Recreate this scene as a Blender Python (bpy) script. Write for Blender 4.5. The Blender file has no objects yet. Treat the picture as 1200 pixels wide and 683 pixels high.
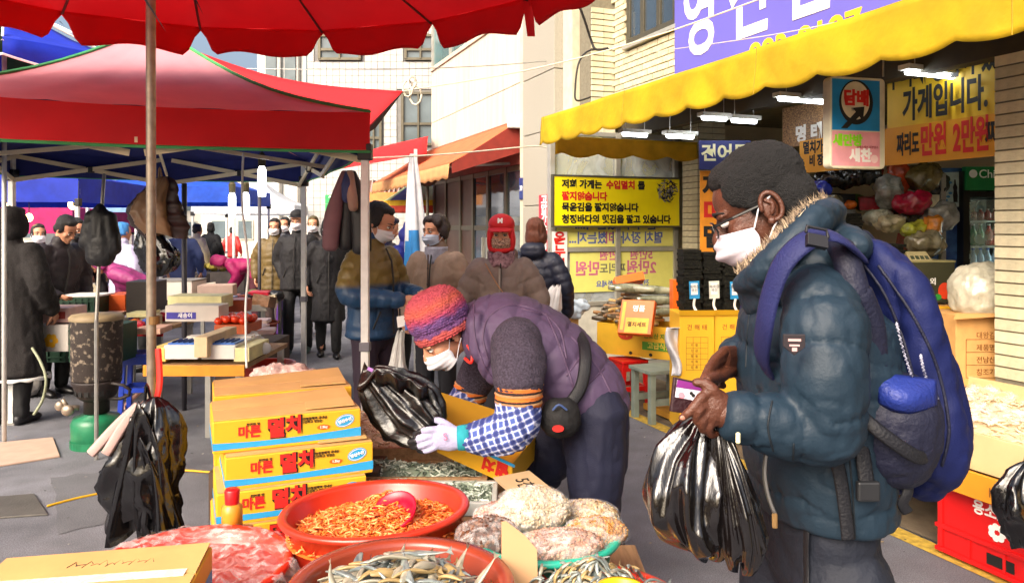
import bpy, bmesh, math, random
import numpy as np
from mathutils import Vector, Matrix, Euler, Quaternion
R = random.Random(7)
SC = bpy.context.scene
COL = SC.collection
rad = math.radians
# ---------------------------------------------------------------- camera
F, H = 900.0, 1.58
cd = bpy.data.cameras.new('camera'); cam = bpy.data.objects.new('camera', cd); COL.objects.link(cam)
cam.location = (0, 0, H); cam.rotation_euler = (rad(90), 0, 0)
cd.sensor_width = 36; cd.lens = F * 36 / 1200; cd.shift_y = -76.5 / 1200
cd.clip_start = 0.05; cd.clip_end = 600
SC.camera = cam
# ---------------------------------------------------------------- world, sun, exposure
SUN_EL, SUN_AZ = 37, 212          # azimuth clockwise from +Y (the way the camera looks): behind left
W = bpy.data.worlds.new('World'); SC.world = W; W.use_nodes = True
nt = W.node_tree; bg = nt.nodes['Background']; bg.inputs[1].default_value = 0.15
sk = nt.nodes.new('ShaderNodeTexSky'); sk.sky_type = 'NISHITA'; sk.sun_disc = False
sk.sun_elevation = rad(SUN_EL); sk.sun_rotation = rad(SUN_AZ); sk.dust_density = 10.0; sk.air_density = 1.0; sk.ozone_density = 1.0
nt.links.new(sk.outputs[0], bg.inputs[0])
sl = bpy.data.lights.new('sun', 'SUN'); sl.energy = 0.95; sl.angle = rad(45); sl.color = (1, .97, .93)
sun = bpy.data.objects.new('sun', sl); COL.objects.link(sun)
az = rad(SUN_AZ); el = rad(SUN_EL)
sdir = Vector((math.sin(az) * math.cos(el), math.cos(az) * math.cos(el), math.sin(el)))
sun.rotation_euler = (-sdir).to_track_quat('-Z', 'Y').to_euler(); sun.location = (-6, -8, 12)
SC.view_settings.view_transform = 'Standard'; SC.view_settings.look = 'None'
SC.view_settings.exposure = 1.2; SC.view_settings.gamma = 1
SC.cycles.max_bounces = 6; SC.cycles.transparent_max_bounces = 12; SC.cycles.caustics_reflective = False; SC.cycles.caustics_refractive = False
SC.cycles.use_denoising = True

# ---------------------------------------------------------------- small maths
def P(px, py, d): return Vector(((px - 600) / F * d, d, H - (py - 265) / F * d))
TH = rad(21.5); CT, ST = math.cos(TH), math.sin(TH)
def S(u, v, z=0): return Vector((u * CT - v * ST, u * ST + v * CT, z))      # street frame: u across, v along
def lin(c): return c / 12.92 if c <= .04045 else ((c + .055) / 1.055) ** 2.4
def hx(h): h = h.lstrip('#'); return tuple(lin(int(h[i:i + 2], 16) / 255) for i in (0, 2, 4))
def crv(pts, n=4):
    pts = [Vector(p) for p in pts]; out = []
    for i in range(len(pts) - 1):
        a = pts[max(i - 1, 0)]; b = pts[i]; c = pts[i + 1]; d = pts[min(i + 2, len(pts) - 1)]
        for k in range(n):
            t = k / n
            out.append(.5 * ((2 * b) + (c - a) * t + (2 * a - 5 * b + 4 * c - d) * t * t + (3 * b - a - 3 * c + d) * t ** 3))
    out.append(pts[-1]); return out
def lerpl(vals, n):
    out = []
    for i in range(len(vals) - 1):
        for k in range(n):
            t = k / n; a, b = vals[i], vals[i + 1]
            out.append(tuple(x + (y - x) * t for x, y in zip(a, b)) if isinstance(a, tuple) else a + (b - a) * t)
    out.append(vals[-1]); return out
_h = np.random.RandomState(3).rand(64, 64, 64).astype(np.float32)
def vnoise(p):                                   # value noise, p (n,3) -> (-1..1)
    i = np.floor(p).astype(int); f = p - i; f = f * f * (3 - 2 * f); i &= 63; j = (i + 1) & 63
    x0, y0, z0 = i.T; x1, y1, z1 = j.T; fx, fy, fz = f.T
    a = _h[x0, y0, z0] * (1 - fx) + _h[x1, y0, z0] * fx; b = _h[x0, y1, z0] * (1 - fx) + _h[x1, y1, z0] * fx
    c = _h[x0, y0, z1] * (1 - fx) + _h[x1, y0, z1] * fx; d = _h[x0, y1, z1] * (1 - fx) + _h[x1, y1, z1] * fx
    return ((a * (1 - fy) + b * fy) * (1 - fz) + (c * (1 - fy) + d * fy) * fz) * 2 - 1
def frame(o, x, y):                              # plane frame: origin, right, up
    x = Vector(x).normalized(); z = x.cross(Vector(y)).normalized(); y = z.cross(x)
    m = Matrix((x, y, z)).transposed().to_4x4(); m.translation = Vector(o); return m

# ---------------------------------------------------------------- materials
MATS = {}
def mat(name, col='#808080', rough=.6, var=.14, scale=9, bump=0.0, bscale=80, metal=0, spec=.5, trans=0, rnd=0, coat=0, emit=0, sheen=0, ridged=0, stretch=(1, 1, 1), col2=None, alpha=1, wave=None, detail=4):
    if name in MATS: return MATS[name]
    m = bpy.data.materials.new(name); MATS[name] = m; m.use_nodes = True; t = m.node_tree; n = t.nodes; L = t.links.new
    b = n['Principled BSDF']; c = hx(col) if isinstance(col, str) else col
    tc = n.new('ShaderNodeTexCoord'); mp = n.new('ShaderNodeMapping'); L(tc.outputs['Object'], mp.inputs[0]); mp.inputs['Scale'].default_value = stretch
    nz = n.new('ShaderNodeTexNoise'); nz.inputs['Scale'].default_value = scale; nz.inputs['Detail'].default_value = detail; L(mp.outputs[0], nz.inputs['Vector'])
    rp = n.new('ShaderNodeValToRGB'); L(nz.outputs[0], rp.inputs[0])
    lo = tuple(x * (1 - var) for x in c); hi = tuple(min(1, x * (1 + var)) for x in c)
    if col2: lo = c; hi = hx(col2)
    rp.color_ramp.elements[0].position = .32; rp.color_ramp.elements[1].position = .68
    rp.color_ramp.elements[0].color = (*lo, 1); rp.color_ramp.elements[1].color = (*hi, 1)
    out = rp.outputs[0]
    if rnd:
        oi = n.new('ShaderNodeObjectInfo'); hs = n.new('ShaderNodeHueSaturation'); mr = n.new('ShaderNodeMapRange')
        L(oi.outputs['Random'], mr.inputs[0]); mr.inputs[3].default_value = 1 - rnd; mr.inputs[4].default_value = 1 + rnd
        L(mr.outputs[0], hs.inputs['Value']); L(out, hs.inputs['Color']); out = hs.outputs[0]
    L(out, b.inputs['Base Color'])
    b.inputs['Roughness'].default_value = rough; b.inputs['Metallic'].default_value = metal; b.inputs['Specular IOR Level'].default_value = spec
    if coat: b.inputs['Coat Weight'].default_value = coat; b.inputs['Coat Roughness'].default_value = .15
    if sheen: b.inputs['Sheen Weight'].default_value = sheen
    if emit: L(out, b.inputs['Emission Color']); b.inputs['Emission Strength'].default_value = emit
    if alpha < 1: b.inputs['Alpha'].default_value = alpha
    if bump or wave:
        bp = n.new('ShaderNodeBump'); bp.inputs['Strength'].default_value = bump if bump else .4; bp.inputs['Distance'].default_value = .01
        if wave:
            wv = n.new('ShaderNodeTexWave'); wv.inputs['Scale'].default_value = wave[0]; wv.bands_direction = wave[1]; wv.inputs['Distortion'].default_value = wave[2]
            L(tc.outputs['Object'], wv.inputs[0]); L(wv.outputs['Fac'], bp.inputs['Height'])
        else:
            n2 = n.new('ShaderNodeTexNoise'); n2.inputs['Scale'].default_value = bscale; n2.inputs['Detail'].default_value = 5; L(mp.outputs[0], n2.inputs['Vector']); L(n2.outputs[0], bp.inputs['Height'])
            if ridged:
                n3 = n.new('ShaderNodeTexNoise'); n3.noise_type = 'RIDGED_MULTIFRACTAL'; n3.inputs['Scale'].default_value = ridged; n3.inputs['Detail'].default_value = 4; n3.inputs['Distortion'].default_value = .6; L(mp.outputs[0], n3.inputs['Vector']); b3 = n.new('ShaderNodeBump'); b3.inputs['Strength'].default_value = .28; b3.inputs['Distance'].default_value = .02; L(n3.outputs[0], b3.inputs['Height']); L(b3.outputs[0], bp.inputs['Normal'])
        L(bp.outputs[0], b.inputs['Normal'])
    if trans:
        tb = n.new('ShaderNodeBsdfTranslucent'); L(out, tb.inputs[0]); mx = n.new('ShaderNodeMixShader'); mx.inputs[0].default_value = trans
        L(b.outputs[0], mx.inputs[1]); L(tb.outputs[0], mx.inputs[2]); L(mx.outputs[0], n['Material Output'].inputs[0])
    return m
def clear(name, tint='#ffffff', amount=.75, rough=.15, bump=.5, bscale=25, cv=.25):       # clear plastic / glass sheet
    if name in MATS: return MATS[name]
    m = bpy.data.materials.new(name); MATS[name] = m; m.use_nodes = True; t = m.node_tree; n = t.nodes; L = t.links.new
    b = n['Principled BSDF']; b.inputs['Base Color'].default_value = (*hx(tint), 1); b.inputs['Roughness'].default_value = rough
    tr = n.new('ShaderNodeBsdfTransparent'); mx = n.new('ShaderNodeMixShader'); tc = n.new('ShaderNodeTexCoord')
    nz = n.new('ShaderNodeTexNoise'); nz.inputs['Scale'].default_value = bscale; nz.inputs['Detail'].default_value = 5; nz.inputs['Distortion'].default_value = 1.5; L(tc.outputs['Object'], nz.inputs[0])
    rp = n.new('ShaderNodeValToRGB'); L(nz.outputs[0], rp.inputs[0]); rp.color_ramp.elements[0].position = .42; rp.color_ramp.elements[1].position = .62
    rp.color_ramp.elements[0].color = (amount + cv * .4,) * 3 + (1,); rp.color_ramp.elements[1].color = (amount - cv,) * 3 + (1,)
    bp = n.new('ShaderNodeBump'); bp.inputs['Strength'].default_value = bump; L(nz.outputs[0], bp.inputs['Height']); L(bp.outputs[0], b.inputs['Normal'])
    L(rp.outputs[0], mx.inputs[0]); L(b.outputs[0], mx.inputs[1]); L(tr.outputs[0], mx.inputs[2]); L(mx.outputs[0], n['Material Output'].inputs[0])
    return m
def lamp_mat(name, col, s):
    m = bpy.data.materials.new(name); MATS[name] = m; m.use_nodes = True; b = m.node_tree.nodes['Principled BSDF']
    b.inputs['Base Color'].default_value = (.8, .8, .8, 1); b.inputs['Emission Color'].default_value = (*hx(col), 1); b.inputs['Emission Strength'].default_value = s; return m
def ramp_mat(name, stops, axis='Z', size=1.0, off=0.0, rough=.8, noise=.03, nscale=30, bump=.4, bscale=200, wave=None, const=False):   # colour bands along one object axis
    m = bpy.data.materials.new(name); MATS[name] = m; m.use_nodes = True; t = m.node_tree; n = t.nodes; L = t.links.new; b = n['Principled BSDF']; b.inputs['Roughness'].default_value = rough
    tc = n.new('ShaderNodeTexCoord'); sp = n.new('ShaderNodeSeparateXYZ'); L(tc.outputs['Object'], sp.inputs[0])
    nz = n.new('ShaderNodeTexNoise'); nz.inputs['Scale'].default_value = nscale; L(tc.outputs['Object'], nz.inputs[0])
    a = n.new('ShaderNodeMath'); a.operation = 'MULTIPLY_ADD'; L(nz.outputs[0], a.inputs[0]); a.inputs[1].default_value = noise * size * 2; L(sp.outputs[axis], a.inputs[2])
    mr = n.new('ShaderNodeMapRange'); L(a.outputs[0], mr.inputs[0]); mr.inputs[1].default_value = off; mr.inputs[2].default_value = off + size
    rp = n.new('ShaderNodeValToRGB'); L(mr.outputs[0], rp.inputs[0]); cr = rp.color_ramp
    if const: cr.interpolation = 'CONSTANT'
    while len(cr.elements) < len(stops): cr.elements.new(.5)
    for e, (p, c) in zip(cr.elements, stops): e.position = p; e.color = (*hx(c), 1)
    L(rp.outputs[0], b.inputs[0])
    bp = n.new('ShaderNodeBump'); bp.inputs['Strength'].default_value = bump; bp.inputs['Distance'].default_value = .01
    n2 = n.new('ShaderNodeTexNoise'); n2.inputs['Scale'].default_value = bscale; L(tc.outputs['Object'], n2.inputs[0]); L(n2.outputs[0], bp.inputs['Height']); L(bp.outputs[0], b.inputs['Normal'])
    return m

# ---------------------------------------------------------------- mesh builder
WM = {}
class MB:
    def __init__(s): s.v = []; s.f = []; s.mi = []; s.cur = 0
    def add(s, vs, fs, M=None):
        k = len(s.v)
        s.v += [(M @ Vector(v)) for v in vs] if M is not None else [Vector(v) for v in vs]
        s.f += [tuple(i + k for i in f) for f in fs]; s.mi += [s.cur] * len(fs); return s
    def box(s, c, sz, M=None, taper=1.0):
        x, y, z = (a / 2 for a in sz); c = Vector(c); t = taper
        vs = [c + Vector(q) for q in ((-x, -y, -z), (x, -y, -z), (x, y, -z), (-x, y, -z), (-x * t, -y * t, z), (x * t, -y * t, z), (x * t, y * t, z), (-x * t, y * t, z))]
        return s.add(vs, [(3, 2, 1, 0), (4, 5, 6, 7), (0, 1, 5, 4), (1, 2, 6, 5), (2, 3, 7, 6), (3, 0, 4, 7)], M)
    def hexa(s, a, b):                            # two quads (bottom, top), same winding
        return s.add(list(a) + list(b), [(3, 2, 1, 0), (4, 5, 6, 7), (0, 1, 5, 4), (1, 2, 6, 5), (2, 3, 7, 6), (3, 0, 4, 7)])
    def sbox(s, u0, u1, v0, v1, z0, z1):
        return s.hexa([S(u0, v0, z0), S(u1, v0, z0), S(u1, v1, z0), S(u0, v1, z0)], [S(u0, v0, z1), S(u1, v0, z1), S(u1, v1, z1), S(u0, v1, z1)])
    def quad(s, *q): return s.add(q, [tuple(range(len(q)))])
    def tube(s, pts, r, ax=None, n=10, cap=True, ce=1.0):
        pts = [Vector(p) for p in pts]; m = len(pts)
        rs = [q if isinstance(q, tuple) else (q, q) for q in (r if isinstance(r, list) else [r] * m)]
        T = [(pts[min(i + 1, m - 1)] - pts[max(i - 1, 0)]).normalized() for i in range(m)]
        if ax is None: ax = Vector((0, 0, 1)) if abs(T[0].z) < .9 else Vector((1, 0, 0))
        ax = Vector(ax); rings = []
        def ring(c, t, a, ra, rb):
            x = (a - t * a.dot(t)).normalized(); y = t.cross(x)
            return [c + x * (math.cos(2 * math.pi * k / n) * ra) + y * (math.sin(2 * math.pi * k / n) * rb) for k in range(n)]
        cur = ax; axs = []
        for i in range(m):
            x = cur - T[i] * cur.dot(T[i])
            if x.length > 1e-4: cur = x.normalized()
            axs.append(cur)
        if cap:
            for q in (.5, .87):
                k = math.sqrt(1 - q * q) if q else 1
            e = min(rs[0])
            for q, w in ((.95, .3), (.7, .72)): rings.append(ring(pts[0] - T[0] * e * q * .8 * ce, T[0], axs[0], rs[0][0] * w, rs[0][1] * w))
        for i in range(m): rings.append(ring(pts[i], T[i], axs[i], *rs[i]))
        if cap:
            e = min(rs[-1])
            for q, w in ((.7, .72), (.95, .3)): rings.append(ring(pts[-1] + T[-1] * e * q * .8 * ce, T[-1], axs[-1], rs[-1][0] * w, rs[-1][1] * w))
        vs = [p for g in rings for p in g]; fs = []
        for i in range(len(rings) - 1):
            for k in range(n): fs.append((i * n + k, i * n + (k + 1) % n, (i + 1) * n + (k + 1) % n, (i + 1) * n + k))
        fs.append(tuple(range(n - 1, -1, -1))); fs.append(tuple((len(rings) - 1) * n + k for k in range(n)))
        return s.add(vs, fs)
    def rod(s, a, b, r, n=8): return s.tube([a, b], [r, r], n=n, cap=False)
    def ell(s, c, r, M=None, n=14, m=9):
        c = Vector(c); vs = [Vector((0, 0, -1))]; fs = []
        for i in range(1, m):
            a = math.pi * i / m - math.pi / 2
            vs += [Vector((math.cos(a) * math.cos(2 * math.pi * k / n), math.cos(a) * math.sin(2 * math.pi * k / n), math.sin(a))) for k in range(n)]
        vs.append(Vector((0, 0, 1))); L = len(vs) - 1
        for k in range(n):
            k2 = (k + 1) % n; fs.append((0, 1 + k2, 1 + k)); fs.append((L, L - n + k, L - n + k2))
            for i in range(m - 2): a = 1 + i * n; fs.append((a + k, a + k2, a + n + k2, a + n + k))
        vs = [c + Vector((v.x * r[0], v.y * r[1], v.z * r[2])) for v in vs]
        return s.add(vs, fs, M)
    def lathe(s, prof, c=(0, 0, 0), n=32, M=None, wob=0):
        c = Vector(c); vs = []; fs = []
        for (r, z) in prof: vs += [c + Vector((r * math.cos(2 * math.pi * k / n), r * math.sin(2 * math.pi * k / n), z)) for k in range(n)]
        for i in range(len(prof) - 1):
            for k in range(n): fs.append((i * n + k, i * n + (k + 1) % n, (i + 1) * n + (k + 1) % n, (i + 1) * n + k))
        return s.add(vs, fs, M)
    def grid(s, fn, nu, nv, thick=0):             # fn(u,v) 0..1 -> point; optional thickness by offsetting
        g = [[Vector(fn(i / nu, j / nv)) for j in range(nv + 1)] for i in range(nu + 1)]
        vs = [p for r_ in g for p in r_]; w = nv + 1
        fs = [(i * w + j, (i + 1) * w + j, (i + 1) * w + j + 1, i * w + j + 1) for i in range(nu) for j in range(nv)]
        return s.add(vs, fs)
    def prism(s, poly, M, th):                    # 2-D outline in frame M, thickness along -z
        n = len(poly); vs = [Vector((x, y, 0)) for x, y in poly] + [Vector((x, y, -th)) for x, y in poly]
        return s.add(vs, [tuple(range(n)), tuple(range(2 * n - 1, n - 1, -1))] + [(i, i + n, (i + 1) % n + n, (i + 1) % n) for i in range(n)], M)
    def mesh(s, name='mesh', M=None):
        me = bpy.data.meshes.new(name); me.from_pydata([(M @ v if M is not None else v) for v in s.v], [], s.f); me.update(); return me
    def build(s, name, m, parent=None, smooth=False, bevel=0, local=False, solid=0, sub=0, fix=True):
        if parent is not None: inv = None if local else WM[parent.name].inverted(); loc = None
        else:
            loc = Vector((0, 0, 0))
            if not local and s.v:
                xs = [v.x for v in s.v]; ys = [v.y for v in s.v]; loc = Vector(((min(xs) + max(xs)) / 2, (min(ys) + max(ys)) / 2, min(v.z for v in s.v)))
            inv = Matrix.Translation(-loc)
        me = s.mesh(name, inv)
        return finish(me, name, m, parent, loc, smooth, bevel, solid, sub, fix, s.mi)
def finish(me, name, m, parent, loc=None, smooth=False, bevel=0, solid=0, sub=0, fix=True, mi=None):
    if fix:
        b = bmesh.new(); b.from_mesh(me); bmesh.ops.recalc_face_normals(b, faces=b.faces); b.to_mesh(me); b.free()
    ms = m if isinstance(m, (list, tuple)) else [m]
    for q in ms: me.materials.append(q)
    if len(ms) > 1 and mi: me.polygons.foreach_set('material_index', mi)
    if smooth: me.polygons.foreach_set('use_smooth', [True] * len(me.polygons))
    o = bpy.data.objects.new(name, me); COL.objects.link(o)
    if parent is not None: o.parent = parent; WM[o.name] = WM[parent.name]
    else: o.location = loc or (0, 0, 0); WM[o.name] = Matrix.Translation(o.location)
    if solid: q = o.modifiers.new('solidify', 'SOLIDIFY'); q.thickness = solid; q.offset = 0
    if bevel: q = o.modifiers.new('bevel', 'BEVEL'); q.width = bevel; q.segments = 2; q.limit_method = 'ANGLE'; q.angle_limit = rad(40)
    if sub: q = o.modifiers.new('subdivision', 'SUBSURF'); q.levels = sub; q.render_levels = sub
    return o
def tag(o, label=None, cat=None, group=None, kind=None):
    if label: o['label'] = label
    if cat: o['category'] = cat
    if group: o['group'] = group
    if kind: o['kind'] = kind
    return o
def thing(name, label, cat, loc=(0, 0, 0), rotz=0, group=None):
    o = bpy.data.objects.new(name, None); COL.objects.link(o); o.location = loc; o.rotation_euler = (0, 0, rotz); o.empty_display_size = .1
    WM[o.name] = Matrix.Translation(Vector(loc)) @ Matrix.Rotation(rotz, 4, 'Z'); return tag(o, label, cat, group)
def inst(me, name, parent, loc, rot=(0, 0, 0), sc=(1, 1, 1)):
    o = bpy.data.objects.new(name, me); COL.objects.link(o); o.parent = parent; o.location = loc; o.rotation_euler = rot; o.scale = sc
    return o
def meshof(mb, name, m, smooth=False):
    me = mb.mesh(name); me.materials.append(m)
    if smooth: me.polygons.foreach_set('use_smooth', [True] * len(me.polygons))
    return me
def rmesh(mb, voxel, it=4, fn=None):              # union of closed shapes by voxel remesh, smoothed, displaced by fn(positions)->offset along normal
    me = mb.mesh('tmp'); b = bmesh.new(); b.from_mesh(me); bmesh.ops.recalc_face_normals(b, faces=b.faces); b.to_mesh(me); b.free()
    o = bpy.data.objects.new('tmp', me); COL.objects.link(o)
    q = o.modifiers.new('r', 'REMESH'); q.mode = 'VOXEL'; q.voxel_size = voxel
    if it: q = o.modifiers.new('s', 'SMOOTH'); q.factor = .5; q.iterations = it
    dg = bpy.context.evaluated_depsgraph_get(); out = bpy.data.meshes.new_from_object(o.evaluated_get(dg)); bpy.data.objects.remove(o); bpy.data.meshes.remove(me)
    if fn: displace(out, fn)
    return out
def displace(me, fn):
    n = len(me.vertices); p = np.empty(n * 3, np.float32); me.vertices.foreach_get('co', p); p = p.reshape(-1, 3)
    nr = np.empty(n * 3, np.float32); me.vertex_normals.foreach_get('vector', nr); nr = nr.reshape(-1, 3)
    p += nr * fn(p)[:, None]; me.vertices.foreach_set('co', p.ravel()); me.update()
def put(me, name, m, parent, smooth=True):         # world-space mesh under a thing
    me.transform(WM[parent.name].inverted()); me.update(); return finish(me, name, m, parent, smooth=smooth, fix=False)
def chain_t(p, chains):                            # nearest distance along skeleton chains, per point
    best = np.full(len(p), 1e9); t = np.zeros(len(p))
    for ch in chains:
        s = 0
        for a, b in zip(ch[:-1], ch[1:]):
            a = np.array(a); b = np.array(b); ab = b - a; l = np.linalg.norm(ab)
            k = np.clip(((p - a) @ ab) / (l * l), 0, 1); d = np.linalg.norm(p - (a + k[:, None] * ab), axis=1)
            w = d < best; best[w] = d[w]; t[w] = s + k[w] * l; s += l
    return t
def puffer(chains, sp=.07, amp=.012, wr=.004, sd=0.0, edge=.5):
    def fn(p):
        t = chain_t(p, chains) + .016 * vnoise(p * 7 + sd)
        q = np.abs(np.sin(math.pi * t / sp)) ** edge
        w = vnoise(p * np.array([75, 75, 22]) + 5 + sd); c1 = (1 - np.abs(vnoise(p * np.array([15, 15, 21]) + 9 + sd))) ** 7; c2 = (1 - np.abs(vnoise(p * np.array([34, 34, 30]) + 2 + sd))) ** 5
        return amp * (q - .75) + wr * (w * np.sqrt(1.02 - q) * 1.3 - .8 * c1 - .3 * c2 + .8 * vnoise(p * 8 + sd))
    return fn
def folds(amp=.006, sc=(9, 9, 5), sd=0.0):
    def fn(p):
        a = vnoise(p * np.array(sc) + sd); b = vnoise(p * np.array(sc) * 2.3 + 3 + sd); c = vnoise(p * np.array(sc) * 5 + 8 + sd)
        return amp * (.6 * a - .55 * (1 - np.abs(b)) ** 6 + .7 * (1 - np.abs(a)) ** 3 - .22 * (1 - np.abs(c)) ** 5)
    return fn
def text(body, size, m, parent, M, align='CENTER', bold=.02, name='lettering', sx=1, th=.0008, world=True):
    c = bpy.data.curves.new('t', 'FONT'); c.body = body; c.size = size; c.align_x = align; c.align_y = 'CENTER'; c.offset = bold * size; c.extrude = th; c.resolution_u = 3
    o = bpy.data.objects.new('t', c); COL.objects.link(o); dg = bpy.context.evaluated_depsgraph_get(); dg.update()
    me = bpy.data.meshes.new_from_object(o.evaluated_get(dg)); bpy.data.objects.remove(o); bpy.data.curves.remove(c)
    me.materials.clear()
    X = M @ Matrix.Diagonal((sx, 1, 1, 1))
    if world: X = WM[parent.name].inverted() @ X
    me.transform(X); return finish(me, name, m, parent, fix=False)
def rect(mb, M, x, y, w, h, th=.0012):              # flat print patch, lower-left x,y in frame M
    return mb.prism([(x, y), (x + w, y), (x + w, y + h), (x, y + h)], M @ Matrix.Translation((0, 0, th)), th * .8)
def disc(mb, M, x, y, a, b, th=.0012, n=24):
    return mb.prism([(x + a * math.cos(2 * math.pi * k / n), y + b * math.sin(2 * math.pi * k / n)) for k in range(n)], M @ Matrix.Translation((0, 0, th)), th * .8)
def ring2(mb, M, x, y, a, b, w, th=.0012, n=28):
    M = M @ Matrix.Translation((0, 0, th)); vs = []
    for k in range(n):
        t = 2 * math.pi * k / n; vs += [(x + a * math.cos(t), y + b * math.sin(t), 0), (x + (a - w) * math.cos(t), y + (b - w) * math.sin(t), 0)]
    return mb.add(vs, [(2 * k, 2 * ((k + 1) % n), 2 * ((k + 1) % n) + 1, 2 * k + 1) for k in range(n)], M)
# common materials
INK = mat('black_ink', '#141210', .7, var=.1); REDINK = mat('red_ink', '#d0201a', .6, var=.08); WHITEINK = mat('white_ink', '#f2f0ea', .6, var=.04); BLUEINK = mat('blue_ink', '#3a4ab0', .6); YELLOWINK = mat('yellow_ink', '#f2c21c', .6, var=.06)
STEEL = mat('grey_steel', '#a9a7a2', .35, metal=.7, var=.12, scale=14); WHITEMETAL = mat('white_painted_steel', '#dcdcd8', .4, var=.08, scale=20)
BLACKPL = mat('black_polythene', '#0b0a0c', .16, var=.3, bump=.35, bscale=18, spec=.7)
CARD = mat('brown_cardboard', '#c8985a', .75, var=.08, scale=14, bump=.1, bscale=60); YCARD = mat('yellow_carton', '#f0b62a', .55, var=.05, scale=9, bump=.06, bscale=30)
WOOD = mat('raw_wood', '#9c7a55', .7, var=.25, scale=10, stretch=(6, .8, 6), bump=.3); CLEAR = clear('clear_plastic')
# ================================================================ SETTING
ASPH = mat('worn_asphalt', '#76777e', .9, var=.17, scale=1.1, bump=.6, bscale=240, detail=12)
def speckle(m, sc, lo, hi, det=2):
    t = m.node_tree; n = t.nodes; L = t.links.new; b = n['Principled BSDF']; src = b.inputs[0].links[0].from_socket; tc = n.new('ShaderNodeTexCoord'); z = n.new('ShaderNodeTexNoise'); z.inputs['Scale'].default_value = sc; z.inputs['Detail'].default_value = det; L(tc.outputs['Object'], z.inputs[0])
    r = n.new('ShaderNodeMapRange'); L(z.outputs[0], r.inputs[0]); r.inputs[1].default_value = .3; r.inputs[2].default_value = .7; r.inputs[3].default_value = lo; r.inputs[4].default_value = hi; x = n.new('ShaderNodeMix'); x.data_type = 'RGBA'; x.blend_type = 'MULTIPLY'; x.inputs[0].default_value = 1; L(src, x.inputs[6]); L(r.outputs[0], x.inputs[7]); L(x.outputs[2], b.inputs[0])
speckle(ASPH, 170, .55, 1.4); speckle(ASPH, 5, .8, 1.15, 6); speckle(ASPH, .6, .7, 1.1, 8)
g = MB(); g.quad((-80, -25, 0), (60, -25, 0), (60, 110, 0), (-80, 110, 0)); tag(g.build('ground', ASPH), kind='structure')
g = MB(); g.quad(*[S(u, v, .004) for u, v in ((3.24, -3), (3.36, -3), (3.36, 9.2), (3.24, 9.2))])
o = g.build('kerb_line', mat('worn_yellow_line', '#b99a3c', .8, var=.3, scale=30, bump=.2)); tag(o, kind='structure')
g = MB(); g.quad(*[S(u, v, .008) for u, v in ((3.37, -3), (4.3, -3), (4.3, 9.2), (3.37, 9.2))])
tag(g.build('pavement', mat('grimy_concrete', '#6d6250', .9, var=.35, scale=6, bump=.4)), kind='structure')
g = MB(); a_, b_ = P(-5, 582, 4.45), P(0, 0, 0)
def gp(px, py, z=.004): d = F * H / (py - 265); return Vector(((px - 600) / F * d, d, z))
g.hexa([gp(-60, 588, .001), gp(-60, 612, .001), gp(56, 604, .001), gp(40, 580, .001)], [gp(-60, 588, .012), gp(-60, 612, .012), gp(56, 604, .012), gp(40, 580, .012)])
tag(g.build('manhole_plate', mat('dull_steel_plate', '#5d5a55', .6, metal=.3, var=.2, scale=5, bump=.3), bevel=.003), 'flat grey steel plate lying on the road at left', 'plate')
g = MB(); g.hexa([gp(-30, 523, .002), gp(-30, 552, .002), gp(70, 536, .002), gp(62, 514, .002)], [gp(-30, 523, .014), gp(-30, 552, .014), gp(70, 536, .014), gp(62, 514, .014)])
tag(g.build('cardboard_sheet', mat('dusty_cardboard', '#b59a88', .8, var=.08), bevel=.002), 'flattened pinkish cardboard sheet on the road before the gas burner', 'cardboard')
g = MB(); g.tube(crv([gp(56, 594, .008), gp(90, 585, .008), gp(125, 577, .008), gp(150, 566, .008), gp(168, 558, .01), gp(200, 552, .01), gp(260, 556, .01)], 5), .007, n=8)
tag(g.build('yellow_cable', mat('yellow_rubber', '#d9a818', .5), smooth=True), 'yellow cable lying across the road beside the steel plate', 'cable')

PATCH = mat('asphalt_repair', '#67686d', .92, var=.12, scale=4, bump=.6, bscale=260); speckle(PATCH, 170, .6, 1.35)
for k, q in enumerate((((620, 545), (700, 560), (735, 625), (640, 618)), ((790, 520), (850, 540), (900, 590), (800, 575)), ((60, 560), (150, 548), (190, 600), (70, 625)), ((395, 440), (440, 436), (470, 462), (400, 470)))):
    g = MB(); pts = [gp(a, b, .003) for a, b in q]; ctr_ = sum(pts, Vector()) / 4; out = []
    for i in range(4):
        for j in range(6): v = pts[i].lerp(pts[(i + 1) % 4], j / 6); out.append(ctr_ + (v - ctr_) * R.uniform(.93, 1.05))
    for v in out: v.z = .003
    g.quad(*out); tag(g.build('asphalt_patch', PATCH, fix=False), kind='structure')
g = MB()
for k in range(420):
    d = R.uniform(3.2, 9); x = R.uniform(-4.5, 2.6); s_ = R.uniform(.004, .014); a = R.uniform(0, 6.28); g.cur = R.choice((0, 0, 0, 1, 2)); c_ = Vector((x, d, .005)); e1 = Vector((math.cos(a), math.sin(a), .15)) * s_; e2 = Vector((-math.sin(a), math.cos(a), .1)) * s_ * R.uniform(.4, 1); g.quad(c_ - e1, c_ - e2, c_ + e1, c_ + e2)
tag(g.build('street_litter', [mat('grit_dark', '#3a3632', .9), mat('paper_scrap', '#a8a49c', .9), mat('fish_crumb', '#a08860', .8)], fix=False), 'tiny scraps and grit scattered over the road', 'litter', kind='stuff')
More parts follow.
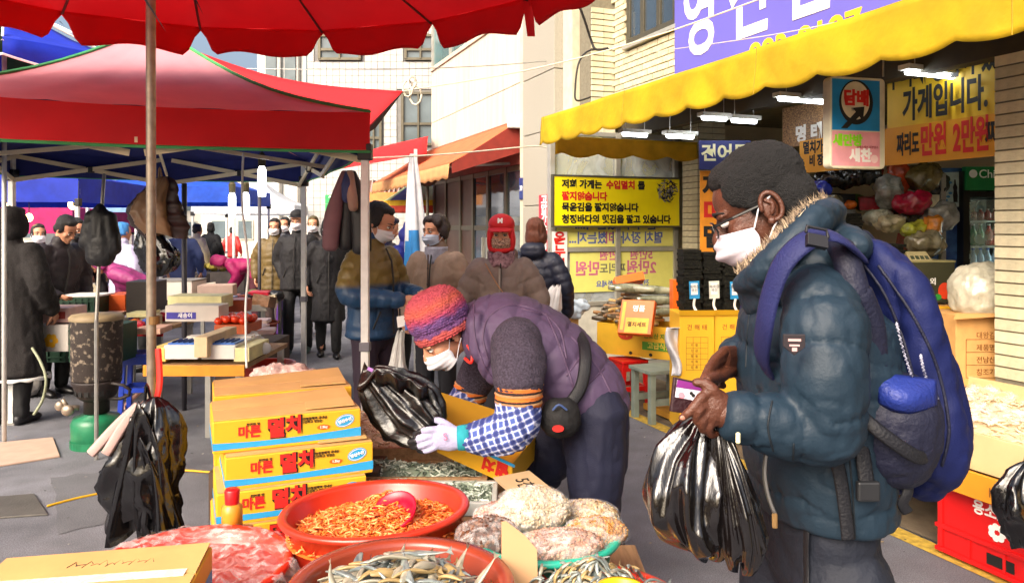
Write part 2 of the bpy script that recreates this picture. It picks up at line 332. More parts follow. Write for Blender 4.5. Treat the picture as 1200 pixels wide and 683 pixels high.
# ---------------------------------------------------------------- brick shop building
BR = mat('cream_brick', '#c6bea0', .8, var=.12, scale=20, bump=.3, bscale=90, rnd=.12)
MORT = mat('grey_mortar', '#77715f', .9, var=.15, scale=30)
ALU = mat('bronze_aluminium', '#5b5648', .4, metal=.5, var=.1); PALEALU = mat('pale_aluminium', '#b9b7ac', .35, metal=.5, var=.1)
GLASS = clear('window_glass', '#cfd8dc', .62, .04, .03, 3)
SKYGLASS = mat('dark_reflective_glass', '#33414e', .06, var=.3, scale=1.5, spec=1.0)
BU, BV = 4.3, 3.08
shop = thing('brick_shop', 'cream brick shop building with yellow awning and purple sign over its open front', 'building', S(BU, BV), TH)
def sb(*a): return MB().sbox(*a)
w = MB(); w.sbox(4.32, 9, -2.5, 6.45, 2.86, 7.5); w.sbox(4.32, 9, 6.45, 7.42, 2.86, 3.58); w.sbox(4.32, 9, 6.45, 7.42, 4.75, 7.5); w.sbox(4.32, 9, 7.42, 8.05, 2.86, 7.5); w.sbox(4.02, 4.32, 7.78, 8.05, 2.5, 7.5)
w.build('upper_wall', MORT, shop)
bm_ = meshof(MB().box((0, 0, 0), (.03, .19, .056)), 'brick', BR)
def bricks(vs, zs, u, skip=None, me=bm_, rot=0):
    row = 0
    z = zs[0]
    while z < zs[1]:
        v = vs[0] + (.1 if row % 2 else 0) + .1
        while v < vs[1] - .02:
            if not (skip and skip(v, z)):
                inst(me, 'brick', shop, (u - BU + R.uniform(-.003, .003), v - BV, z), (0, 0, rot))
            v += .2
        z += .068; row += 1
bricks((6.1, 7.74), (3.0, 4.16), 4.305, lambda v, z: (6.36 < v < 7.5 and z > 3.5))
pb = meshof(MB().box((0, 0, 0), (.145, .03, .056)), 'brick', BR)
for k in range(22):
    for j in range(2): inst(pb, 'brick', shop, (4.1 + .15 * j - BU, 7.765 - BV + R.uniform(-.002, .002), 2.6 + k * .068))
# window upstairs
wf = MB()
for z in (3.6, 4.72): wf.sbox(4.27, 4.35, 6.45, 7.42, z - .03, z + .03)
for v in (6.48, 6.78, 7.1, 7.39): wf.sbox(4.28, 4.34, v - .035, v + .035, 3.63, 4.69)
wn = wf.build('window', ALU, shop, bevel=.004)
for a, b in ((6.515, 6.745), (6.815, 7.065), (7.135, 7.355)): sb(4.305, 4.312, a, b, 3.63, 4.69).build('pane', SKYGLASS, wn)
sb(4.24, 4.34, 6.4, 7.46, 3.52, 3.565).build('sill', PALEALU, shop, bevel=.005)
# stairwell windows between brick pier and granite pillar
PANEL = mat('beige_frosted_glass', '#b8b28c', .3, var=.1, scale=2); 
w = MB(); w.sbox(4.36, 9, 8.05, 9.2, 0, 7.5); w.build('stair_wall', mat('beige_render', '#a59a78', .8), shop)
for z0, z1 in ((0.1, 2.35), (2.42, 4.05), (4.15, 5.6)):
    p = sb(4.30, 4.33, 8.1, 9.1, z0, z1).build('stair_window', PANEL, shop)
    q = MB()
    q.sbox(4.27, 4.36, 8.06, 9.14, z1, z1 + .06); q.sbox(4.27, 4.35, 8.06, 8.1, z0, z1); q.sbox(4.27, 4.35, 8.56, 8.6, z0, z1); q.build('frame', PALEALU, p, bevel=.004)
# ground floor room
DARK = mat('shop_plaster', '#b9ae8e', .8, var=.15, scale=2)
w = MB(); w.sbox(7.6, 7.75, -2.5, 7.9, 0, 2.86); w.sbox(5.09, 7.6, 7.7, 7.85, 0, 2.86); w.sbox(4.3, 7.6, -2.5, -2.35, 0, 2.86); w.build('inner_wall', DARK, shop)
sb(4.3, 7.6, -2.35, 7.7, -.02, .05).build('shop_floor', mat('grey_terrazzo', '#77756f', .6, var=.15), shop)
sb(4.3, 7.6, -2.35, 7.7, 2.80, 2.855).build('ceiling', mat('dark_ceiling_board', '#6e6646', .8, var=.2), shop)
sb(4.32, 4.44, -2.35, 7.6, 2.58, 2.79).build('front_beam', mat('dark_beam_paint', '#3c3524', .7), shop)
sb(4.5, 4.62, 2.9, 4.6, 2.62, 2.74).build('lintel_board', mat('lime_painted_board', '#9aa62c', .6), shop)
# brick pillars of the ground floor
def pillar(u0, u1, v0, v1, z1, rows0=0.15):
    sb(u0, u1, v0, v1, 0, z1).build('pillar', MORT, shop)
    n = max(1, round((u1 - u0) / .16)); L_ = (u1 - u0) / n; m1 = meshof(MB().box((0, 0, 0), (L_ - .008, .024, .058)), 'brick', BR)
    m2 = meshof(MB().box((0, 0, 0), (.024, v1 - v0 - .01, .058)), 'brick', BR)
    z = rows0
    while z < z1 - .03:
        for j in range(n): inst(m1, 'brick', shop, (u0 + L_ * (j + .5) - BU, v0 - BV, z), (0, 0, R.uniform(-.01, .01)))
        inst(m2, 'brick', shop, (u0 - BU, (v0 + v1) / 2 - BV, z)); z += .068
pillar(4.19, 4.75, 2.6, 3.08, 2.55, .75)
pillar(5.07, 5.42, 7.2, 7.5, 2.79, .95)
# end window wall under the awning (faces the camera)
ew = MB()
for u in (3.46, 4.27, 5.03): ew.sbox(u - .03, u + .03, 7.58, 7.66, .72, 2.6)
for z in (.72, 1.32, 1.72, 2.6): ew.sbox(3.43, 5.06, 7.585, 7.655, z - .025, z + .025)
en = ew.build('end_window', PALEALU, shop, bevel=.004)
for u0, u1 in ((3.49, 4.24), (4.30, 5.0)):
    for z0, z1 in ((.745, 1.295), (1.345, 1.695), (1.745, 2.575)): sb(u0, u1, 7.617, 7.623, z0, z1).build('pane', GLASS, en)
sb(3.43, 5.06, 7.6, 7.7, 0.06, .69).build('low_wall', mat('pale_wall_paint', '#c9c6b8', .7), shop)
sb(3.5, 5.0, 7.72, 7.76, .7, 2.6).build('blind', mat('pale_yellow_blind', '#d9d58e', .8, var=.06), shop)
# banner reflection in the glass, painted as mirrored poster sheets
PY = mat('pale_yellow_reflection', '#e6e27a', .6, var=.04); PINK = mat('reflected_pink_lettering', '#c86a8a', .7); BLUEF = mat('reflected_blue_lettering', '#5a6aa8', .7); GREYF = mat('reflected_grey_lettering', '#77785e', .7)
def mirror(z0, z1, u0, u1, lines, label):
    t = thing('poster', label, 'poster', S(u0, 7.6, z0), TH, 'reflections painted in the end window')  # stands in for the banner reflection, no real poster here
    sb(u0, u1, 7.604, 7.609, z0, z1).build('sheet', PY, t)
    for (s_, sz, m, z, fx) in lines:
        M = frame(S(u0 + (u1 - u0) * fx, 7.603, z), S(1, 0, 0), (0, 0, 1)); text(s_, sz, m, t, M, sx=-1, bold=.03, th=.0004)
mirror(1.35, 1.69, 3.52, 5.0, [('멸치가', .15, BLUEF, 1.6, .72), ('미', .15, PINK, 1.6, .52), ('쳤는지....', .15, BLUEF, 1.6, .33), ('멸치 장사가', .14, BLUEF, 1.44, .68), ('미', .14, PINK, 1.44, .44), ('쳤는지...', .14, BLUEF, 1.44, .26)], 'painted pale yellow reflection with two lines of mirrored blue writing in the window')
mirror(.85, 1.29, 3.68, 5.0, [('5만원', .13, PINK, 1.25, .68), ('만원', .13, PINK, 1.25, .36), ('2만원', .17, PINK, 1.1, .68), ('짜리도', .12, GREYF, 1.1, .4), ('만원', .17, PINK, 1.1, .16), ('전화번호 시식하세요', .08, BLUEF, .93, .5)], 'lower painted pale reflection with mirrored pink price words above the fish box')
# yellow shop sign over the end window
YS = mat('bright_yellow_board', '#f4e100', .45, var=.03)
t = thing('shop_sign', 'bright yellow sign with black and red Korean lines and a picture of dried anchovies', 'sign', S(4.2, 7.5, 1.6), TH)
sb(3.44, 5.02, 7.5, 7.53, 1.585, 2.115).build('board', YS, t, bevel=.003)
fb = MB()
for a in ((3.42, 5.04, 1.565, 1.585), (3.42, 5.04, 2.115, 2.135), (3.42, 3.44, 1.585, 2.115), (5.02, 5.04, 1.585, 2.115)): fb.sbox(a[0], a[1], 7.495, 7.54, a[2], a[3])
fb.build('frame', mat('dark_sign_frame', '#4a4636', .5), t)
def sl_(u, z, v=7.4985): return frame(S(u, v, z), S(1, 0, 0), (0, 0, 1))
text('저희 가게는', .1, INK, t, sl_(3.53, 2.03), 'LEFT', .045); text('수입멸치', .1, REDINK, t, sl_(4.07, 2.03), 'LEFT', .045); text('를', .1, INK, t, sl_(4.47, 2.03), 'LEFT', .045)
text('팔지않습니다', .1, REDINK, t, sl_(3.53, 1.9), 'LEFT', .045); text('묵은김을 팔지않습니다', .1, INK, t, sl_(3.53, 1.78), 'LEFT', .045); text('청정바다의 햇김을 팔고 있습니다', .1, INK, t, sl_(3.53, 1.65), 'LEFT', .045, sx=1.0)
pc = MB()
for k in range(90):
    a = R.uniform(0, 6.28); r_ = math.sqrt(R.random()) * .13; M = frame(S(4.86 + r_ * math.cos(a), 7.497 - .0006 * (k % 5), 1.98 + r_ * math.sin(a) * .95), S(1, 0, 0), (0, 0, 1)) @ Matrix.Rotation(R.uniform(0, 6.28), 4, 'Z')
    pc.cur = k % 3; pc.add([(-.04, 0, 0), (0, -.007, 0), (.04, 0, 0), (0, .008, 0)], [(0, 1, 2, 3)], M)
pc.build('printed_picture', [mat('print_dark', '#2c2a30', .6), mat('print_grey', '#8d8a8a', .6), mat('print_black', '#121014', .6)], t, fix=False)
# vertical sticker and red gas sign
t = thing('sticker', 'white vertical sticker with red Korean letters on the window post', 'sticker', S(3.6, 7.58, .9), TH)
sb(3.45, 3.63, 7.572, 7.576, .84, 1.52).build('sheet', WHITEINK, t)
for k, c in enumerate('온누리상품'): text(c, .15, REDINK, t, sl_(3.54, 1.44 - k * .145, 7.5712), bold=.04)
# ---------------------------------------------------------------- white panelled building with the brown shop front
GRAN = mat('speckled_granite', '#9a968a', .7, var=.28, scale=160, bump=.1, detail=2)
WP = mat('white_wall_panel', '#c6c0ae', .6, var=.13, scale=5, rnd=.05, stretch=(1.5, 1.5, .12), detail=8); WPS = mat('stained_joint', '#8c8676', .8)
U2 = 4.1
wb = thing('white_building', 'white panelled building with granite pillar and brown shop front under an orange awning', 'building', S(U2, 9.9), TH)
sb(U2 + .06, 9, 9.2, 14.8, 2.2, 9).build('wall', WPS, wb); sb(U2 + .9, 9, 9.9, 14.8, 0, 2.2).build('inner_wall', DARK, wb)
gz = [0, .9, 1.85, 2.8, 3.55, 4.6, 6.2, 8]
for a, b in zip(gz[:-1], gz[1:]): sb(U2 - .1, U2 + .5, 8.72, 9.75, a + .005, b - .005).build('granite_slab', GRAN, wb, bevel=.006)
sb(U2 - .06, U2 + .4, 9.76, 9.95, 0, 8).build('return_strip', mat('beige_stone', '#c2bba6', .7, var=.1), wb); sb(U2 + .02, U2 + .45, 8.45, 8.715, 0, 8).build('return_strip', mat('beige_stone'), wb)
pv = [9.96, 10.75, 11.55, 12.35, 13.15, 13.95, 14.78]
for a, b in zip(pv[:-1], pv[1:]):
    sb(U2, U2 + .055, a + .006, b - .006, 3.62, 4.62).build('wall_panel', WP, wb, bevel=.004); sb(U2, U2 + .055, a + .006, b - .006, 3.1, 3.61).build('wall_panel', WP, wb, bevel=.004)
sb(U2 - .03, U2 + .055, 9.96, 14.78, 4.63, 4.70).build('ledge', mat('beige_stone'), wb)
TG = mat('teal_glass', '#4c6d70', .12, var=.25, scale=.7, spec=.9)
wf = MB()
for v in (10.0, 11.3, 12.6, 13.5, 14.7): wf.sbox(U2 - .01, U2 + .05, v - .05, v + .05, 4.71, 7)
wn = wf.build('window', PALEALU, wb)
for a, b in ((10.05, 11.25), (11.35, 12.55), (12.65, 13.45), (13.55, 14.65)): sb(U2 + .02, U2 + .04, a, b, 4.72, 6.98).build('pane', TG, wn)
sb(U2 + .1, U2 + .7, 14.8, 15, 0, 9).build('end_wall', mat('beige_stone'), wb)
# brown shop front: posts, panels, glazed doors
BRN = mat('brown_shopfront', '#4a342c', .45, var=.2, scale=4); sf = MB()
for v in (9.98, 10.75, 11.55, 12.3, 13.0, 13.9, 14.7): sf.sbox(U2 + .02, U2 + .1, v - .05, v + .05, 0, 2.5)
for z in (.5, 1.55, 2.42): sf.sbox(U2 + .03, U2 + .09, 10.03, 14.65, z - .04, z + .04)
sfo = sf.build('shopfront', ALU, wb, bevel=.004)
for k, (a, b) in enumerate(((10.03, 10.7), (10.8, 11.5), (11.6, 12.25), (12.35, 12.95), (13.05, 13.85), (13.95, 14.65))):
    for z0, z1 in ((.02, .46), (.54, 1.51), (1.59, 2.38)):
        sb(U2 + .05, U2 + .065, a, b, z0, z1).build('pane' if k < 3 else 'panel', SKYGLASS if k < 3 else BRN, sfo)
for v in (11.45, 11.66): sb(U2 - .03, U2 + .02, v - .02, v + .02, 1.0, 1.4).build('handle', PALEALU, sfo)
sb(U2 + .0, U2 + .058, 9.96, 14.78, 2.46, 3.06).build('fascia', mat('maroon_fascia', '#6b2a22', .6, var=.2, scale=5), wb)
t = thing('orange_awning', 'faded orange retractable awning over the brown shop front', 'awning', S(U2, 12.5, 2.3), TH)
OR = mat('faded_orange_canvas', '#d8754a', .8, var=.12, scale=6, trans=.3); OV = mat('pale_orange_canvas', '#dba06a', .8, var=.1, trans=.3)
g = MB(); ua, ub = U2 - .02, 3.06
g.grid(lambda a, b: S(ua + (ub - ua) * a, 10.1 + 5.3 * b, 3.08 - .64 * a - .03 * math.sin(a * 3.1)), 6, 18); g.build('canopy', OR, t, smooth=True, solid=.012)
g = MB(); g.grid(lambda a, b: S(ub - .005 - .02 * a, 10.1 + 5.3 * b, 2.435 - a * (.2 + .015 * math.sin(b * 90))), 3, 60); g.build('valance', OV, t, smooth=True, solid=.006)
g = MB(); g.quad(S(ua, 10.06, 3.07), S(ub + .02, 10.06, 2.43), S(ub + .02, 10.06, 2.3), S(ua, 10.06, 2.62)); g.build('side_panel', mat('dark_red_canvas', '#7c2418', .8), t, solid=.01)
for v in (10.5, 14.5): g = MB(); g.rod(S(U2, v, 2.5), S(ub + .03, v, 2.42), .02); g.build('arm', STEEL, t)
g = MB(); g.sbox(U2 - .22, U2 - .02, 9.97, 10.05, 2.95, 3.14); g.build('bracket', WHITEMETAL, t, bevel=.02)
t = thing('red_gas_sign', 'small red vertical warning sign with white letters on the granite pillar', 'sign', S(3.98, 9.0, 1.3), TH)
sb(U2 - .125, U2 - .105, 8.8, 9.14, 1.25, 1.98).build('plate', mat('faded_red_plate', '#cf3446', .5), t)
for k, c in enumerate('고압가스위험'): text(c, .13, WHITEINK, t, frame(S(U2 - .128, 8.97, 1.91 - k * .115), S(0, -1, 0), (0, 0, 1)), bold=.04, sx=1.6)
t = thing('address_plate', 'small blue address plate on the building beside the granite pillar', 'sign', S(4, 9.8, 2), TH)
sb(U2 - .085, U2 - .065, 9.77, 9.93, 1.95, 2.25).build('plate', mat('navy_enamel', '#2a3a78', .4), t, bevel=.01); text('30', .1, WHITEINK, t, frame(S(U2 - .087, 9.85, 2.1), S(0, -1, 0), (0, 0, 1)))
# ---------------------------------------------------------------- tiled building closing the view
TILE = mat('pale_grey_tile', '#b3b2ae', .45, var=.08, scale=3)
tb = thing('tiled_building', 'pale grey tiled building rising behind the red tents', 'building', P(440, 265, 18) * Vector((1, 1, 0)) if False else Vector((-3.2, 18, 0)))
g = MB(); g.box((-3.0, 19.6, 5), (3.6, 3, 10)); g.build('wall', mat('tile_grout', '#7d7b78', .9), tb)
g = MB(); wins = [(-4.05, 5.78, .95, .55), (-2.15, 5.78, .7, .55), (-2.2, 4.1, .75, 1.2), (-3.25, 3.75, .32, 1.0)]
def inwin(x, z, m=.09): return any(abs(x - a) < c / 2 + m and abs(z - b) < d / 2 + m for a, b, c, d in wins)
for i in range(24):
    for j in range(44):
        x, z = -4.74 + i * .15, 1.2 + j * .16
        if x < -1.2 and not inwin(x, z): g.box((x, 18.09, z), (.142, .03, .152))
tag(g.build('tile', TILE, tb, fix=False), kind='stuff')
for a, b, c, d in wins:
    f = MB()
    for q in ((a - c / 2, b, .06, d), (a + c / 2, b, .06, d), (a, b, .04, d)): f.box((q[0], 18.05, q[1]), (q[2], .08, q[3]))
    for q in (b - d / 2, b + d / 2, b - d * .1): f.box((a, 18.06, q), (c + .05, .07, .06))
    f = f.build('window', ALU, tb); MB().box((a, 18.085, b), (c, .01, d)).build('pane', mat('dim_glass', '#5d6a70', .15, var=.2, scale=2), f)
sd = thing('side_building', 'white rendered building with pipes seen beyond the tent ridge', 'building', Vector((-6.3, 22, 0)))
MB().box((-6.25, 24, 3.7), (2.1, 4, 7.4)).build('wall', mat('white_render', '#d4d2cb', .8, var=.06), sd)
for x in (-6.9, -6.35, -5.75): MB().box((x, 21.98, 6.1), (.3, .06, .9)).build('window', mat('dim_glass'), sd)
for x in (-6.62, -6.1): g = MB(); g.rod((x, 21.93, 1), (x, 21.93, 7.3), .05); g.build('pipe', STEEL, sd)
FB = mat('pale_far_wall', '#cfc9bd', .85, var=.12, scale=.6, rnd=.15)
for k, (px, d, wd, hh, lab) in enumerate(((-40, 40, 8, 4.2, 'low pale building far behind the left tents'), (90, 46, 7, 5.2, 'pale building at the far end of the market behind the blue canopies'), (215, 50, 6, 4.6, 'far beige house between the blue tent and the hanging bags'), (283, 38, 4, 4.0, 'white building far behind the white and blue tent'), (345, 34, 3.4, 4.4, 'grey windowed building beyond the street crowd'), (410, 30, 3.0, 4.8, 'cream building far behind the green price board'))):
    x = (px - 600) / F * d; bl = thing('far_building', lab, 'building', (x, d, 0), 0, 'far buildings at the end of the market')
    MB().box((x, d + 3, hh / 2), (wd, 6, hh)).build('wall', FB, bl); MB().box((x, d + 3, hh + .12), (wd + .3, 6.3, .24)).build('roof', mat('roof_grey', '#8b8780', .8), bl)
    for i in range(int(wd / 1.3)):
        for z in (1.4, 3.0): f = MB().box((x - wd / 2 + .9 + i * 1.3, d - .03, z), (.8, .08, 1.0)).build('window', PALEALU, bl); MB().box((x - wd / 2 + .9 + i * 1.3, d - .07, z), (.66, .03, .86)).build('pane', mat('dim_glass'), f)
# ---------------------------------------------------------------- purple sign, yellow awning, lamps
PUR = mat('violet_board', '#5f5ab4', .5, var=.04, scale=2)
t = thing('purple_sign', 'large violet shop sign with white Korean letters and yellow phone number', 'sign', S(4.25, 4.5, 2.8), TH)
sb(4.24, 4.30, 1.6, 6.42, 2.78, 4.35).build('board', PUR, t, bevel=.004)
for c, v in (('영', 6.0), ('신', 5.3), ('건', 4.62), ('어', 3.95), ('물', 3.3)): text(c, .84, WHITEINK, t, frame(S(4.237, v, 3.5), S(0, -1, 0), (0, 0, 1)), bold=.02, th=.003, sx=.72)
text('883-8187', .3, YELLOWINK, t, frame(S(4.237, 4.7, 2.99), S(0, -1, 0), (0, 0, 1)), bold=.02, th=.002, sx=1.05)
YC = mat('yellow_canvas', '#c2a006', .75, var=.16, scale=4, trans=.22, bump=.5, bscale=18); speckle(YC, 2.2, .82, 1.08, 5); YC2 = mat('shade_toned_canvas', '#d8a81a', .8, var=.1, trans=.3)
t = thing('yellow_awning', 'long yellow awning with scalloped valance over the open shop front', 'awning', S(3.9, 4, 2.3), TH)
V0, V1, UA = -1.2, 7.06, 3.1
def sag(v): return .035 * math.sin(v * 2.1 + .5) + .02 * math.sin(v * 5.3)
g = MB(); g.grid(lambda a, b: S(4.29 - (4.29 - UA) * a, V0 + (V1 - V0) * b, 2.97 - .31 * a + (.6 * sag(V0 + (V1 - V0) * b) - .02 * math.sin((V0 + (V1 - V0) * b) * 16)) * math.sin(a * 3.14) * .5), 8, 80); g.build('canopy', YC, t, smooth=True, solid=.006)
def scal(v): k = (v / .41) % 1; return .038 * math.sin(math.pi * k) ** .8
def val(a, b):
    v = V0 + (V1 - V0) * b; w = math.sin(v * 15.3) * .003 + .022 * vn(v * 1.7) + .012 * vn(v * 7 + a * 2)
    return S(UA - .02 * a + w * a * 1.6, v, 2.665 - a * (.26 + scal(v) + .02 * vn(v * 1.3 + 4)) + .012 * vn(v * 3))
def vn(x): return float(vnoise(np.array([[x, .5, .5]]))[0])
g = MB(); g.grid(val, 8, 260); g.build('valance', YC, t, smooth=True, solid=.004)
for k in range(5):
    v = .6 + k * 1.6; b = (v - V0) / (V1 - V0); g = MB(); g.tube([val(a / 6, b) + S(-.004, 0) for a in range(7)], .003, n=5); g.build('seam', mat('seam_thread', '#a88412', .8), t)
g = MB(); g.rod(S(UA + .03, V0, 2.64), S(UA + .03, V1, 2.64), .02); g.build('front_rail', STEEL, t)
for v in (-1, 1.5, 4.2, 6.9): g = MB(); g.rod(S(4.3, v, 2.88), S(UA + .03, v, 2.62), .016); g.build('rib', STEEL, t)
def endv(a, b):
    u = 3.28 + 1.72 * b; return S(u, 7.12 + .015 * math.sin(u * 20) * a, 2.50 - a * (.17 + .045 * abs(math.sin(u * 7.5))))
g = MB(); g.grid(endv, 4, 60); g.build('end_valance', YC2, t, smooth=True, solid=.004)  # yellow canvas with the shade under the awning put into its colour
TUBE = lamp_mat('lit_tube', '#f4fbff', 9); FIT = mat('lamp_fitting', '#d5d5cc', .4)
def lamp(px, py, d, ln, lab):
    c = P(px, py, d); t = thing('tube_lamp', lab, 'lamp', c, TH, 'lit fluorescent tubes under the awning')
    M = WM[t.name]; MB().box((0, 0, .03), (ln, .09, .035), M).build('fitting', FIT, t, bevel=.004)
    g = MB(); g.rod(M @ Vector((-ln / 2 + .03, 0, 0)), M @ Vector((ln / 2 - .03, 0, 0)), .02); g.build('tube', TUBE, t)
    for x in (-ln / 3, ln / 3): g = MB(); g.rod(M @ Vector((x, 0, .047)), M @ Vector((x, 0, 2.80 - c.z if c.z < 2.79 else .05)), .004); g.build('hanger', STEEL, t)
lamp(1098, 88, 5.1, .6, 'lit tube lamp right of the tobacco sign'); lamp(945, 118, 6.1, .6, 'lit tube lamp left of the tobacco sign'); lamp(837, 139, 6.7, .3, 'lit tube lamp above the head with a wide gap to the right one'); lamp(872, 142, 6.6, .3, 'lit tube lamp above the blue sign')
lamp(744, 158, 7.0, .3, 'lit tube lamp above the yellow anchovy sign'); lamp(797, 160, 6.9, .33, 'lit tube lamp over the brick pillar'); lamp(1235, 58, 4.6, .7, 'lit tube lamp at the right edge under the awning')
# shop signs inside
SY = mat('deep_yellow_banner', '#e8bd1e', .55, var=.05); SY2 = mat('amber_banner', '#e09a12', .55, var=.05)
t = thing('price_banner', 'long amber banner with red price words hung across the shop front', 'banner', S(4.6, 4.5, 2), TH)
def vb(px, u=4.6): return u / math.tan(math.atan((px - 600) / F) + TH)
sb(4.6, 4.61, vb(1260), vb(937), 2.02, 2.29).build('sheet', SY2, t)
def bt(s_, px, z, sz, m, sx=1, par=None, al='CENTER'): text(s_, sz, m, par or t, frame(S(4.598, vb(px), z), S(0, -1, 0), (0, 0, 1)), al, .035, sx=sx)
bt('멸치가 미쳤', 962, 2.22, .11, INK, .75); bt('비 장사가', 964, 2.11, .1, INK, .75); bt('짜리도', 1064, 2.15, .17, INK, .4); bt('만원', 1094, 2.155, .23, REDINK, .5); bt('2만원', 1138, 2.155, .24, REDINK, .46); bt('짜리', 1172, 2.155, .18, INK, .6)
t = thing('slogan_banner', 'yellow banner with large black Korean slogan above the amber price banner', 'banner', S(4.64, 4, 2.3), TH)
sb(4.64, 4.65, vb(1260), vb(1035), 2.295, 2.78).build('sheet', SY, t)
bt('가게입니다.', 1105, 2.42, .24, INK, .56); bt('우리의 양심이 있는', 1108, 2.66, .24, INK, .5)
t = thing('pollack_sign', 'brown photo sign of dried pollack with white letters', 'sign', S(4.7, 5.5, 2.3), TH)
sb(4.72, 4.74, vb(985, 4.72), vb(917, 4.72), 2.27, 2.62).build('board', mat('printed_brown_fish', '#4d2f1c', .5, col2='#b58a5a', scale=9, stretch=(1, 6, 12)), t)
text('명 태', .15, WHITEINK, t, frame(S(4.716, vb(948, 4.72), 2.36), S(0, -1, 0), (0, 0, 1)), bold=.05)
t = thing('blue_sign', 'navy sign with pale Korean letters on the brick pillar above the orange banner', 'sign', P(848, 200, 6.9))
M = frame(P(819, 199, 6.9), (1, 0, 0), (0, 0, 1)); g = MB(); rect(g, M, 0, 0, .46, .26, .02).build('board', mat('navy_board', '#20286a', .5), t); M = M @ Matrix.Translation((0, 0, .021))
for k, c in enumerate('건어물'): text(c, .16, mat('cream_ink', '#e6dfb0', .6), t, M @ Matrix.Translation((.085 + .145 * k, .14, 0)), bold=.03)
t = thing('orange_banner', 'tall orange banner with vertical Korean letters below the navy sign', 'banner', P(835, 300, 6.95))
M = frame(P(820, 300, 6.95), (1, 0, 0), (0, 0, 1)); g = MB(); rect(g, M, 0, .03, .245, .74, .01).build('sheet', mat('orange_sheet', '#e8931c', .6), t); g = MB(); rect(g, M, 0, -.01, .245, .035, .012).build('hem', REDINK, t)
for c, y, m in (('제', .62, INK), ('미', .39, REDINK), ('멸', .16, INK)): text(c, .21, m, t, M @ Matrix.Translation((.12, y, .011)), bold=.045)
# tobacco sign box
t = thing('tobacco_sign', 'blue and pink hanging sign box reading tobacco with a black arrow', 'sign', P(1010, 197, 4.6))
def rr(w, h, r, n=5):
    o = []
    for cx, cy, a in ((w - r, h - r, 0), (r, h - r, 90), (r, r, 180), (w - r, r, 270)): o += [(cx + r * math.cos(rad(a + 90 * k / n)), cy + r * math.sin(rad(a + 90 * k / n))) for k in range(n + 1)]
    return o
M = frame(P(973, 197, 4.6), S(1, -.12, 0), (0, 0, 1)); sc = 4.6 / 900
g = MB(); g.prism(rr(76 * sc, 108 * sc, .03), M, .07); g.build('case', mat('cream_plastic', '#d8d3b8', .5), t, bevel=.004)
g = MB(); rect(g, M, .012, .23, 66 * sc, 60 * sc).build('blue_panel', mat('sign_blue', '#2088c8', .4), t); g = MB(); rect(g, M, .012, .015, 66 * sc, .208).build('pink_panel', mat('sign_pink', '#e8a0a8', .4), t)
g = MB(); disc(g, M, .18, .40, .12, .135, .0022, 36).build('disc', INK, t); g = MB(); disc(g, M, .175, .41, .1, .115, .0034, 36).build('disc', mat('disc_cream', '#dcd0b0', .5), t)
text('담배', .1, REDINK, t, M @ Matrix.Translation((.18, .42, .005)), bold=.05); text('THIS', .022, INK, t, M @ Matrix.Translation((.165, .355, .005)))
g = MB(); g.prism([(.07, .24), (.115, .24), (.2, .315), (.225, .285), (.235, .375), (.15, .365), (.175, .342)], M @ Matrix.Translation((0, 0, .006)), .001); g.build('arrow', INK, t)
text('새만방', .075, mat('lime_ink', '#8fe01c', .5), t, M @ Matrix.Translation((.12, .165, .003)), bold=.05); text('새찬', .085, WHITEINK, t, M @ Matrix.Translation((.21, .075, .003)), bold=.05)
text('담배소매인 지정업소', .018, mat('pink_dark', '#b05a60', .5), t, M @ Matrix.Translation((.26, .13, .003)))
g = MB(); disc(g, M, .31, .06, .025, .025, .003).build('seal', mat('pale_pink', '#f2cfcc', .5), t)
g = MB(); g.rod(P(985, 90, 4.62), P(985, 60, 4.62) , .006); g.rod(P(1035, 90, 4.62), P(1035, 60, 4.62), .006); g.build('hanger', STEEL, t)
# ================================================================ TENTS, PARASOLS, ROPES
REDC = mat('red_canvas', '#d8141c', .75, var=.08, scale=3, trans=.17, bump=.15, bscale=12); REDT = mat('deep_red_canvas', '#e01c26', .7, var=.1, scale=3, trans=.35, bump=.2, bscale=10); REDSHEEN = mat('sheen_pink_canvas', '#e2949c', .6, var=.12, scale=2.5, trans=.2, bump=.3, bscale=9)
NAVY = mat('navy_lining', '#232c72', .8, var=.15); GREENTRIM = mat('green_trim', '#3f9a5a', .7); BLACKT = mat('dark_seam', '#4a0d10', .8)
POLE = mat('weathered_steel_pole', '#9b8f7e', .4, metal=.5, var=.2, scale=30)
def lathe_pole(t, a, b, r, m, name='pole'): g = MB(); g.rod(a, b, r, 14); return g.build(name, m, t, smooth=True)
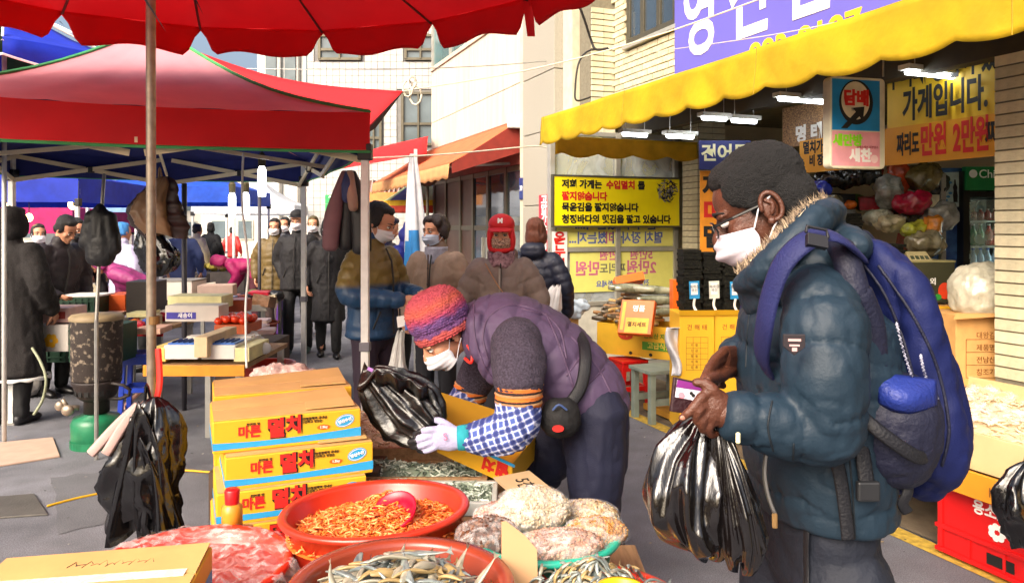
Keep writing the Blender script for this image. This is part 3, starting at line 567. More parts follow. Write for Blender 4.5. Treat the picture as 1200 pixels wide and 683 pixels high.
# --- big red parasol over the foreground stall
pc_ = Vector((-1.352, 2.9, 0)); PR, PZ = 1.83, 2.77
t = thing('red_parasol', 'big red scalloped parasol on a steel pole beside the stacked anchovy boxes', 'parasol', (pc_.x, pc_.y, 0))
NSEG = 16
def rim(k, r=PR, z=PZ): a = rad(-39.5 + 22.5 * k); return Vector((pc_.x + .02 + r * math.sin(a), pc_.y - .05 + r * math.cos(a), z))
apex = Vector((pc_.x, pc_.y, PZ + .62))
for k in range(NSEG):
    a, b = rim(k), rim(k + 1)
    g = MB()
    def pan(u, v, a=a, b=b): p = apex.lerp(a.lerp(b, v), max(u, .02)); p.z -= .09 * math.sin(math.pi * u) * (1 + .5 * math.sin(math.pi * v)) * .8; return p
    g.grid(pan, 8, 6); g.build('canopy_panel', REDC, t, smooth=True)
    g = MB()
    def flap(u, v, a=a, b=b):
        p = a.lerp(b, v); out = (p - Vector((pc_.x, pc_.y, PZ))).normalized(); w = min(1, max(0, (.5 - abs(v - .5)) / .13)); w = w * w * (3 - 2 * w)
        p = p + out * (.008 * math.sin(v * 14 + k) * u + .02 * u); p.z -= u * (.015 + .15 * w * (1 + .1 * math.sin(v * 9 + k * 2))) - .035 * math.sin(math.pi * v) * .4; return p
    g.grid(flap, 5, 22); g.build('valance', mat('red_valance_canvas', '#e0161c', .75, var=.06, scale=4, trans=.36), t, smooth=True, solid=.003)
    g = MB(); g.tube([apex.lerp(a, .1) - Vector((0, 0, .02)), apex.lerp(a, .5) - Vector((0, 0, .085)), a - Vector((0, 0, .012))], .007, n=6); g.build('rib', mat('brown_rib', '#5c2018', .6), t)
g = MB(); g.tube([pc_, Vector((pc_.x - .01, pc_.y, 1.2)), Vector((pc_.x - .012, pc_.y, 2.4)), apex + Vector((0, 0, .08))], .0175, n=14); g.build('pole', POLE, t, smooth=True)
g = MB(); g.rod(pc_ + Vector((0, 0, 1.21)), pc_ + Vector((0, 0, 1.24)), .021, 14); g.build('collar', mat('dull_brass', '#8a6a40', .5, metal=.5), t)
g = MB(); g.lathe([(.001, 0), (.2, 0), (.2, .06), (.05, .09), (.03, .3), (.001, .3)], pc_); g.build('base', mat('concrete_base', '#7d7a74', .9), t, smooth=False)
e_ = rim(4); g = MB(); g.quad(e_ + Vector((-.03, 0, .02)), e_ + Vector((.03, 0, .0)), e_ + Vector((.04, 0, -.2)), e_ + Vector((-.0, 0, -.2))); g.build('tie_strap', REDC, t, solid=.004)
# --- red pop-up tent
def tent(A, ww, dd, zb, zt, zp, mtop, mlin, trim, label, name='pop_up_tent', legs=True, truss=True, grp=None, th=TH, trussm=None, leglen=0, drop=0.0):
    """A: right front corner on the ground; ww to the left, dd away"""
    ex = Vector((-math.cos(th), -math.sin(th), 0)); ey = Vector((-math.sin(th), math.cos(th), 0)); A = Vector((A[0], A[1], 0))
    c = [A, A + ex * ww, A + ex * ww + ey * dd, A + ey * dd]; t = thing(name, label, 'tent', tuple((c[0] + c[2]) / 2), 0, grp)
    ctr = (c[0] + c[2]) / 2
    for k in range(4):
        a, b = c[k], c[(k + 1) % 4]
        g = MB()
        def slope(u, v, a=a, b=b):
            p = a.lerp(b, v); e = p + Vector((0, 0, zt - drop * math.sin(math.pi * v))); q = ctr + Vector((0, 0, zp)); r = e.lerp(q, u)
            r.z = e.z + (q.z - e.z) * (.55 * u + .45 * u * u * (1.1 - .1 * u)) - .03 * math.sin(math.pi * u) + .006 * math.sin(v * 40 + u * 9) * (1 - u); return r
        g.grid(slope, 12, 24); g.build('canopy_panel', REDSHEEN if mtop is REDT else mtop, t, smooth=True)  # red tent roof: sky sheen put into the canvas colour
        g = MB(); n_ = (a - b).cross(Vector((0, 0, 1))).normalized()
        if (ctr - a).dot(n_) > 0: n_ = -n_
        def vl(u, v, a=a, b=b, o=0): p = a.lerp(b, v); return p + n_ * (.006 + o + .012 * math.sin(v * 17 + u * 2) * u) + Vector((0, 0, zt - drop * math.sin(math.pi * v) * (1 - u * .6) - u * (zt - zb)))
        g.grid(vl, 6, 30); g.build('valance', mtop, t, smooth=True)
        if mlin: g = MB(); g.grid(lambda u, v: vl(u, v, o=-.012), 4, 16); g.build('lining', mlin, t, smooth=True); g = MB(); g.grid(lambda u, v: slope(u, v) - Vector((0, 0, .025)), 6, 10); g.build('lining', mlin, t, smooth=True)
        if trim:
            g = MB(); g.tube([vl(1, v / 12) for v in range(13)], .009, n=5); g.tube([slope(u / 10, 0) + Vector((0, 0, .006)) for u in range(11)], .011, n=5); g.build('trim', trim, t)
    if legs:
        for p in c:
            g = MB(); q = p + (ctr - p).normalized() * .03; g.box((q.x, q.y, zt / 2 - .02), (.042, .042, zt - .06)); l = g.build('leg', WHITEMETAL, t, bevel=.004)
            g = MB(); g.box((q.x, q.y, zb - .0), (.075, .075, .09)); g.build('joint', mat('black_plastic', '#16151a', .5), l, bevel=.006)
            g = MB(); g.box((q.x, q.y, .92), (.058, .058, .05)); g.build('clamp', mat('grey_plastic', '#6a6870', .5), l, bevel=.006); g = MB(); g.box((q.x, q.y, .01), (.1, .1, .016)); g.build('foot', STEEL, l)
    if truss:
        for k in range(4):
            a, b = c[k], c[(k + 1) % 4]; ins = (ctr - (a + b) / 2).normalized() * .05
            for j in range(2):
                p = a.lerp(b, j / 2 + .015) + ins; q = a.lerp(b, (j + 1) / 2 - .015) + ins; z0, z1 = zb - .04, zt - .06; n2 = ins.normalized() * .014
                for (za, zc, o) in ((z0, z1, n2), (z1, z0, -n2)):
                    g = MB(); M = frame(p + o + Vector((0, 0, za)), q - p + Vector((0, 0, zc - za)), (0, 0, 1)); ln = ((q - p) + Vector((0, 0, zc - za))).length
                    g.box((ln / 2, 0, 0), (ln, .034, .014), M); g.build('truss_bar', trussm or WHITEMETAL, t)
                g = MB(); m_ = (p + q) / 2; g.box((m_.x, m_.y, (z0 + z1) / 2), (.05, .05, .05)); g.build('truss_joint', mat('black_plastic'), t, bevel=.005)
        g = MB(); g.rod(ctr + Vector((0, 0, zb + .1)), ctr + Vector((0, 0, zp - .02)), .018); g.build('centre_post', trussm or WHITEMETAL, t)
        for k in range(4):
            a, b = c[k], c[(k + 1) % 4]; m_ = (a + b) / 2; g = MB(); M = frame(m_ + Vector((0, 0, zb + .02)), ctr - m_ + Vector((0, 0, .15)), (0, 0, 1)); ln = (ctr - m_).length; g.box((ln / 2, 0, 0), (ln, .028, .014), M); g.build('truss_bar', trussm or WHITEMETAL, t)
    return t, c
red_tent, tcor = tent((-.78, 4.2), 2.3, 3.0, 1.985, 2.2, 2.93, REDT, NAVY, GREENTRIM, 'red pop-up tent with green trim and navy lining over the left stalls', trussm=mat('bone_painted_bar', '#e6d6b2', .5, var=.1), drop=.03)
# --- red tarp behind the tent, with rope
t = thing('red_tarp', 'red tarpaulin stretched behind the tent and tied by its corner to a white rope', 'tarpaulin', P(380, 150, 6.9))
c0, c1, c2, c3 = P(235, 62, 8.6), P(472, 107, 6.6), P(428, 152, 6.2), P(240, 150, 7.4)
g = MB(); g.grid(lambda u, v: c0.lerp(c1, v).lerp(c3.lerp(c2, v), u) + Vector((0, .05 * math.sin(v * 8) * u, -.10 * math.sin(math.pi * v) * (1 - u))), 10, 20); g.build('sheet', REDC, t, smooth=True, solid=.004)
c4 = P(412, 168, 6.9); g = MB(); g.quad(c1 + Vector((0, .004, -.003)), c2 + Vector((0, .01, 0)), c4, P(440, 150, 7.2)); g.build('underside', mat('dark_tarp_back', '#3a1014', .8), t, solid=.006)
ROPE = mat('pale_rope', '#c9c2ae', .8); DKW = mat('black_cable', '#1b1a1a', .6)
def line(name, label, pts, r, m, cat='rope', n=5):
    g = MB(); g.tube(crv(pts, 8), r, n=n); return tag(g.build(name, m, smooth=True), label, cat)
line('rope', 'white rope running from the red tarp corner up to the shop front', [P(472, 107, 6.6), P(620, 82, 6.4), P(760, 45, 6.1), P(905, -6, 5.6)], .006, ROPE)
g = MB(); 
for (a, b, c) in ((478, 104, 12), (487, 112, 14), (483, 97, 9)): g.tube([P(a + c * math.cos(k * .7) * .5, b + c * math.sin(k * .7) * .8, 6.58 + .01 * k) for k in range(10)], .009, n=6)
tag(g.build('rope_knot', ROPE, smooth=True), 'looped knot of pale rope at the tip of the red tarp', 'rope')
line('thin_wire', 'thin grey wire crossing before the tiled building', [P(240, 80, 9), P(420, 82, 9), P(560, 78, 9.5), P(640, 72, 9.8)], .006, STEEL, 'wire')
line('lower_rope', 'pale cord strung from the orange awning to the yellow awning corner', [P(400, 187, 6), P(520, 181, 6.6), P(620, 172, 7.2), P(640, 173, 7.3)], .007, ROPE)
line('power_cable', 'black cable hanging down the brick pier beside the stairwell window', [P(672, -8, 7.6), P(683, 18, 7.7), P(692, 45, 7.8), P(698, 58, 7.8), P(712, 57, 7.8)], .013, DKW, 'cable')
line('loop_cable', 'thin black cable looping off the brick pier past the beige window', [P(714, 58, 7.85), P(690, 60, 7.8), P(678, 75, 7.75), P(674, 105, 7.75), P(676, 118, 7.75), P(692, 114, 7.8)], .010, DKW, 'cable')
line('sign_wire', 'thin wire over the violet sign', [P(760, 62, 6.4), P(900, 42, 5.2), P(1010, 20, 4.5)], .003, ROPE, 'wire')
# --- multi-colour parasol behind left
t = thing('striped_parasol', 'large blue, green and red panelled parasol behind the tent at upper left', 'parasol', P(5, 300, 5.6) * Vector((1, 1, 0)))
pz = Vector((P(5, 265, 5.6).x, 5.6, 0)); cols = ['#c81c22', '#e8e2d4', '#1a38c8', '#0f3a22']
ap = pz + Vector((0, 0, 3.25))
for k in range(8):
    m_ = mat('parasol_' + ['red', 'cream', 'blue', 'green'][k % 4], cols[k % 4], .75, trans=.35)
    a = rad(45 * k + 12); b = rad(45 * k + 57); A_ = pz + Vector((1.15 * math.sin(a), 1.15 * math.cos(a), 2.72)); B_ = pz + Vector((1.15 * math.sin(b), 1.15 * math.cos(b), 2.72))
    g = MB(); g.grid(lambda u, v: ap.lerp(A_.lerp(B_, v), u) - Vector((0, 0, .08 * math.sin(math.pi * u))), 6, 6); g.build('canopy_panel', m_, t, smooth=True, solid=.004)
    g = MB(); g.grid(lambda u, v: A_.lerp(B_, v) - Vector((0, 0, u * (.1 + .05 * math.sin(math.pi * v)))), 2, 10); g.build('valance', m_, t, smooth=True, solid=.004)
    g = MB(); g.tube([A_.lerp(B_, v / 10) - Vector((0, 0, .1 + .05 * math.sin(math.pi * v / 10))) for v in range(11)], .008, n=5); g.build('piping', WHITEINK, t)
    g = MB(); g.rod(ap - Vector((0, 0, .03)), A_ - Vector((0, 0, .02)), .008); g.build('rib', WHITEMETAL, t)
lathe_pole(t, pz, ap, .016, WHITEMETAL)
# --- far tents and parasols
BL = mat('blue_canvas', '#1d52c8', .7, trans=.3); BL2 = mat('deep_blue_canvas', '#1b34b0', .7, trans=.3); SKYC = mat('sky_blue_canvas', '#8cb4e0', .7, trans=.3); WHC = mat('white_canvas', '#dfe3ea', .7, trans=.3); MAG = mat('magenta_canvas', '#b81f6c', .7, trans=.3)
def far_tent(px, d, w, zb, zt, zp, m, lab, th=.1): tent((P(px, 265, d).x, d), w, 2.8, zb, zt, zp, m, None, None, lab, truss=False, th=th)
far_tent(275, 13, 2.4, 1.98, 2.25, 2.95, BL, 'blue tent above the hanging brown bag in mid distance')
far_tent(92, 9.0, 2.8, 1.86, 2.16, 2.6, BL2, 'deep blue canopy at left behind the dark jacketed shoppers')
far_tent(160, 15, 2.4, 1.85, 2.15, 2.8, SKYC, 'pale blue tent behind the black hanging jacket')
far_tent(345, 17, 2.2, 1.85, 2.05, 2.75, WHC, 'white tent with blue edge left of the market crowd')
far_tent(85, 13.5, 3.2, 1.45, 1.9, 2.2, MAG, 'magenta and red low awning deep in the left stalls')
far_tent(135, 19, 2.6, 1.7, 2.1, 2.5, mat('yellow_green_canvas', '#c2c84a', .7, trans=.3), 'yellow green tent deep behind the hanging jacket')
t = thing('far_parasol', 'blue, green, yellow and red parasol beyond the woman in the taupe coat', 'parasol', P(494, 265, 16) * Vector((1, 1, 0)))
q_ = P(494, 265, 16) * Vector((1, 1, 0)); cl = ['#4a5fb4', '#9fb48a', '#5a78c0', '#b4bfa0']
for k in range(8):
    A_ = q_ + Vector((.8 * math.sin(k * math.pi / 4), .8 * math.cos(k * math.pi / 4), 2.10)); B_ = q_ + Vector((.8 * math.sin((k + 1) * math.pi / 4), .8 * math.cos((k + 1) * math.pi / 4), 2.10)); ap = q_ + Vector((0, 0, 2.62))
    g = MB(); g.grid(lambda u, v: ap.lerp(A_.lerp(B_, v), u), 3, 3); g.build('canopy_panel', mat('far_parasol_%d' % (k % 4) if False else 'far_parasol_' + ['blue', 'sage', 'azure', 'olive'][k % 4], cl[k % 4], .7, trans=.3), t, solid=.004)
    for z0, z1, m_ in ((0, .11, mat('valance_yellow', '#e0b820', .7, trans=.3)), (.11, .24, mat('valance_red', '#c8402a', .7, trans=.3))):
        g = MB(); g.quad(A_ - Vector((0, 0, z0)), B_ - Vector((0, 0, z0)), B_ - Vector((0, 0, z1)), A_ - Vector((0, 0, z1))); g.build('valance', m_, t, solid=.004)
lathe_pole(t, q_, q_ + Vector((0, 0, 2.6)), .02, WHITEMETAL)
t = thing('red_awning', 'small red awning sagging at the far end of the orange awning', 'awning', P(470, 180, 15))
a0, a1, a2, a3 = P(502, 160, 15.2), P(508, 166, 15), P(400, 197, 13.5), P(470, 168, 15.5)
g = MB(); g.grid(lambda u, v: a0.lerp(a3, v).lerp(P(500, 180, 13.4).lerp(P(398, 198, 13.4), v), u) + Vector((0, 0, .1 * math.sin(math.pi * u))), 8, 8); g.build('canopy', REDC, t, smooth=True, solid=.01)
t = thing('tiled_eave', 'brown tiled eave with orange fascia far beyond the tent leg', 'roof', P(445, 225, 16))
g = MB(); M = frame(P(405, 228, 16), (1, 0, 0), (0, .3, 1)); g.box((.62, .16, -.05), (1.24, .32, .06), M); g.build('roof_deck', mat('eave_brown', '#6a4238', .7), t)
for k in range(13): g = MB(); g.tube([M @ Vector((.05 + k * .095, 0, .01)), M @ Vector((.05 + k * .095 + .03, .32, .01))], .022, n=6); g.build('roof_tile', mat('eave_tile', '#a08a84', .6), t)
MB().box(P(445, 232, 15.95), (1.3, .05, .24)).build('fascia', mat('eave_orange', '#d08a4a', .7), t)
# price board, round mirror
t = thing('price_board', 'green and red digit board hung in the far street', 'sign', P(386, 262, 14))
for k, (c, m_) in enumerate((('2', mat('board_green', '#2f9a58', .6)), ('9', mat('board_green')), ('0', mat('board_red', '#d23a48', .6)))):
    M = frame(P(381, 239 + k * 11, 14), (1, 0, 0), (0, 0, 1)); g = MB(); g.prism([(0, 0), (.2, 0), (.2, .165), (0, .165)], M, .02); p = g.build('panel', m_, t); text(c, .16, WHITEINK, p, M @ Matrix.Translation((.1, .08, .002)))
g = MB(); M = frame(P(501, 206, 13), (1, 0, 0), (0, 0, 1)); disc(g, M, 0, 0, .17, .17, .03); t = thing('round_mirror', 'round brown traffic mirror under the orange awning', 'mirror', P(501, 217, 13)); g.build('disc', mat('mirror_brown', '#7a5a50', .3), t); g = MB(); ring2(g, M, 0, 0, .19, .19, .03, .04); g.build('rim', ALU, t)
g = MB(); g.rod(P(501, 206, 13.05), Vector((P(501, 206, 13.05).x, 13.05, 0)), .025); g.build('post', ALU, t)
# folded parasol
t = thing('folded_parasol', 'folded white and blue parasol standing upright behind the shoppers', 'parasol', P(487, 265, 6.8) * Vector((1, 1, 0)))
b0 = P(487, 265, 6.8) * Vector((1, 1, 0))
def fold(u, v): a = v * 2 * math.pi; r_ = (.02 + .085 * u ** .7) * (1 + .3 * math.cos(a * 4)); return b0 + Vector((r_ * math.cos(a) + .05 * (u - .5), r_ * math.sin(a) * .8, 2.22 - 1.35 * u))
g = MB(); g.cur = 0
g.grid(fold, 14, 40); g.mi = [1 if (i // 40) > 6 and 10 < (i % 40) < 34 and (i % 40) > 36 - (i // 40) * 2 else 0 for i in range(len(g.f))]; g.build('cover', [mat('off_white_cloth', '#d6d8dc', .8), mat('azure_cloth', '#2f7fc0', .8)], t, smooth=True)
lathe_pole(t, b0, b0 + Vector((0, 0, 2.26)), .016, WHITEMETAL)
# --- things hung from the poles
def hung_bag(name, label, cat, top, sz, m, seed=0, folds_=9, open_=.0, hang=None, bottom=1.0, m2=None):
    """bunched sheet bag hanging from `top`: sz=(width, depth, height)"""
    t = thing(name, label, cat, top - Vector((0, 0, sz[2])))
    def fn(u, v):
        a = v * 2 * math.pi; k = min(1, .12 + 1.25 * u ** .6) if u < .75 else 1 - .25 * ((u - .75) / .25) ** 2 * bottom
        r_ = k * (1 + (.16 * (1 - u) + .07) * math.sin(a * folds_ + seed) + .1 * math.sin(a * 3 + seed * 2 + u * 4))
        q = np.array([[math.cos(a) * 1.6 + seed, math.sin(a) * 1.6, u * 3.2]]); r_ *= 1 + .22 * (1 - abs(float(vnoise(q * 1.7)[0]))) ** 2 - .1 + .08 * (1 - abs(float(vnoise(q * 4 + 3)[0]))) ** 3 + .03 * float(vnoise(q * 9)[0])
        return top + Vector((sz[0] / 2 * r_ * math.cos(a) + .03 * math.sin(u * 5 + seed), sz[1] / 2 * r_ * math.sin(a), -sz[2] * (u + .05 * math.sin(a * 2 + seed) * u)))
    g = MB(); g.grid(fn, 28, 72)
    if m2: g.mi = [1 if math.sin((i % 72) / 72 * 6.28 * 2 + seed) > .3 else 0 for i in range(len(g.f))]
    o = g.build('bag_body', [m, m2] if m2 else m, t, smooth=True); g = MB(); g.tube(crv([top + Vector((-.01, 0, -.02)), top + Vector((.0, -.01, .05)), top + Vector((.012, 0, -.02))], 4), .006, n=5); g.build('handle', m, t)
    return t
hb = hung_bag('black_bag', 'limp black plastic bag tied to the parasol pole with red string', 'bag', Vector((pc_.x + .01, 2.83, .95)), (.27, .17, .44), BLACKPL, 1, 5)
# flat floppy sheets of the bag bundle
g = MB()
for k, (x0, x1, z0, z1) in enumerate(((-.13, -.01, .86, .5), (-.10, .06, .92, .46), (.0, .18, .9, .47), (.08, .19, .8, .45))):
    def sh(u, v, x0=x0, x1=x1, z0=z0, z1=z1, k=k): x = (x0 + (x1 - x0) * v) * (.25 + .75 * u ** .7); return Vector((pc_.x + x, 2.79 - .02 * k + .035 * math.sin(v * 7 + k * 2 + u * 3) * u, z0 + (z1 - z0) * u - .03 * math.sin(v * 5 + k)))
    g.grid(sh, 12, 12)
g.build('loose_sheets', BLACKPL, hb, smooth=True, solid=.002)
g = MB(); g.tube(crv([Vector((pc_.x + .03, 2.87, 1.12)), Vector((pc_.x + .04, 2.86, 1.0)), Vector((pc_.x + .03, 2.85, .93))], 4), (.012, .006), n=6); g.build('red_string', mat('red_string', '#e0281c', .5), hb)
for dx, m_ in ((-.05, mat('pinkish_grey', '#b79a94', .6)), (-.02, BLACKPL), (-.075, mat('pinkish_grey'))):
    g = MB(); g.tube(crv([Vector((pc_.x + .0, 2.78, .93)), Vector((pc_.x + dx, 2.77, .86)), Vector((pc_.x + dx * 2.2, 2.765, .76))], 5), (.018, .004), n=6); g.build('bag_mouth', m_, hb, smooth=True)
BRB = mat('brown_plastic_sheet', '#8a6a4c', .4, var=.3, scale=6, bump=.3, bscale=15); BRB2 = mat('dark_brown_plastic', '#3a2a26', .35, bump=.3, bscale=15)
hung_bag('brown_bag', 'bunch of brown carrier bags hanging under the red tent behind the pole', 'bag', P(188, 207, 4.4) , (.27, .2, .34), BRB, 2, 6, m2=BRB2)
hung_bag('black_carrier_bags', 'bundle of black carrier bags hanging below the brown ones', 'bag', P(183, 262, 4.6), (.2, .16, .3), BLACKPL, 4, 5)
t = thing('hung_jacket', 'black jacket hanging from a thin pole among the left stalls', 'jacket', P(118, 300, 5.2))
g = MB(); jp = P(118, 300, 5.2)
g.tube([jp + Vector((0, 0, -.02)), jp + Vector((0, 0, .1)), jp + Vector((0, 0, .28)), jp + Vector((0, 0, .34))], [(.1, .06), (.1, .06), (.07, .05), (.03, .03)], ax=(1, 0, 0)); g.tube([jp + Vector((-.06, 0, .27)), jp + Vector((-.11, 0, .08))], [.045, .04]); g.tube([jp + Vector((.06, 0, .27)), jp + Vector((.1, 0, .04))], [.045, .04])
me_ = rmesh(g, .012, 3, folds(.012, sd=3)); put(me_, 'jacket_body', mat('black_nylon', '#151417', .5, bump=.3, bscale=30), t)
t2 = thing('stall_pole', 'thin grey pole the black jacket hangs on', 'pole', P(118, 265, 5.25) * Vector((1, 1, 0)))
g = MB(); g.tube([P(113, 375, 5.2), P(118, 265, 5.25), P(122, 205, 5.3)], .012); g.build('shaft', STEEL, t2); g = MB(); g.rod(Vector((P(113, 375, 5.2).x, 5.2, 0)), P(113, 375, 5.2), .014); g.build('base_tube', STEEL, t2)
for px, py0, py1, d, nm in ((216, 215, 330, 6.6, 'dark tent pole right of the brown bags'), (304, 228, 300, 10, 'grey post beside the white lamp tubes')):
    lathe_pole(thing('stall_pole', nm, 'pole', P(px, 265, d) * Vector((1, 1, 0))), P(px, 265, d) * Vector((1, 1, 0)), P(px, py0, d), .022, mat('dark_steel', '#3c3a42', .5))
line('electric_cord', 'white electric cord hanging down before the tomato tray', [P(285, 180, 4.6), P(284, 240, 4.6), P(291, 310, 4.55), P(288, 360, 4.5), P(289, 430, 4.45)], .007, WHITEINK, 'cord')
LB = lamp_mat('lit_lamp', '#f6fbff', 6)
for px, py, d, lab in ((307, 212, 6.2, 'large lit white lamp hanging from the tent truss'), (272, 240, 7.5, 'small lit white lamp left of the cord'), (288, 240, 7.3, 'lit white lamp beside the white cord')):
    c = P(px, py, d); t = thing('hanging_lamp', lab, 'lamp', c, 0, 'lit lamps hung under the red tent')
    g = MB(); g.lathe([(.001, -.13), (.028, -.125), (.034, -.05), (.034, .08), (.018, .12), (.001, .12)], c, 14); g.build('bulb', LB, t, smooth=True); g = MB(); g.lathe([(.03, .115), (.034, .2), (.012, .23), (.001, .23)], c, 12); g.build('socket', mat('olive_socket', '#5c5638', .6), t)
    g = MB(); g.rod(c + Vector((0, 0, .22)), c + Vector((0, 0, .34 if px > 300 else .5)), .004); g.build('wire', DKW, t)
for px, py, d, s_, lab in ((10, 245, 7.8, .05, 'glowing orange bulb at far left above the dark coat'), (34, 255, 9, .04, 'small bright bulb under the magenta awning'), (85, 240, 9.5, .05, 'bright bulb at the edge of the blue canopy')):
    g = MB(); g.ell(P(px, py, d), (s_, s_, s_ * 1.2)); t = thing('bulb', lab, 'lamp', P(px, py + 4, d)); g.build('glass', lamp_mat('lit_bulb_' + str(px), '#ffc878', 14), t, smooth=True); g = MB(); g.rod(P(px, py - 4, d), P(px, py - 30, d), .005); g.build('wire', DKW, t)
# masks and pouches hung on the tent leg
t = thing('hung_bags', 'bundle of black and plum pouches hanging on the white tent leg', 'bag', P(410, 300, 4.35))
hp = P(410, 215, 4.35)
for k, (dx, dz, w_, h_, m_) in enumerate(((-.02, .02, .1, .38, mat('black_nylon')), (.06, -.02, .12, .36, mat('black_nylon')), (-.085, -.06, .1, .3, mat('plum_cloth', '#6e4a50', .7)), (.0, .04, .07, .13, mat('navy_cloth', '#2a3560', .7)), (.03, -.04, .06, .1, mat('tan_cloth', '#9a7a6a', .7)))):
    g = MB(); g.tube(crv([hp + Vector((dx * .3, -.01 * k, .06)), hp + Vector((dx, -.02 * k, dz - h_ * .4)), hp + Vector((dx * 1.2, -.02 * k, dz - h_))], 4), lerpl([(.02, .015), (w_ / 2, .03), (w_ / 2.2, .03)], 4), ax=(1, 0, 0), n=12)
    g.build('pouch', m_, t, smooth=True)
# ================================================================ GOODS: FOREGROUND STALL
FACEY = mat('printed_yellow_carton', '#e4ac26', .5, var=.05, scale=6); KRAFT = mat('kraft_carton_top', '#c89e62', .7, var=.07, scale=8, bump=.08, bscale=40); SKYB = mat('carton_blue_ink', '#2f9fd8', .5, var=.06); ORI = mat('orange_print', '#e06018', .5)
def carton(label, o, ang, sz=(.48, .3, .105), prints=True, flaps=0, grp='anchovy cartons', top=True, name='anchovy_carton'):
    """o = front-left bottom corner, x runs along the front"""
    t = thing(name, label, 'carton', o, ang, grp); M = WM[t.name]; w, d, h = sz
    MB().box((w / 2, d / 2, h / 2), sz, M).build('body', FACEY, t, bevel=.004)
    for k, (y0, y1) in enumerate(((.004, d / 2 - .003), (d / 2 + .003, d - .004))):
        g = MB(); tl = .006 + flaps * R.uniform(.3, 1) * .02
        g.hexa([M @ Vector(q) for q in ((.004, y0, h + .001), (w - .004, y0, h + .001), (w - .004, y1, h + .001 + tl * k), (.004, y1, h + .001 + tl * (1 - k) * 0))], [M @ Vector(q) for q in ((.004, y0, h + .005), (w - .004, y0, h + .005), (w - .004, y1, h + .005 + tl * k), (.004, y1, h + .005))]); g.build('flap', KRAFT, t)
    if flaps:
        g = MB(); g.hexa([M @ Vector(q) for q in ((w * .62, .02, h + .009), (w - .02, .01, h + .012), (w - .015, d * .38, h + .016), (w * .64, d * .4, h + .01))], [M @ Vector(q) for q in ((w * .62, .02, h + .013), (w - .02, .01, h + .016), (w - .015, d * .38, h + .022), (w * .64, d * .4, h + .014))]); g.build('tucked_flap', KRAFT, t)
    if prints:
        A = M @ frame((0, -.0005, 0), (1, 0, 0), (0, 0, 1))
        g = MB(); n = 16; lo = [(w * i / n, .012) for i in range(n + 1)]; up = [(w * (n - i) / n, .036 - .012 * math.sin((n - i) / n * 2.6 + .6) + .006) for i in range(n + 1)]
        g.prism(lo + up, A @ Matrix.Translation((0, 0, .0008)), .0006); g.build('wave_band', SKYB, t)
        text('마른', .042, REDINK, t, A @ Matrix.Translation((w * .235, h * .58, .001)), bold=.035, sx=.95)
        for s_, x, sz_ in (('멸', .41, .064), ('치', .53, .06)):
            text(s_, sz_, INK, t, A @ Matrix.Translation((w * (x + .006), h * (.6 if s_ == '멸' else .66) - .001, .001)), bold=.085); text(s_, sz_, REDINK, t, A @ Matrix.Translation((w * x, h * (.6 if s_ == '멸' else .66), .0018)), bold=.045)
        text('천연의 맛', .011, INK, t, A @ Matrix.Translation((w * .26, h * .82, .001)))
        text('남해안청정해역 국내산\n신선하고 맛있는', .0105, INK, t, A @ Matrix.Translation((w * .655, h * .78, .001)))
        g = MB(); disc(g, A, w * .735, h * .52, .022, .0085, .0012); g.build('weight_badge', ORI, t); text('1.5kg', .012, WHITEINK, t, A @ Matrix.Translation((w * .735, h * .52, .002)))
        B = A @ Matrix.Translation((w * .885, h * .66, 0)) @ Matrix.Rotation(.25, 4, 'Z'); g = MB(); disc(g, B, 0, 0, .033, .021, .0012); g.build('oval_logo', SKYB, t); g = MB(); ring2(g, B, 0, 0, .03, .018, .002, .002); g.build('logo_ring', WHITEINK, t); text('영신수산', .013, WHITEINK, t, B @ Matrix.Translation((0, 0, .002)), bold=.04)
        C_ = M @ frame((-.0005, d, 0), (0, -1, 0), (0, 0, 1)); g = MB(); rect(g, C_, .01, .014, d - .02, .022, .001).build('side_band', SKYB, t)
        C_ = M @ frame((w + .0005, 0, 0), (0, 1, 0), (0, 0, 1)); g = MB(); rect(g, C_, .01, .014, d - .02, .022, .001).build('side_band', SKYB, t)
    return t
ang = rad(23)
stand = thing('box_stand', 'low stand under the stacked yellow anchovy cartons', 'stand', (-.7, 2.7, 0)); MB().box((-.68, 2.75, .2), (.62, .4, .405)).build('body', mat('dark_stand', '#4a3a30', .8), stand)
carton('bottom yellow anchovy carton of the stack, mostly hidden by the shrimp tub', Vector((-.94, 2.44, .405)), ang)
carton('yellow anchovy carton second from bottom, under two printed ones', Vector((-.945, 2.43, .513)), ang)
carton('third yellow anchovy carton from the top of the stack, partly behind shrimp tub', Vector((-.94, 2.44, .622)), ang, flaps=.2)
carton('second yellow anchovy carton from the top of the stack', Vector((-.92, 2.46, .731)), rad(23.5), flaps=.3)
carton('topmost front yellow anchovy carton of the stack with opened flaps', Vector((-.967, 2.48, .842)), rad(23), flaps=1.2)
carton('yellow carton lying behind the topmost anchovy carton', Vector((-1.085, 2.79, .83)), rad(22), sz=(.5, .3, .13), flaps=1.3, prints=False); carton('lower yellow carton at the back of the stack', Vector((-1.075, 2.77, .69)), rad(22), sz=(.5, .3, .13), prints=False)
carton('small yellow carton end sticking out left of the stack', Vector((-.985, 2.60, .60)), rad(24), sz=(.2, .26, .14), prints=False)
MB().box((-.8, 2.98, .34), (.62, .34, .68)).build('rear_support', mat('dark_stand'), stand)
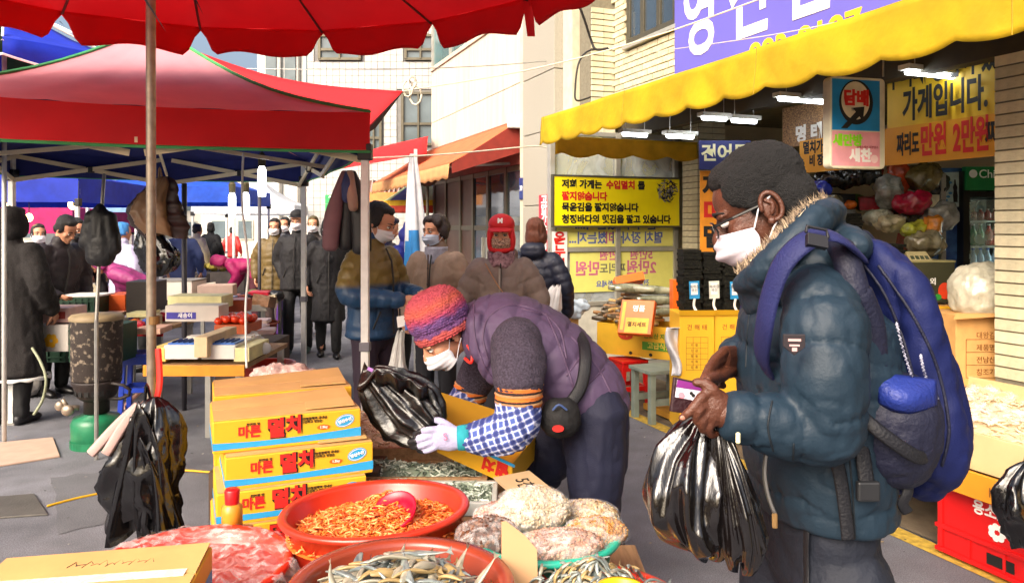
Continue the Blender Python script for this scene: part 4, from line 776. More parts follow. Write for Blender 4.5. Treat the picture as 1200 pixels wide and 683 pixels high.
# nearest carton with tape and pen marks
nc = carton('big yellow carton nearest the camera with clear tape and scribbled top', Vector((-1.095, 1.44, .715)), rad(9.5), sz=(.445, .3, .112), prints=False, grp=None); M = WM[nc.name]
C_ = M @ frame((.4455, 0, 0), (0, 1, 0), (0, 0, 1)); g = MB(); rect(g, C_, .01, .012, .28, .05, .001).build('side_band', SKYB, nc)
T_ = M @ frame((0, 0, .118), (1, 0, 0), (0, 1, 0))
g = MB(); rect(g, T_, -.0, .135, .42, .035, .0012).build('tape', clear('packing_tape', '#fff6e4', .35, .12, .3, 40), nc)
g = MB()
for k in range(11): x = .16 + k * .016; g.tube([T_ @ Vector((x, .215 + .006 * math.sin(k * 2.2), .001)), T_ @ Vector((x + .01, .232 + .008 * math.cos(k * 3.1), .001)), T_ @ Vector((x + .018, .22 + .006 * math.sin(k), .001))], .0016, n=4)
for k in range(12): x = .1 + k * .012; g.tube([T_ @ Vector((x, .1 + .005 * math.sin(k * 2), .001)), T_ @ Vector((x + .012, .113 + .007 * math.cos(k * 3), .001))], .0016, n=4)
tag(g.build('pen_scribble', INK, nc), kind='stuff')
ns = thing('box_stand', 'stand hidden under the nearest yellow carton', 'stand', (-.9, 1.6, 0)); MB().box((-.9, 1.6, .355), (.4, .26, .71)).build('body', mat('dark_stand'), ns)
t = thing('white_package', 'white plastic wrapped package at the lower left corner', 'package', P(-10, 690, 1.75)); g = MB()
g.grid(lambda u, v: Vector((-1.35 + .25 * v, 1.5 + .24 * u, .80 + .008 * math.sin(v * 22 + u * 7) + .006 * math.sin(u * 31) - .05 * max(0, v - .8) * 5 * .3)), 16, 24); g.build('film', mat('white_film', '#d8d4d0', .25, bump=.5, bscale=30), t, smooth=True); MB().box((-1.23, 1.62, .76), (.22, .22, .07)).build('filling', CARD, t)
ms_ = thing('box_stand', 'stand under the white wrapped package', 'stand', (-1.23, 1.62, 0)); MB().box((-1.23, 1.62, .36), (.2, .2, .72)).build('body', mat('dark_stand'), ms_)
# ---- tubs
TUBR = mat('red_plastic_tub', '#c8321e', .28, var=.06, scale=4, spec=.6, bump=.03); TUBB = mat('brown_plastic_tub', '#8e3a26', .25, var=.06, scale=4, spec=.7)
def tub(name, label, c, r, h, m, zt, tilt=(0, 0), cat='tub', lip=.022, r2=.78, grp=None):
    """c = rim centre xy, zt = rim height, h = depth"""
    t = thing(name, label, cat, (c[0], c[1], zt - h), 0, grp)
    M = Matrix.Translation((c[0], c[1], zt)) @ Euler((rad(tilt[0]), rad(tilt[1]), 0)).to_matrix().to_4x4()
    g = MB(); g.lathe([(.001, -h), (r * r2, -h), (r * r2 + .008, -h + .01), (r - lip - .004, -.012), (r - .004, -.008), (r, 0), (r - .006, .009), (r - lip, .007), (r - lip - .006, -.004), (r * r2 - .004, -h + .018), (.001, -h + .016)], n=56, M=M)
    g.build('shell', m, t, smooth=True); return t, M
tb1, M1 = tub('red_tub', 'wide red plastic tub full of orange dried shrimp', (P(440, 0, 2.2).x, 2.2), .27, .19, TUBR, .772, (-2.5, -2))
tb2, M2 = tub('brown_tub', 'brown plastic tub of silvery dried fish nearest the camera', (P(470, 0, 1.62).x, 1.62), .243, .2, TUBB, .822, (0, 0), lip=.03)
tb3, M3 = tub('plastic_covered_tub', 'red tub covered with crumpled clear plastic film behind the nearest carton', (P(222, 0, 2.0).x, 2.0), .262, .15, TUBR, .696)
tb4, M4 = tub('teal_bowl', 'teal plastic bowl heaped with clear bags of nuts', (P(637, 0, 2.02).x, 2.02), .205, .12, mat('teal_plastic', '#2aa890', .3, var=.05), .775)
tb5, M5 = tub('red_tub', 'red tub under the silver anchovy heap at lower right', (P(700, 0, 1.70).x, 1.70), .205, .1, TUBR, .738)
# table carrying the tubs
tt = thing('stall_table', 'low wooden stall table under the tubs', 'table', (-.25, 2.0, 0))
for k in range(5): MB().box((-.32, 1.42 + k * .225, .555), (1.42, .215, .04)).build('plank', WOOD, tt, bevel=.004)
for x in (-.98, .3):
    for y in (1.36, 2.3): MB().box((x, y, .265), (.06, .06, .53)).build('leg', WOOD, tt, bevel=.004)
for (c, z0, z1, lab) in (((P(470, 0, 1.62).x, 1.62), .577, .622, 'block raising the brown tub'), ((P(637, 0, 2.02).x, 2.02), .577, .655, 'upturned block raising the teal bowl'), ((P(700, 0, 1.7).x, 1.7), .577, .637, 'block raising the silver anchovy tub')):
    t = thing('support_block', lab, 'block', (c[0], c[1], z0)); MB().box((c[0], c[1], (z0 + z1) / 2), (.24, .22, z1 - z0)).build('body', CARD, t)
# ---- shrimp
SHR = [mat('dried_shrimp_orange', '#e0762c', .5, var=.2, scale=40), mat('dried_shrimp_pale', '#eaa060', .5, var=.15, scale=40), mat('dried_shrimp_deep', '#c8501c', .5, var=.2, scale=40)]
def curl(g, M, ln, r, bend, n=5, m=5, flat=1.0):
    pts = [M @ Vector((ln * (i / m - .5), bend * ln * (1 - (2 * i / m - 1) ** 2), 0)) for i in range(m + 1)]
    rs = [r * (.45 + .75 * math.sin(math.pi * min(1, (i + .7) / (m + 1)))) for i in range(m + 1)]; g.tube(pts, [(q, q * flat) for q in rs], n=n, cap=False)
def rrot(tilt=1.0): return Euler((R.uniform(-tilt, tilt), R.uniform(-tilt, tilt), R.uniform(0, 6.28))).to_matrix().to_4x4()
def shz(x, y): r_ = math.hypot(x, y); return -.055 + .028 * max(0, 1 - (r_ / .24) ** 2) + .045 * math.exp(-((x - .03) ** 2 + (y - .05) ** 2) / .006) + .012 * math.exp(-((x + .1) ** 2 + (y + .02) ** 2) / .01)
g = MB(); g.grid(lambda u, v: M1 @ Vector(((.01 + .238 * u) * math.cos(v * 6.2832), (.01 + .238 * u) * math.sin(v * 6.2832), shz((.01 + .238 * u) * math.cos(v * 6.2832), (.01 + .238 * u) * math.sin(v * 6.2832)) - .006)), 14, 40); g.build('shrimp_bed', SHR[0], tb1, smooth=True)
g = MB()
for k in range(2600):
    r_ = .236 * math.sqrt(R.random()); a = R.uniform(0, 6.28); x, y = r_ * math.cos(a), r_ * math.sin(a); g.cur = R.choice((0, 0, 1, 2))
    curl(g, M1 @ Matrix.Translation((x, y, shz(x, y) + R.uniform(-.003, .007))) @ rrot(.6), R.uniform(.022, .034), R.uniform(.0020, .0030), R.choice((-1, 1)) * R.uniform(.25, .6), n=5, m=5)
o = g.build('dried_shrimp', SHR, smooth=True, fix=False); tag(o, 'heap of orange dried shrimp filling the red tub', 'shrimp', kind='stuff')
t = thing('red_scoop', 'crimson plastic scoop bowl half buried in the shrimp', 'scoop', M1 @ Vector((.055, -.04, -.02)))
Ms = M1 @ Matrix.Translation((.06, -.035, .0)) @ Euler((rad(28), rad(-22), rad(15))).to_matrix().to_4x4()
g = MB(); g.lathe([(.001, -.045), (.035, -.042), (.055, -.02), (.066, .008), (.062, .009), (.05, -.016), (.03, -.037), (.001, -.039)], n=30, M=Ms); g.build('bowl', mat('crimson_plastic', '#c01030', .3), t, smooth=True)
# ---- silvery fish in the brown tub: each fish an object
def fishmesh(ln, w, h, bend, nm='dried_fish'):
    g = MB(); m = 10; pts = []; rs = []
    for i in range(m + 1):
        s = i / m; pts.append(Vector((ln * (s - .5), bend * ln * (1 - (2 * s - 1) ** 2) + .01 * ln * math.sin(s * 9), .006 * math.sin(s * 5)))); q = max(.12, (math.sin(math.pi * min(1, s * .93 + .07)) ** .7) * (1 - .5 * s) * 1.25); rs.append((w * q * .42, h * q))
    g.tube(pts, rs, ax=(0, 0, 1), n=8, cap=True); e = pts[-1]
    g.add([e + Vector((-.004, 0, -.001)), e + Vector((ln * .1, .001, .010)), e + Vector((ln * .075, 0, 0)), e + Vector((ln * .1, -.001, -.010))], [(0, 1, 2, 3)])
    g.ell(pts[1] + Vector((.002, h * rs[1][1] / h * .8, rs[1][0] * .5)), (.0022, .0016, .0022), n=6, m=4)
    me = g.mesh(nm); return me
FISHM = [mat('silver_fish_skin', '#6a685c', .3, col2='#b4ae98', scale=26, stretch=(.35, 3, 3), spec=.8, coat=.3), mat('golden_fish_skin', '#806a40', .4, col2='#b8a070', scale=26, stretch=(.35, 3, 3)), mat('blue_grey_fish_skin', '#465258', .28, col2='#98a29c', scale=30, stretch=(.3, 4, 4), spec=.8, coat=.3)]
fms = []
for k in range(9):
    me = fishmesh(R.uniform(.085, .12), .011, .011, R.uniform(-.10, .12)); me.materials.append(FISHM[k % 3]); me.polygons.foreach_set('use_smooth', [True] * len(me.polygons)); fms.append(me)
g = MB(); g.lathe([(.001, .05), (.06, .03), (.12, -.01), (.17, -.06), (.19, -.09)], n=24, M=M2 @ Matrix.Translation((.0, .0, -.02))); g.build('fish_bed', FISHM[0], tb2, smooth=True)
def topobj(me, name, label, cat, grp, M):
    o = bpy.data.objects.new(name, me); COL.objects.link(o); o.matrix_world = M; tag(o, label, cat, grp); return o
for k in range(190):
    a = R.uniform(0, 6.28); r_ = .185 * math.sqrt(R.random()); x, y = r_ * math.cos(a) * 1.0, r_ * math.sin(a); z = .05 - .11 * (r_ / .19) ** 1.5 + R.uniform(-.006, .014)
    if x > -.0 and y > .07: z -= .01
    el_ = R.uniform(-.35, .35); yw = R.gauss(.6 + x * 4, .65)
    topobj(R.choice(fms), 'dried_fish', 'silvery dried fish in the brown tub nearest the camera', 'fish', 'dried fish in the brown tub', M2 @ Matrix.Translation((x, y, z)) @ Euler((R.uniform(-.8, .8), el_, yw)).to_matrix().to_4x4())
for x, y, rz, tl in ((.17, .02, .4, 1.1), (-.13, -.02, 2.2, 1.0), (.12, .06, 1.2, .9), (-.06, .1, .2, .25)): topobj(fms[3], 'dried_fish', 'silvery dried fish in the brown tub nearest the camera', 'fish', 'dried fish in the brown tub', M2 @ Matrix.Translation((x, y, -.0)) @ Euler((0, -tl, rz)).to_matrix().to_4x4())
# ---- anchovy heap right: individuals
ams = []
for k in range(6):
    me = fishmesh(R.uniform(.05, .07), .008, .0055, R.uniform(-.2, .2), 'dried_anchovy'); me.materials.append(FISHM[(0, 2, 2, 0, 2, 1)[k]]); me.polygons.foreach_set('use_smooth', [True] * len(me.polygons)); ams.append(me)
g = MB(); g.lathe([(.001, .085), (.04, .065), (.1, .0), (.15, -.03), (.18, -.05)], n=24, M=M5 @ Matrix.Translation((-.005, .0, -.005))); g.build('anchovy_bed', FISHM[2], tb5, smooth=True)
for k in range(240):
    a = R.uniform(0, 6.28); r_ = .175 * R.random() ** .6; z = .098 - .62 * r_ + (.0 if r_ < .13 else .02) + R.uniform(-.004, .01); sl2 = .5 if r_ < .14 else .1
    topobj(R.choice(ams), 'dried_anchovy', 'silver dried anchovy in the heap at lower right', 'anchovy', 'anchovies heaped in the right red tub', M5 @ Matrix.Translation((-.005 + r_ * math.cos(a), r_ * math.sin(a), z)) @ Euler((R.uniform(-.5, .5), sl2 + R.uniform(-.5, .5), a + R.gauss(0, .7))).to_matrix().to_4x4())
t = thing('yellow_cup', 'yellow plastic cup rim at the foot of the anchovy heap', 'cup', P(735, 683, 1.56)); g = MB(); g.lathe([(.03, -.05), (.048, .0), (.05, .004), (.045, .0), (.028, -.045)], P(728, 690, 1.57), 28); g.build('cup_body', mat('yellow_plastic', '#e8b820', .35), t, smooth=True)
# ---- crumpled film over the covered tub
g = MB()
def film(u, v):
    a = v * 6.2832; r_ = .285 * u; q = np.array([[math.cos(a) * u * 3.2, math.sin(a) * u * 3.2, 1.7]]); w = float(vnoise(q * 1.6)[0]) * .5 + (1 - abs(float(vnoise(q * 3.1 + 4)[0]))) * .6 + (1 - abs(float(vnoise(q * 7 + 9)[0]))) * .25
    z = .012 + .02 * (w - .8) if u < .9 else .012 - .06 * (u - .9) / .1 + .01 * math.sin(a * 23) + .014 * (w - .8)
    return M3 @ Vector(((r_ + .012 * (u > .88) * math.sin(a * 17)) * math.cos(a), r_ * math.sin(a), z))
g.grid(film, 46, 150); g.build('film_cover', clear('crumpled_film', '#fff6f4', .88, .07, 1.0, 24, .2), tb3, smooth=True)
g = MB(); g.lathe([(.001, -.03), (.12, -.028), (.235, -.035)], n=40, M=M3); g.build('contents', mat('red_tub_inside', '#9a2a20', .5, var=.1, scale=5), tb3, smooth=True)
t = thing('red_cap_bottle', 'small bottle with red cap in front of the carton stack', 'bottle', P(270, 613, 2.28)); c = P(272, 612, 2.28); g = MB(); g.lathe([(.001, -.02), (.03, -.02), (.03, .05), (.016, .06)], c, 18); g.build('bottle_body', mat('amber_jar', '#c88a28', .3), t, smooth=True); g = MB(); g.lathe([(.02, .055), (.022, .1), (.018, .106), (.001, .106)], c - Vector((0, 0, .005)), 18); g.build('cap', mat('red_cap', '#c8181c', .35), t, smooth=True)
MB().box((c.x, c.y, .55), (.1, .1, .12)); s2 = thing('support_block', 'block under the red capped bottle', 'block', (c.x, c.y, .575)); MB().box((c.x, c.y, (.577 + c.z - .02) / 2), (.1, .08, c.z - .02 - .577)).build('body', CARD, s2)
# ---- bags of nuts
FILM = clear('bag_film', '#ffffff', .88, .07, 1.0, 26, .15)
def nutbag(label, c, sz, cols, nr, nn, rotz=0, knot=None, tilt=0):
    t = thing('nut_bag', label, 'bag', Vector(c) - Vector((0, 0, sz[2])), 0, 'clear bags of nuts'); M = Matrix.Translation(c) @ Euler((tilt, 0, rotz)).to_matrix().to_4x4()
    ms = [mat('nut_' + q[1:], tuple(x * .6 for x in hx(q)), .5, var=.2, scale=60, bump=.2) for q in cols]
    g = MB(); g.ell((0, 0, 0), tuple(q * .93 for q in sz), M, 20, 12); g.build('filling', ms[0], t, smooth=True)
    g = MB()
    nr *= .8
    for k in range(int(nn * 1.4)):
        v = Vector((R.gauss(0, 1), R.gauss(0, 1), R.gauss(0, 1))).normalized(); 
        v.z = abs(v.z) if v.z < -.35 else v.z
        p = Vector((v.x * sz[0], v.y * sz[1], v.z * sz[2])) * R.uniform(.91, .96); g.cur = R.randrange(len(ms)); g.ell((0, 0, 0), (nr * 1.35, nr, nr * .8), M @ Matrix.Translation(p) @ rrot(3), 6, 4)
    tag(g.build('nut', ms, t, smooth=True, fix=False), kind='stuff')
    g = MB(); g.grid(lambda u, v: M @ (Vector((sz[0] * 1.06 * math.sin(u * 3.14) * math.cos(v * 6.283), sz[1] * 1.06 * math.sin(u * 3.14) * math.sin(v * 6.283), sz[2] * 1.08 * math.cos(u * 3.14))) * (1 + .05 * math.sin(v * 40 + u * 9) * math.sin(u * 3.1) + .04 * math.sin(v * 23 + u * 17))), 16, 60); g.build('film', FILM, t, smooth=True)
    if knot:
        k_ = Vector(knot); g = MB(); g.grid(lambda u, v: Vector(c).lerp(k_, .55 + .45 * u) + Vector((.03 * (1 - u) + .012 + .02 * max(0, u - .75), 0, 0)) * math.cos(v * 6.283) + Vector((0, .03 * (1 - u) + .01, 0)) * math.sin(v * 6.283 + .3 * math.sin(v * 30)), 8, 24); g.build('twisted_neck', FILM, t, smooth=True)
X0 = P(637, 0, 2.02).x
nutbag('clear bag of pale pine nuts in the middle of the teal bowl', P(625, 598, 2.06), (.105, .075, .06), ['#d8c4a0', '#c8ae86', '#e4d4b8'], .0055, 650, .1, P(590, 580, 2.0))
nutbag('clear bag of mixed nuts at the upper right of the teal bowl', P(690, 604, 2.12), (.085, .06, .04), ['#c8a670', '#e0c898', '#a07c4c'], .006, 350, -.3)
nutbag('clear bag of golden roasted nuts at the right of the teal bowl', P(698, 624, 1.99), (.085, .055, .038), ['#c88a38', '#d8a050', '#b87828'], .006, 380, .1)
nutbag('clear bag of pinkish peanuts in front in the teal bowl', P(655, 640, 1.9), (.115, .06, .04), ['#c89478', '#d8b090', '#b07a60'], .0065, 420, .08, P(668, 620, 1.86))
nutbag('clear bag of brown almonds at the left of the teal bowl', P(572, 630, 1.98), (.085, .075, .05), ['#5e3420', '#74442a', '#8a5a3c'], .009, 230, .4)
nutbag('clear bag of pale red peanuts above the almonds', P(588, 607, 2.06), (.08, .06, .04), ['#c08c78', '#d4a890', '#a86c58'], .007, 260, .3, P(594, 583, 2.0))
sup = thing('support_block', 'block under the almond bag', 'block', (P(560, 0, 2.0).x, 2.0, .577)); MB().box((P(562, 0, 2.0).x, 2.0, .63), (.14, .14, .1)).build('body', CARD, sup)
# ---- cardboard price signs
BC = mat('grey_brown_card', '#b89a74', .8, var=.06, bump=.1); t = thing('price_card', 'piece of cardboard with a pen scribble behind the nut bags', 'sign', P(600, 590, 2.45))
M = frame(P(578, 559, 2.62), P(628, 588, 2.42) - P(578, 559, 2.62), P(596, 541, 2.75) - P(578, 559, 2.62)); g = MB(); g.prism([(0, 0), (.16, -.03), (.235, .055), (.20, .10), (.03, .13)], M, .004); g.build('card', BC, t); text('5천', .065, INK, t, M @ Matrix.Translation((.11, .05, .0008)) @ Matrix.Rotation(-.35, 4, 'Z'), bold=0)
t = thing('blank_card', 'blank cardboard piece stuck upright between the brown tub and teal bowl', 'sign', P(608, 690, 1.75)); M = frame(P(588, 692, 1.74), (1, .15, 0), (0, .12, 1)); g = MB(); g.prism([(0, 0), (.083, 0), (.083, .085), (.055, .118), (.012, .152), (.002, .15)], M, .004); g.build('card', mat('plain_card', '#c49a70', .8, var=.04), t)
# ---- trays of dried fish on the rear table
rt = thing('tray_table', 'wooden trestle under the trays of small dried fish', 'table', (-.4, 3.1, 0))
MB().box((-.48, 3.32, .637), (.5, .55, .043)).build('riser', WOOD, rt)
for k in range(5): MB().box((-.42, 2.62 + k * .22, .6), (.86, .21, .03)).build('plank', WOOD, rt, bevel=.003)
for x in (-.8, -.05):
    for y in (2.6, 3.5): MB().box((x, y, .292), (.05, .05, .584)).build('leg', WOOD, rt)
def tray(name, label, x0, x1, y0, y1, z, h, bed, cols, n, ln, r, bulge, rail=None):
    t = thing(name, label, 'tray', ((x0 + x1) / 2, (y0 + y1) / 2, z)); cx, cy = (x0 + x1) / 2, (y0 + y1) / 2
    MB().box((cx, cy, z + .006), (x1 - x0, y1 - y0, .012)).build('base', WOOD, t)
    for q in (((cx, y0, z + h / 2), (x1 - x0 + .02, .018, h)), ((cx, y1, z + h / 2), (x1 - x0 + .02, .018, h)), ((x0, cy, z + h / 2 - .002), (.018, y1 - y0 - .02, h)), ((x1, cy, z + h / 2 - .002), (.018, y1 - y0 - .02, h))): MB().box(*q).build('rail', rail or WOOD, t, bevel=.003)
    ms = [mat('tiny_fish_' + q[1:], q, .5, var=.2, scale=50) for q in cols]; hz = lambda a, b: z + h * .55 + bulge * math.sin(3.14 * a) * math.sin(3.14 * b) + .01 * math.sin(a * 9 + b * 7)
    g = MB(); g.grid(lambda a, b: Vector((x0 + .012 + (x1 - x0 - .024) * a, y0 + .012 + (y1 - y0 - .024) * b, hz(a, b))), 12, 12); g.build('fish_bed', ms[0], t, smooth=True); g = MB()
    for k in range(n):
        a, b = R.random(), R.random(); g.cur = R.randrange(len(ms)); curl(g, Matrix.Translation((x0 + .02 + (x1 - x0 - .04) * a, y0 + .02 + (y1 - y0 - .04) * b, hz(a, b) + R.uniform(0, .012))) @ rrot(.5), ln * R.uniform(.7, 1.2), r, R.uniform(-.2, .25), n=4, m=3, flat=.7)
    tag(g.build('small_fish', ms, t, fix=False), kind='stuff'); return t
tray('fish_tray', 'wooden tray heaped with beige dried shrimp fry behind the cartons', -.76, -.2, 3.02, 3.62, .66, .05, WOOD, ['#e8dcc4', '#f0e6d2', '#c8b090', '#ddcbae'], 1900, .038, .0042, .12)
tray('fish_tray', 'wooden tray of dark green tiny anchovies before the beige one', -.76, -.1, 2.80, 3.0, .616, .05, WOOD, ['#7c8a78', '#a8b2a4', '#ccd2c4', '#5c685c'], 1000, .03, .0032, .03)
tray('fish_tray', 'pale grey tray of green grey anchovies nearest the shrimp tub', -.66, -.06, 2.56, 2.77, .617, .045, WOOD, ['#8c9888', '#b4beb0', '#d4dace', '#66725f'], 1100, .03, .0032, .035, mat('pale_tray_rim', '#b9bdb8', .5))
# ---- open yellow carton the vendor fills from
oc = thing('open_carton', 'open yellow carton with raised flap under the vendor arms', 'carton', P(560, 530, 2.75))
q = [P(512, 503, 2.86), P(600, 543, 2.76), P(630, 508, 3.0), P(545, 477, 3.1)]; dn = Vector((0, .02, -.09))
INY = mat('carton_inside', '#dda22c', .6, var=.05)
def wall(a, b, nm='side', m=FACEY, up=Vector((0, 0, 0)), dn_=dn): g = MB(); g.quad(a + dn_, b + dn_, b + up, a + up); return g.build(nm, m, oc, solid=.004)
wall(q[0], q[1]); wall(q[1], q[2]); wall(q[2], q[3]); wall(q[3], q[0]); g = MB(); g.quad(*[p + dn * .9 for p in q]); g.build('base', INY, oc, solid=.004)
g = MB(); g.quad(q[0] + Vector((0, .01, .0)), P(512, 503, 2.88), P(514, 459, 3.0), P(592, 484, 3.1), P(586, 512, 3.0)); g.build('flap', mat('carton_flap_inside', '#e0a42e', .6, var=.04), oc, solid=.004)
M = frame(q[0].lerp(q[1], .12) + dn * .8 + Vector((0, -.004, 0)), q[1] - q[0], -dn); text('멸치', .06, REDINK, oc, M @ Matrix.Translation((.2, .035, .001)) @ Matrix.Rotation(3.14, 4, 'Z'), bold=.05)
g = MB(); rect(g, M, .1, .062, .17, .012).build('wave_band', SKYB, oc)
# ---- crumpled clear bags behind the cartons
t = thing('clear_bag_pile', 'crumpled clear plastic bags behind the carton stack', 'bag', P(330, 445, 4.0)); g = MB()
for k in range(7): c = P(308 + k * 8, 438 + (k % 2) * 3, 3.9); g.ell(c, (.06, .06, .035 + .015 * (k % 3)))
me_ = rmesh(g, .012, 1, lambda p: .016 * vnoise(p * 30) + .01 * vnoise(p * 70)); put(me_, 'crumpled_film', mat('milky_plastic', '#d8b8b0', .2, var=.3, scale=30, bump=.6, bscale=60), t)
MB().box((P(330, 0, 3.9).x, 3.9, .4), (.3, .25, .8)).build('holder', mat('dark_stand'), t)
# ================================================================ GOODS: RIGHT SHOP FRONT
RED = mat('bright_red_plastic', '#d01818', .3, var=.05, spec=.6)
def stool(name, label, c, w, h, m, rot=0, grp=None):
    t = thing(name, label, 'stool', c, rot, grp); M = WM[t.name]; b = .04
    MB().box((0, 0, h - .015), (w, w, .03), M).build('seat', m, t, bevel=.008)
    for x in (-1, 1):
        for y in (-1, 1):
            g = MB(); s = w / 2 - b / 2
            g.hexa([M @ Vector((x * s * 1.15 + dx, y * s * 1.15 + dy, 0)) for dx, dy in ((-b / 2, -b / 2), (b / 2, -b / 2), (b / 2, b / 2), (-b / 2, b / 2))], [M @ Vector((x * s * .95 + dx, y * s * .95 + dy, h - .031)) for dx, dy in ((-b / 2, -b / 2), (b / 2, -b / 2), (b / 2, b / 2), (-b / 2, b / 2))]); g.build('leg', m, t, bevel=.005)
    for k in range(4): a = k * math.pi / 2; MB().box((0, 0, 0), (w - .03, .025, .04), M @ Matrix.Rotation(a, 4, 'Z') @ Matrix.Translation((0, w / 2 - .01, h * .42))).build('rail', m, t)
    for k in range(4): a = k * math.pi / 2; MB().box((0, 0, 0), (w - .02, .02, .06), M @ Matrix.Rotation(a, 4, 'Z') @ Matrix.Translation((0, w / 2 - .011, h - .06))).build('apron', m, t)
    return t
sc_ = P(736, 0, 6.75); stool('red_stool', 'red plastic stool under the fish pack carton', Vector((sc_.x, 6.75, 0)), .26, .42, RED, TH)
gs = P(775, 0, 6.3); t = thing('grey_stand', 'grey painted wooden stand beside the red stool', 'stand', Vector((gs.x, 6.3, 0)), TH); M = WM[t.name]; GW = mat('grey_painted_wood', '#7f8a7e', .7, var=.15, scale=8)
for x in (-.17, .17):
    for y in (-.13, .13): MB().box((x, y, .2), (.05, .05, .4), M).build('leg', GW, t, bevel=.004)
MB().box((0, 0, .415), (.42, .34, .03), M).build('top', GW, t, bevel=.004)
for y in (-.13, .13): MB().box((0, y, .17), (.29, .03, .05), M).build('rail', GW, t)
t = thing('wood_pallet', 'low yellow wooden board on the pavement under the carton pair', 'pallet', S(3.9, 5.2), TH); MB().sbox(3.45, 4.2, 4.6, 5.7, .02, .07).build('board', mat('ochre_board', '#c08a30', .7, var=.15), t, bevel=.004); MB().sbox(3.52, 4.1, 4.7, 5.6, .009, .02).build('batten', WOOD, t)
# carton of fish packs
pk = thing('fish_pack_carton', 'low open yellow carton of dried fish packs with green print', 'carton', P(752, 425, 6.5), 0)
q0, q1 = P(695, 383, 6.9), P(800, 425, 6.35); a, b = Vector((P(700, 0, 6.9).x, 6.9, .0)), Vector((P(797, 0, 6.45).x, 6.45, 0)); z0, z1 = .445, .72; bk = Vector((.18, .36, 0)); PKY = mat('gold_carton_print', '#e2b02c', .5, var=.06)
def pq(p, q, nm='side', m=PKY): g = MB(); g.quad(p + Vector((0, 0, z0)), q + Vector((0, 0, z0)), q + Vector((0, 0, z1)), p + Vector((0, 0, z1))); return g.build(nm, m, pk, solid=.006)
pq(a, b); pq(b, b + bk); pq(b + bk, a + bk); pq(a + bk, a); g = MB(); g.quad(*[p + Vector((0, 0, z0 + .005)) for p in (a, b, b + bk, a + bk)]); g.build('base', CARD, pk, solid=.006)
M = frame(a + Vector((-.002, -.006, z0)), b - a, (0, 0, 1)); g = MB(); disc(g, M, .28, .19, .075, .05).build('red_seal', mat('seal_red', '#c23a1c', .5), pk); g = MB(); rect(g, M, .44, .07, .3, .07).build('green_band', mat('leaf_green_ink', '#4f8f2a', .5), pk); text('고급식품', .06, mat('gold_ink', '#e8c850', .4), pk, M @ Matrix.Translation((.6, .105, .002))); text('완도산 자연산', .05, mat('leaf_green_ink'), pk, M @ Matrix.Translation((.6, .19, .0015)))
text('특', .06, mat('gold_ink'), pk, M @ Matrix.Translation((.28, .19, .002)))
for x in (.33, .52): g = MB(); disc(g, M, x, .03, .016, .014).build('hole', INK, pk)
FM = [mat('dried_squid_brown', '#6a4422', .45, col2='#b8884c', scale=14, spec=.7), mat('dark_wrapped_fish', '#33281e', .3, col2='#8a7a60', scale=12, spec=.8), mat('golden_fish', '#a07430', .4, col2='#d8b878', scale=18)]
ps = MB()
for k in range(5): pass
for k in range(95):
    u, v = R.random(), R.random(); p = a.lerp(b, .02 + .62 * u) + bk * v + Vector((0, 0, z1 - .04 + .26 * (1 - abs(u - .45)) * (.3 + .7 * v) + R.uniform(-.02, .03)))
    g = MB(); M = Matrix.Translation(p) @ Euler((R.uniform(-.4, .4), R.uniform(-.3, .3), .2 + R.gauss(0, .35))).to_matrix().to_4x4(); curl(g, M, R.uniform(.16, .24), .02, R.uniform(-.12, .15), n=6, m=6, flat=.55)
    o = g.build('dried_fish_pack', FM[k % 3], smooth=True); tag(o, 'bundle of brown dried fish heaped in the low yellow carton', 'fish', 'brown dried fish in the carton')
t = thing('orange_pack', 'bright orange gift pack propped on the fish carton', 'package', P(750, 390, 6.35)); OP = mat('orange_print_pack', '#e86a18', .4, var=.06)
M = frame(P(723, 390, 6.42), P(758, 392, 6.3) - P(723, 390, 6.42), P(741, 350, 6.5) - P(723, 390, 6.42)); g = MB(); g.prism([(0, 0), (.29, 0), (.29, .3), (0, .3)], M, .06); g.build('box', OP, t, bevel=.006); g = MB(); rect(g, M, .06, 0.01, .2, .13).build('label', mat('pack_yellow', '#f0b030', .5), t); text('명품', .06, WHITEINK, t, M @ Matrix.Translation((.16, .22, .001))); text('멸치세트', .045, INK, t, M @ Matrix.Translation((.16, .08, .0025))); g = MB(); rect(g, M, .02, .03, .025, .25).build('stripe', mat('pack_yellow'), t)
t = thing('orange_box', 'small flat orange box on top of the fish packs', 'package', P(738, 330, 6.9)); M = frame(P(722, 333, 6.9), (1, .1, .16), (-.1, .4, .9)); g = MB(); g.prism([(0, 0), (.27, 0), (.27, .08), (0, .07)], M, .12); g.build('box', OP, t, bevel=.004)
t = thing('orange_box', 'upright orange pack edge between fish packs and seaweed', 'package', P(792, 385, 6.25)); MB().box(P(793, 358, 6.25), (.09, .14, .42)).build('box', OP, t, bevel=.004)
for k, (px, py, ln, rz, lab) in enumerate(((760, 340, .6, .1, 'long green grey dried fish wrapped in film, uppermost'), (775, 352, .45, .2, 'silver wrapped fish below the long one'), (740, 338, .4, -.1, 'narrow wrapped fish by the window'), (782, 366, .3, .5, 'short wrapped fish above the carton print'))):
    g = MB(); curl(g, Matrix.Translation(P(px, py, 6.75)) @ Euler((0, .05, rz)).to_matrix().to_4x4(), ln, .035, .08, n=8, m=8, flat=.8); t = g.build('wrapped_fish', mat('olive_wrapped_fish', '#4c5038', .2, col2='#b8b89c', scale=7, spec=.9, coat=.6), smooth=True); tag(t, lab, 'fish', 'wrapped fish on the fish pack carton')
t = thing('plastic_bag', 'pale translucent plastic bag left of the fish packs', 'bag', P(662, 370, 6.9)); g = MB()
for k in range(5): g.ell(P(652 + k * 7, 358 + (k % 2) * 6, 6.9), (.08, .07, .07))
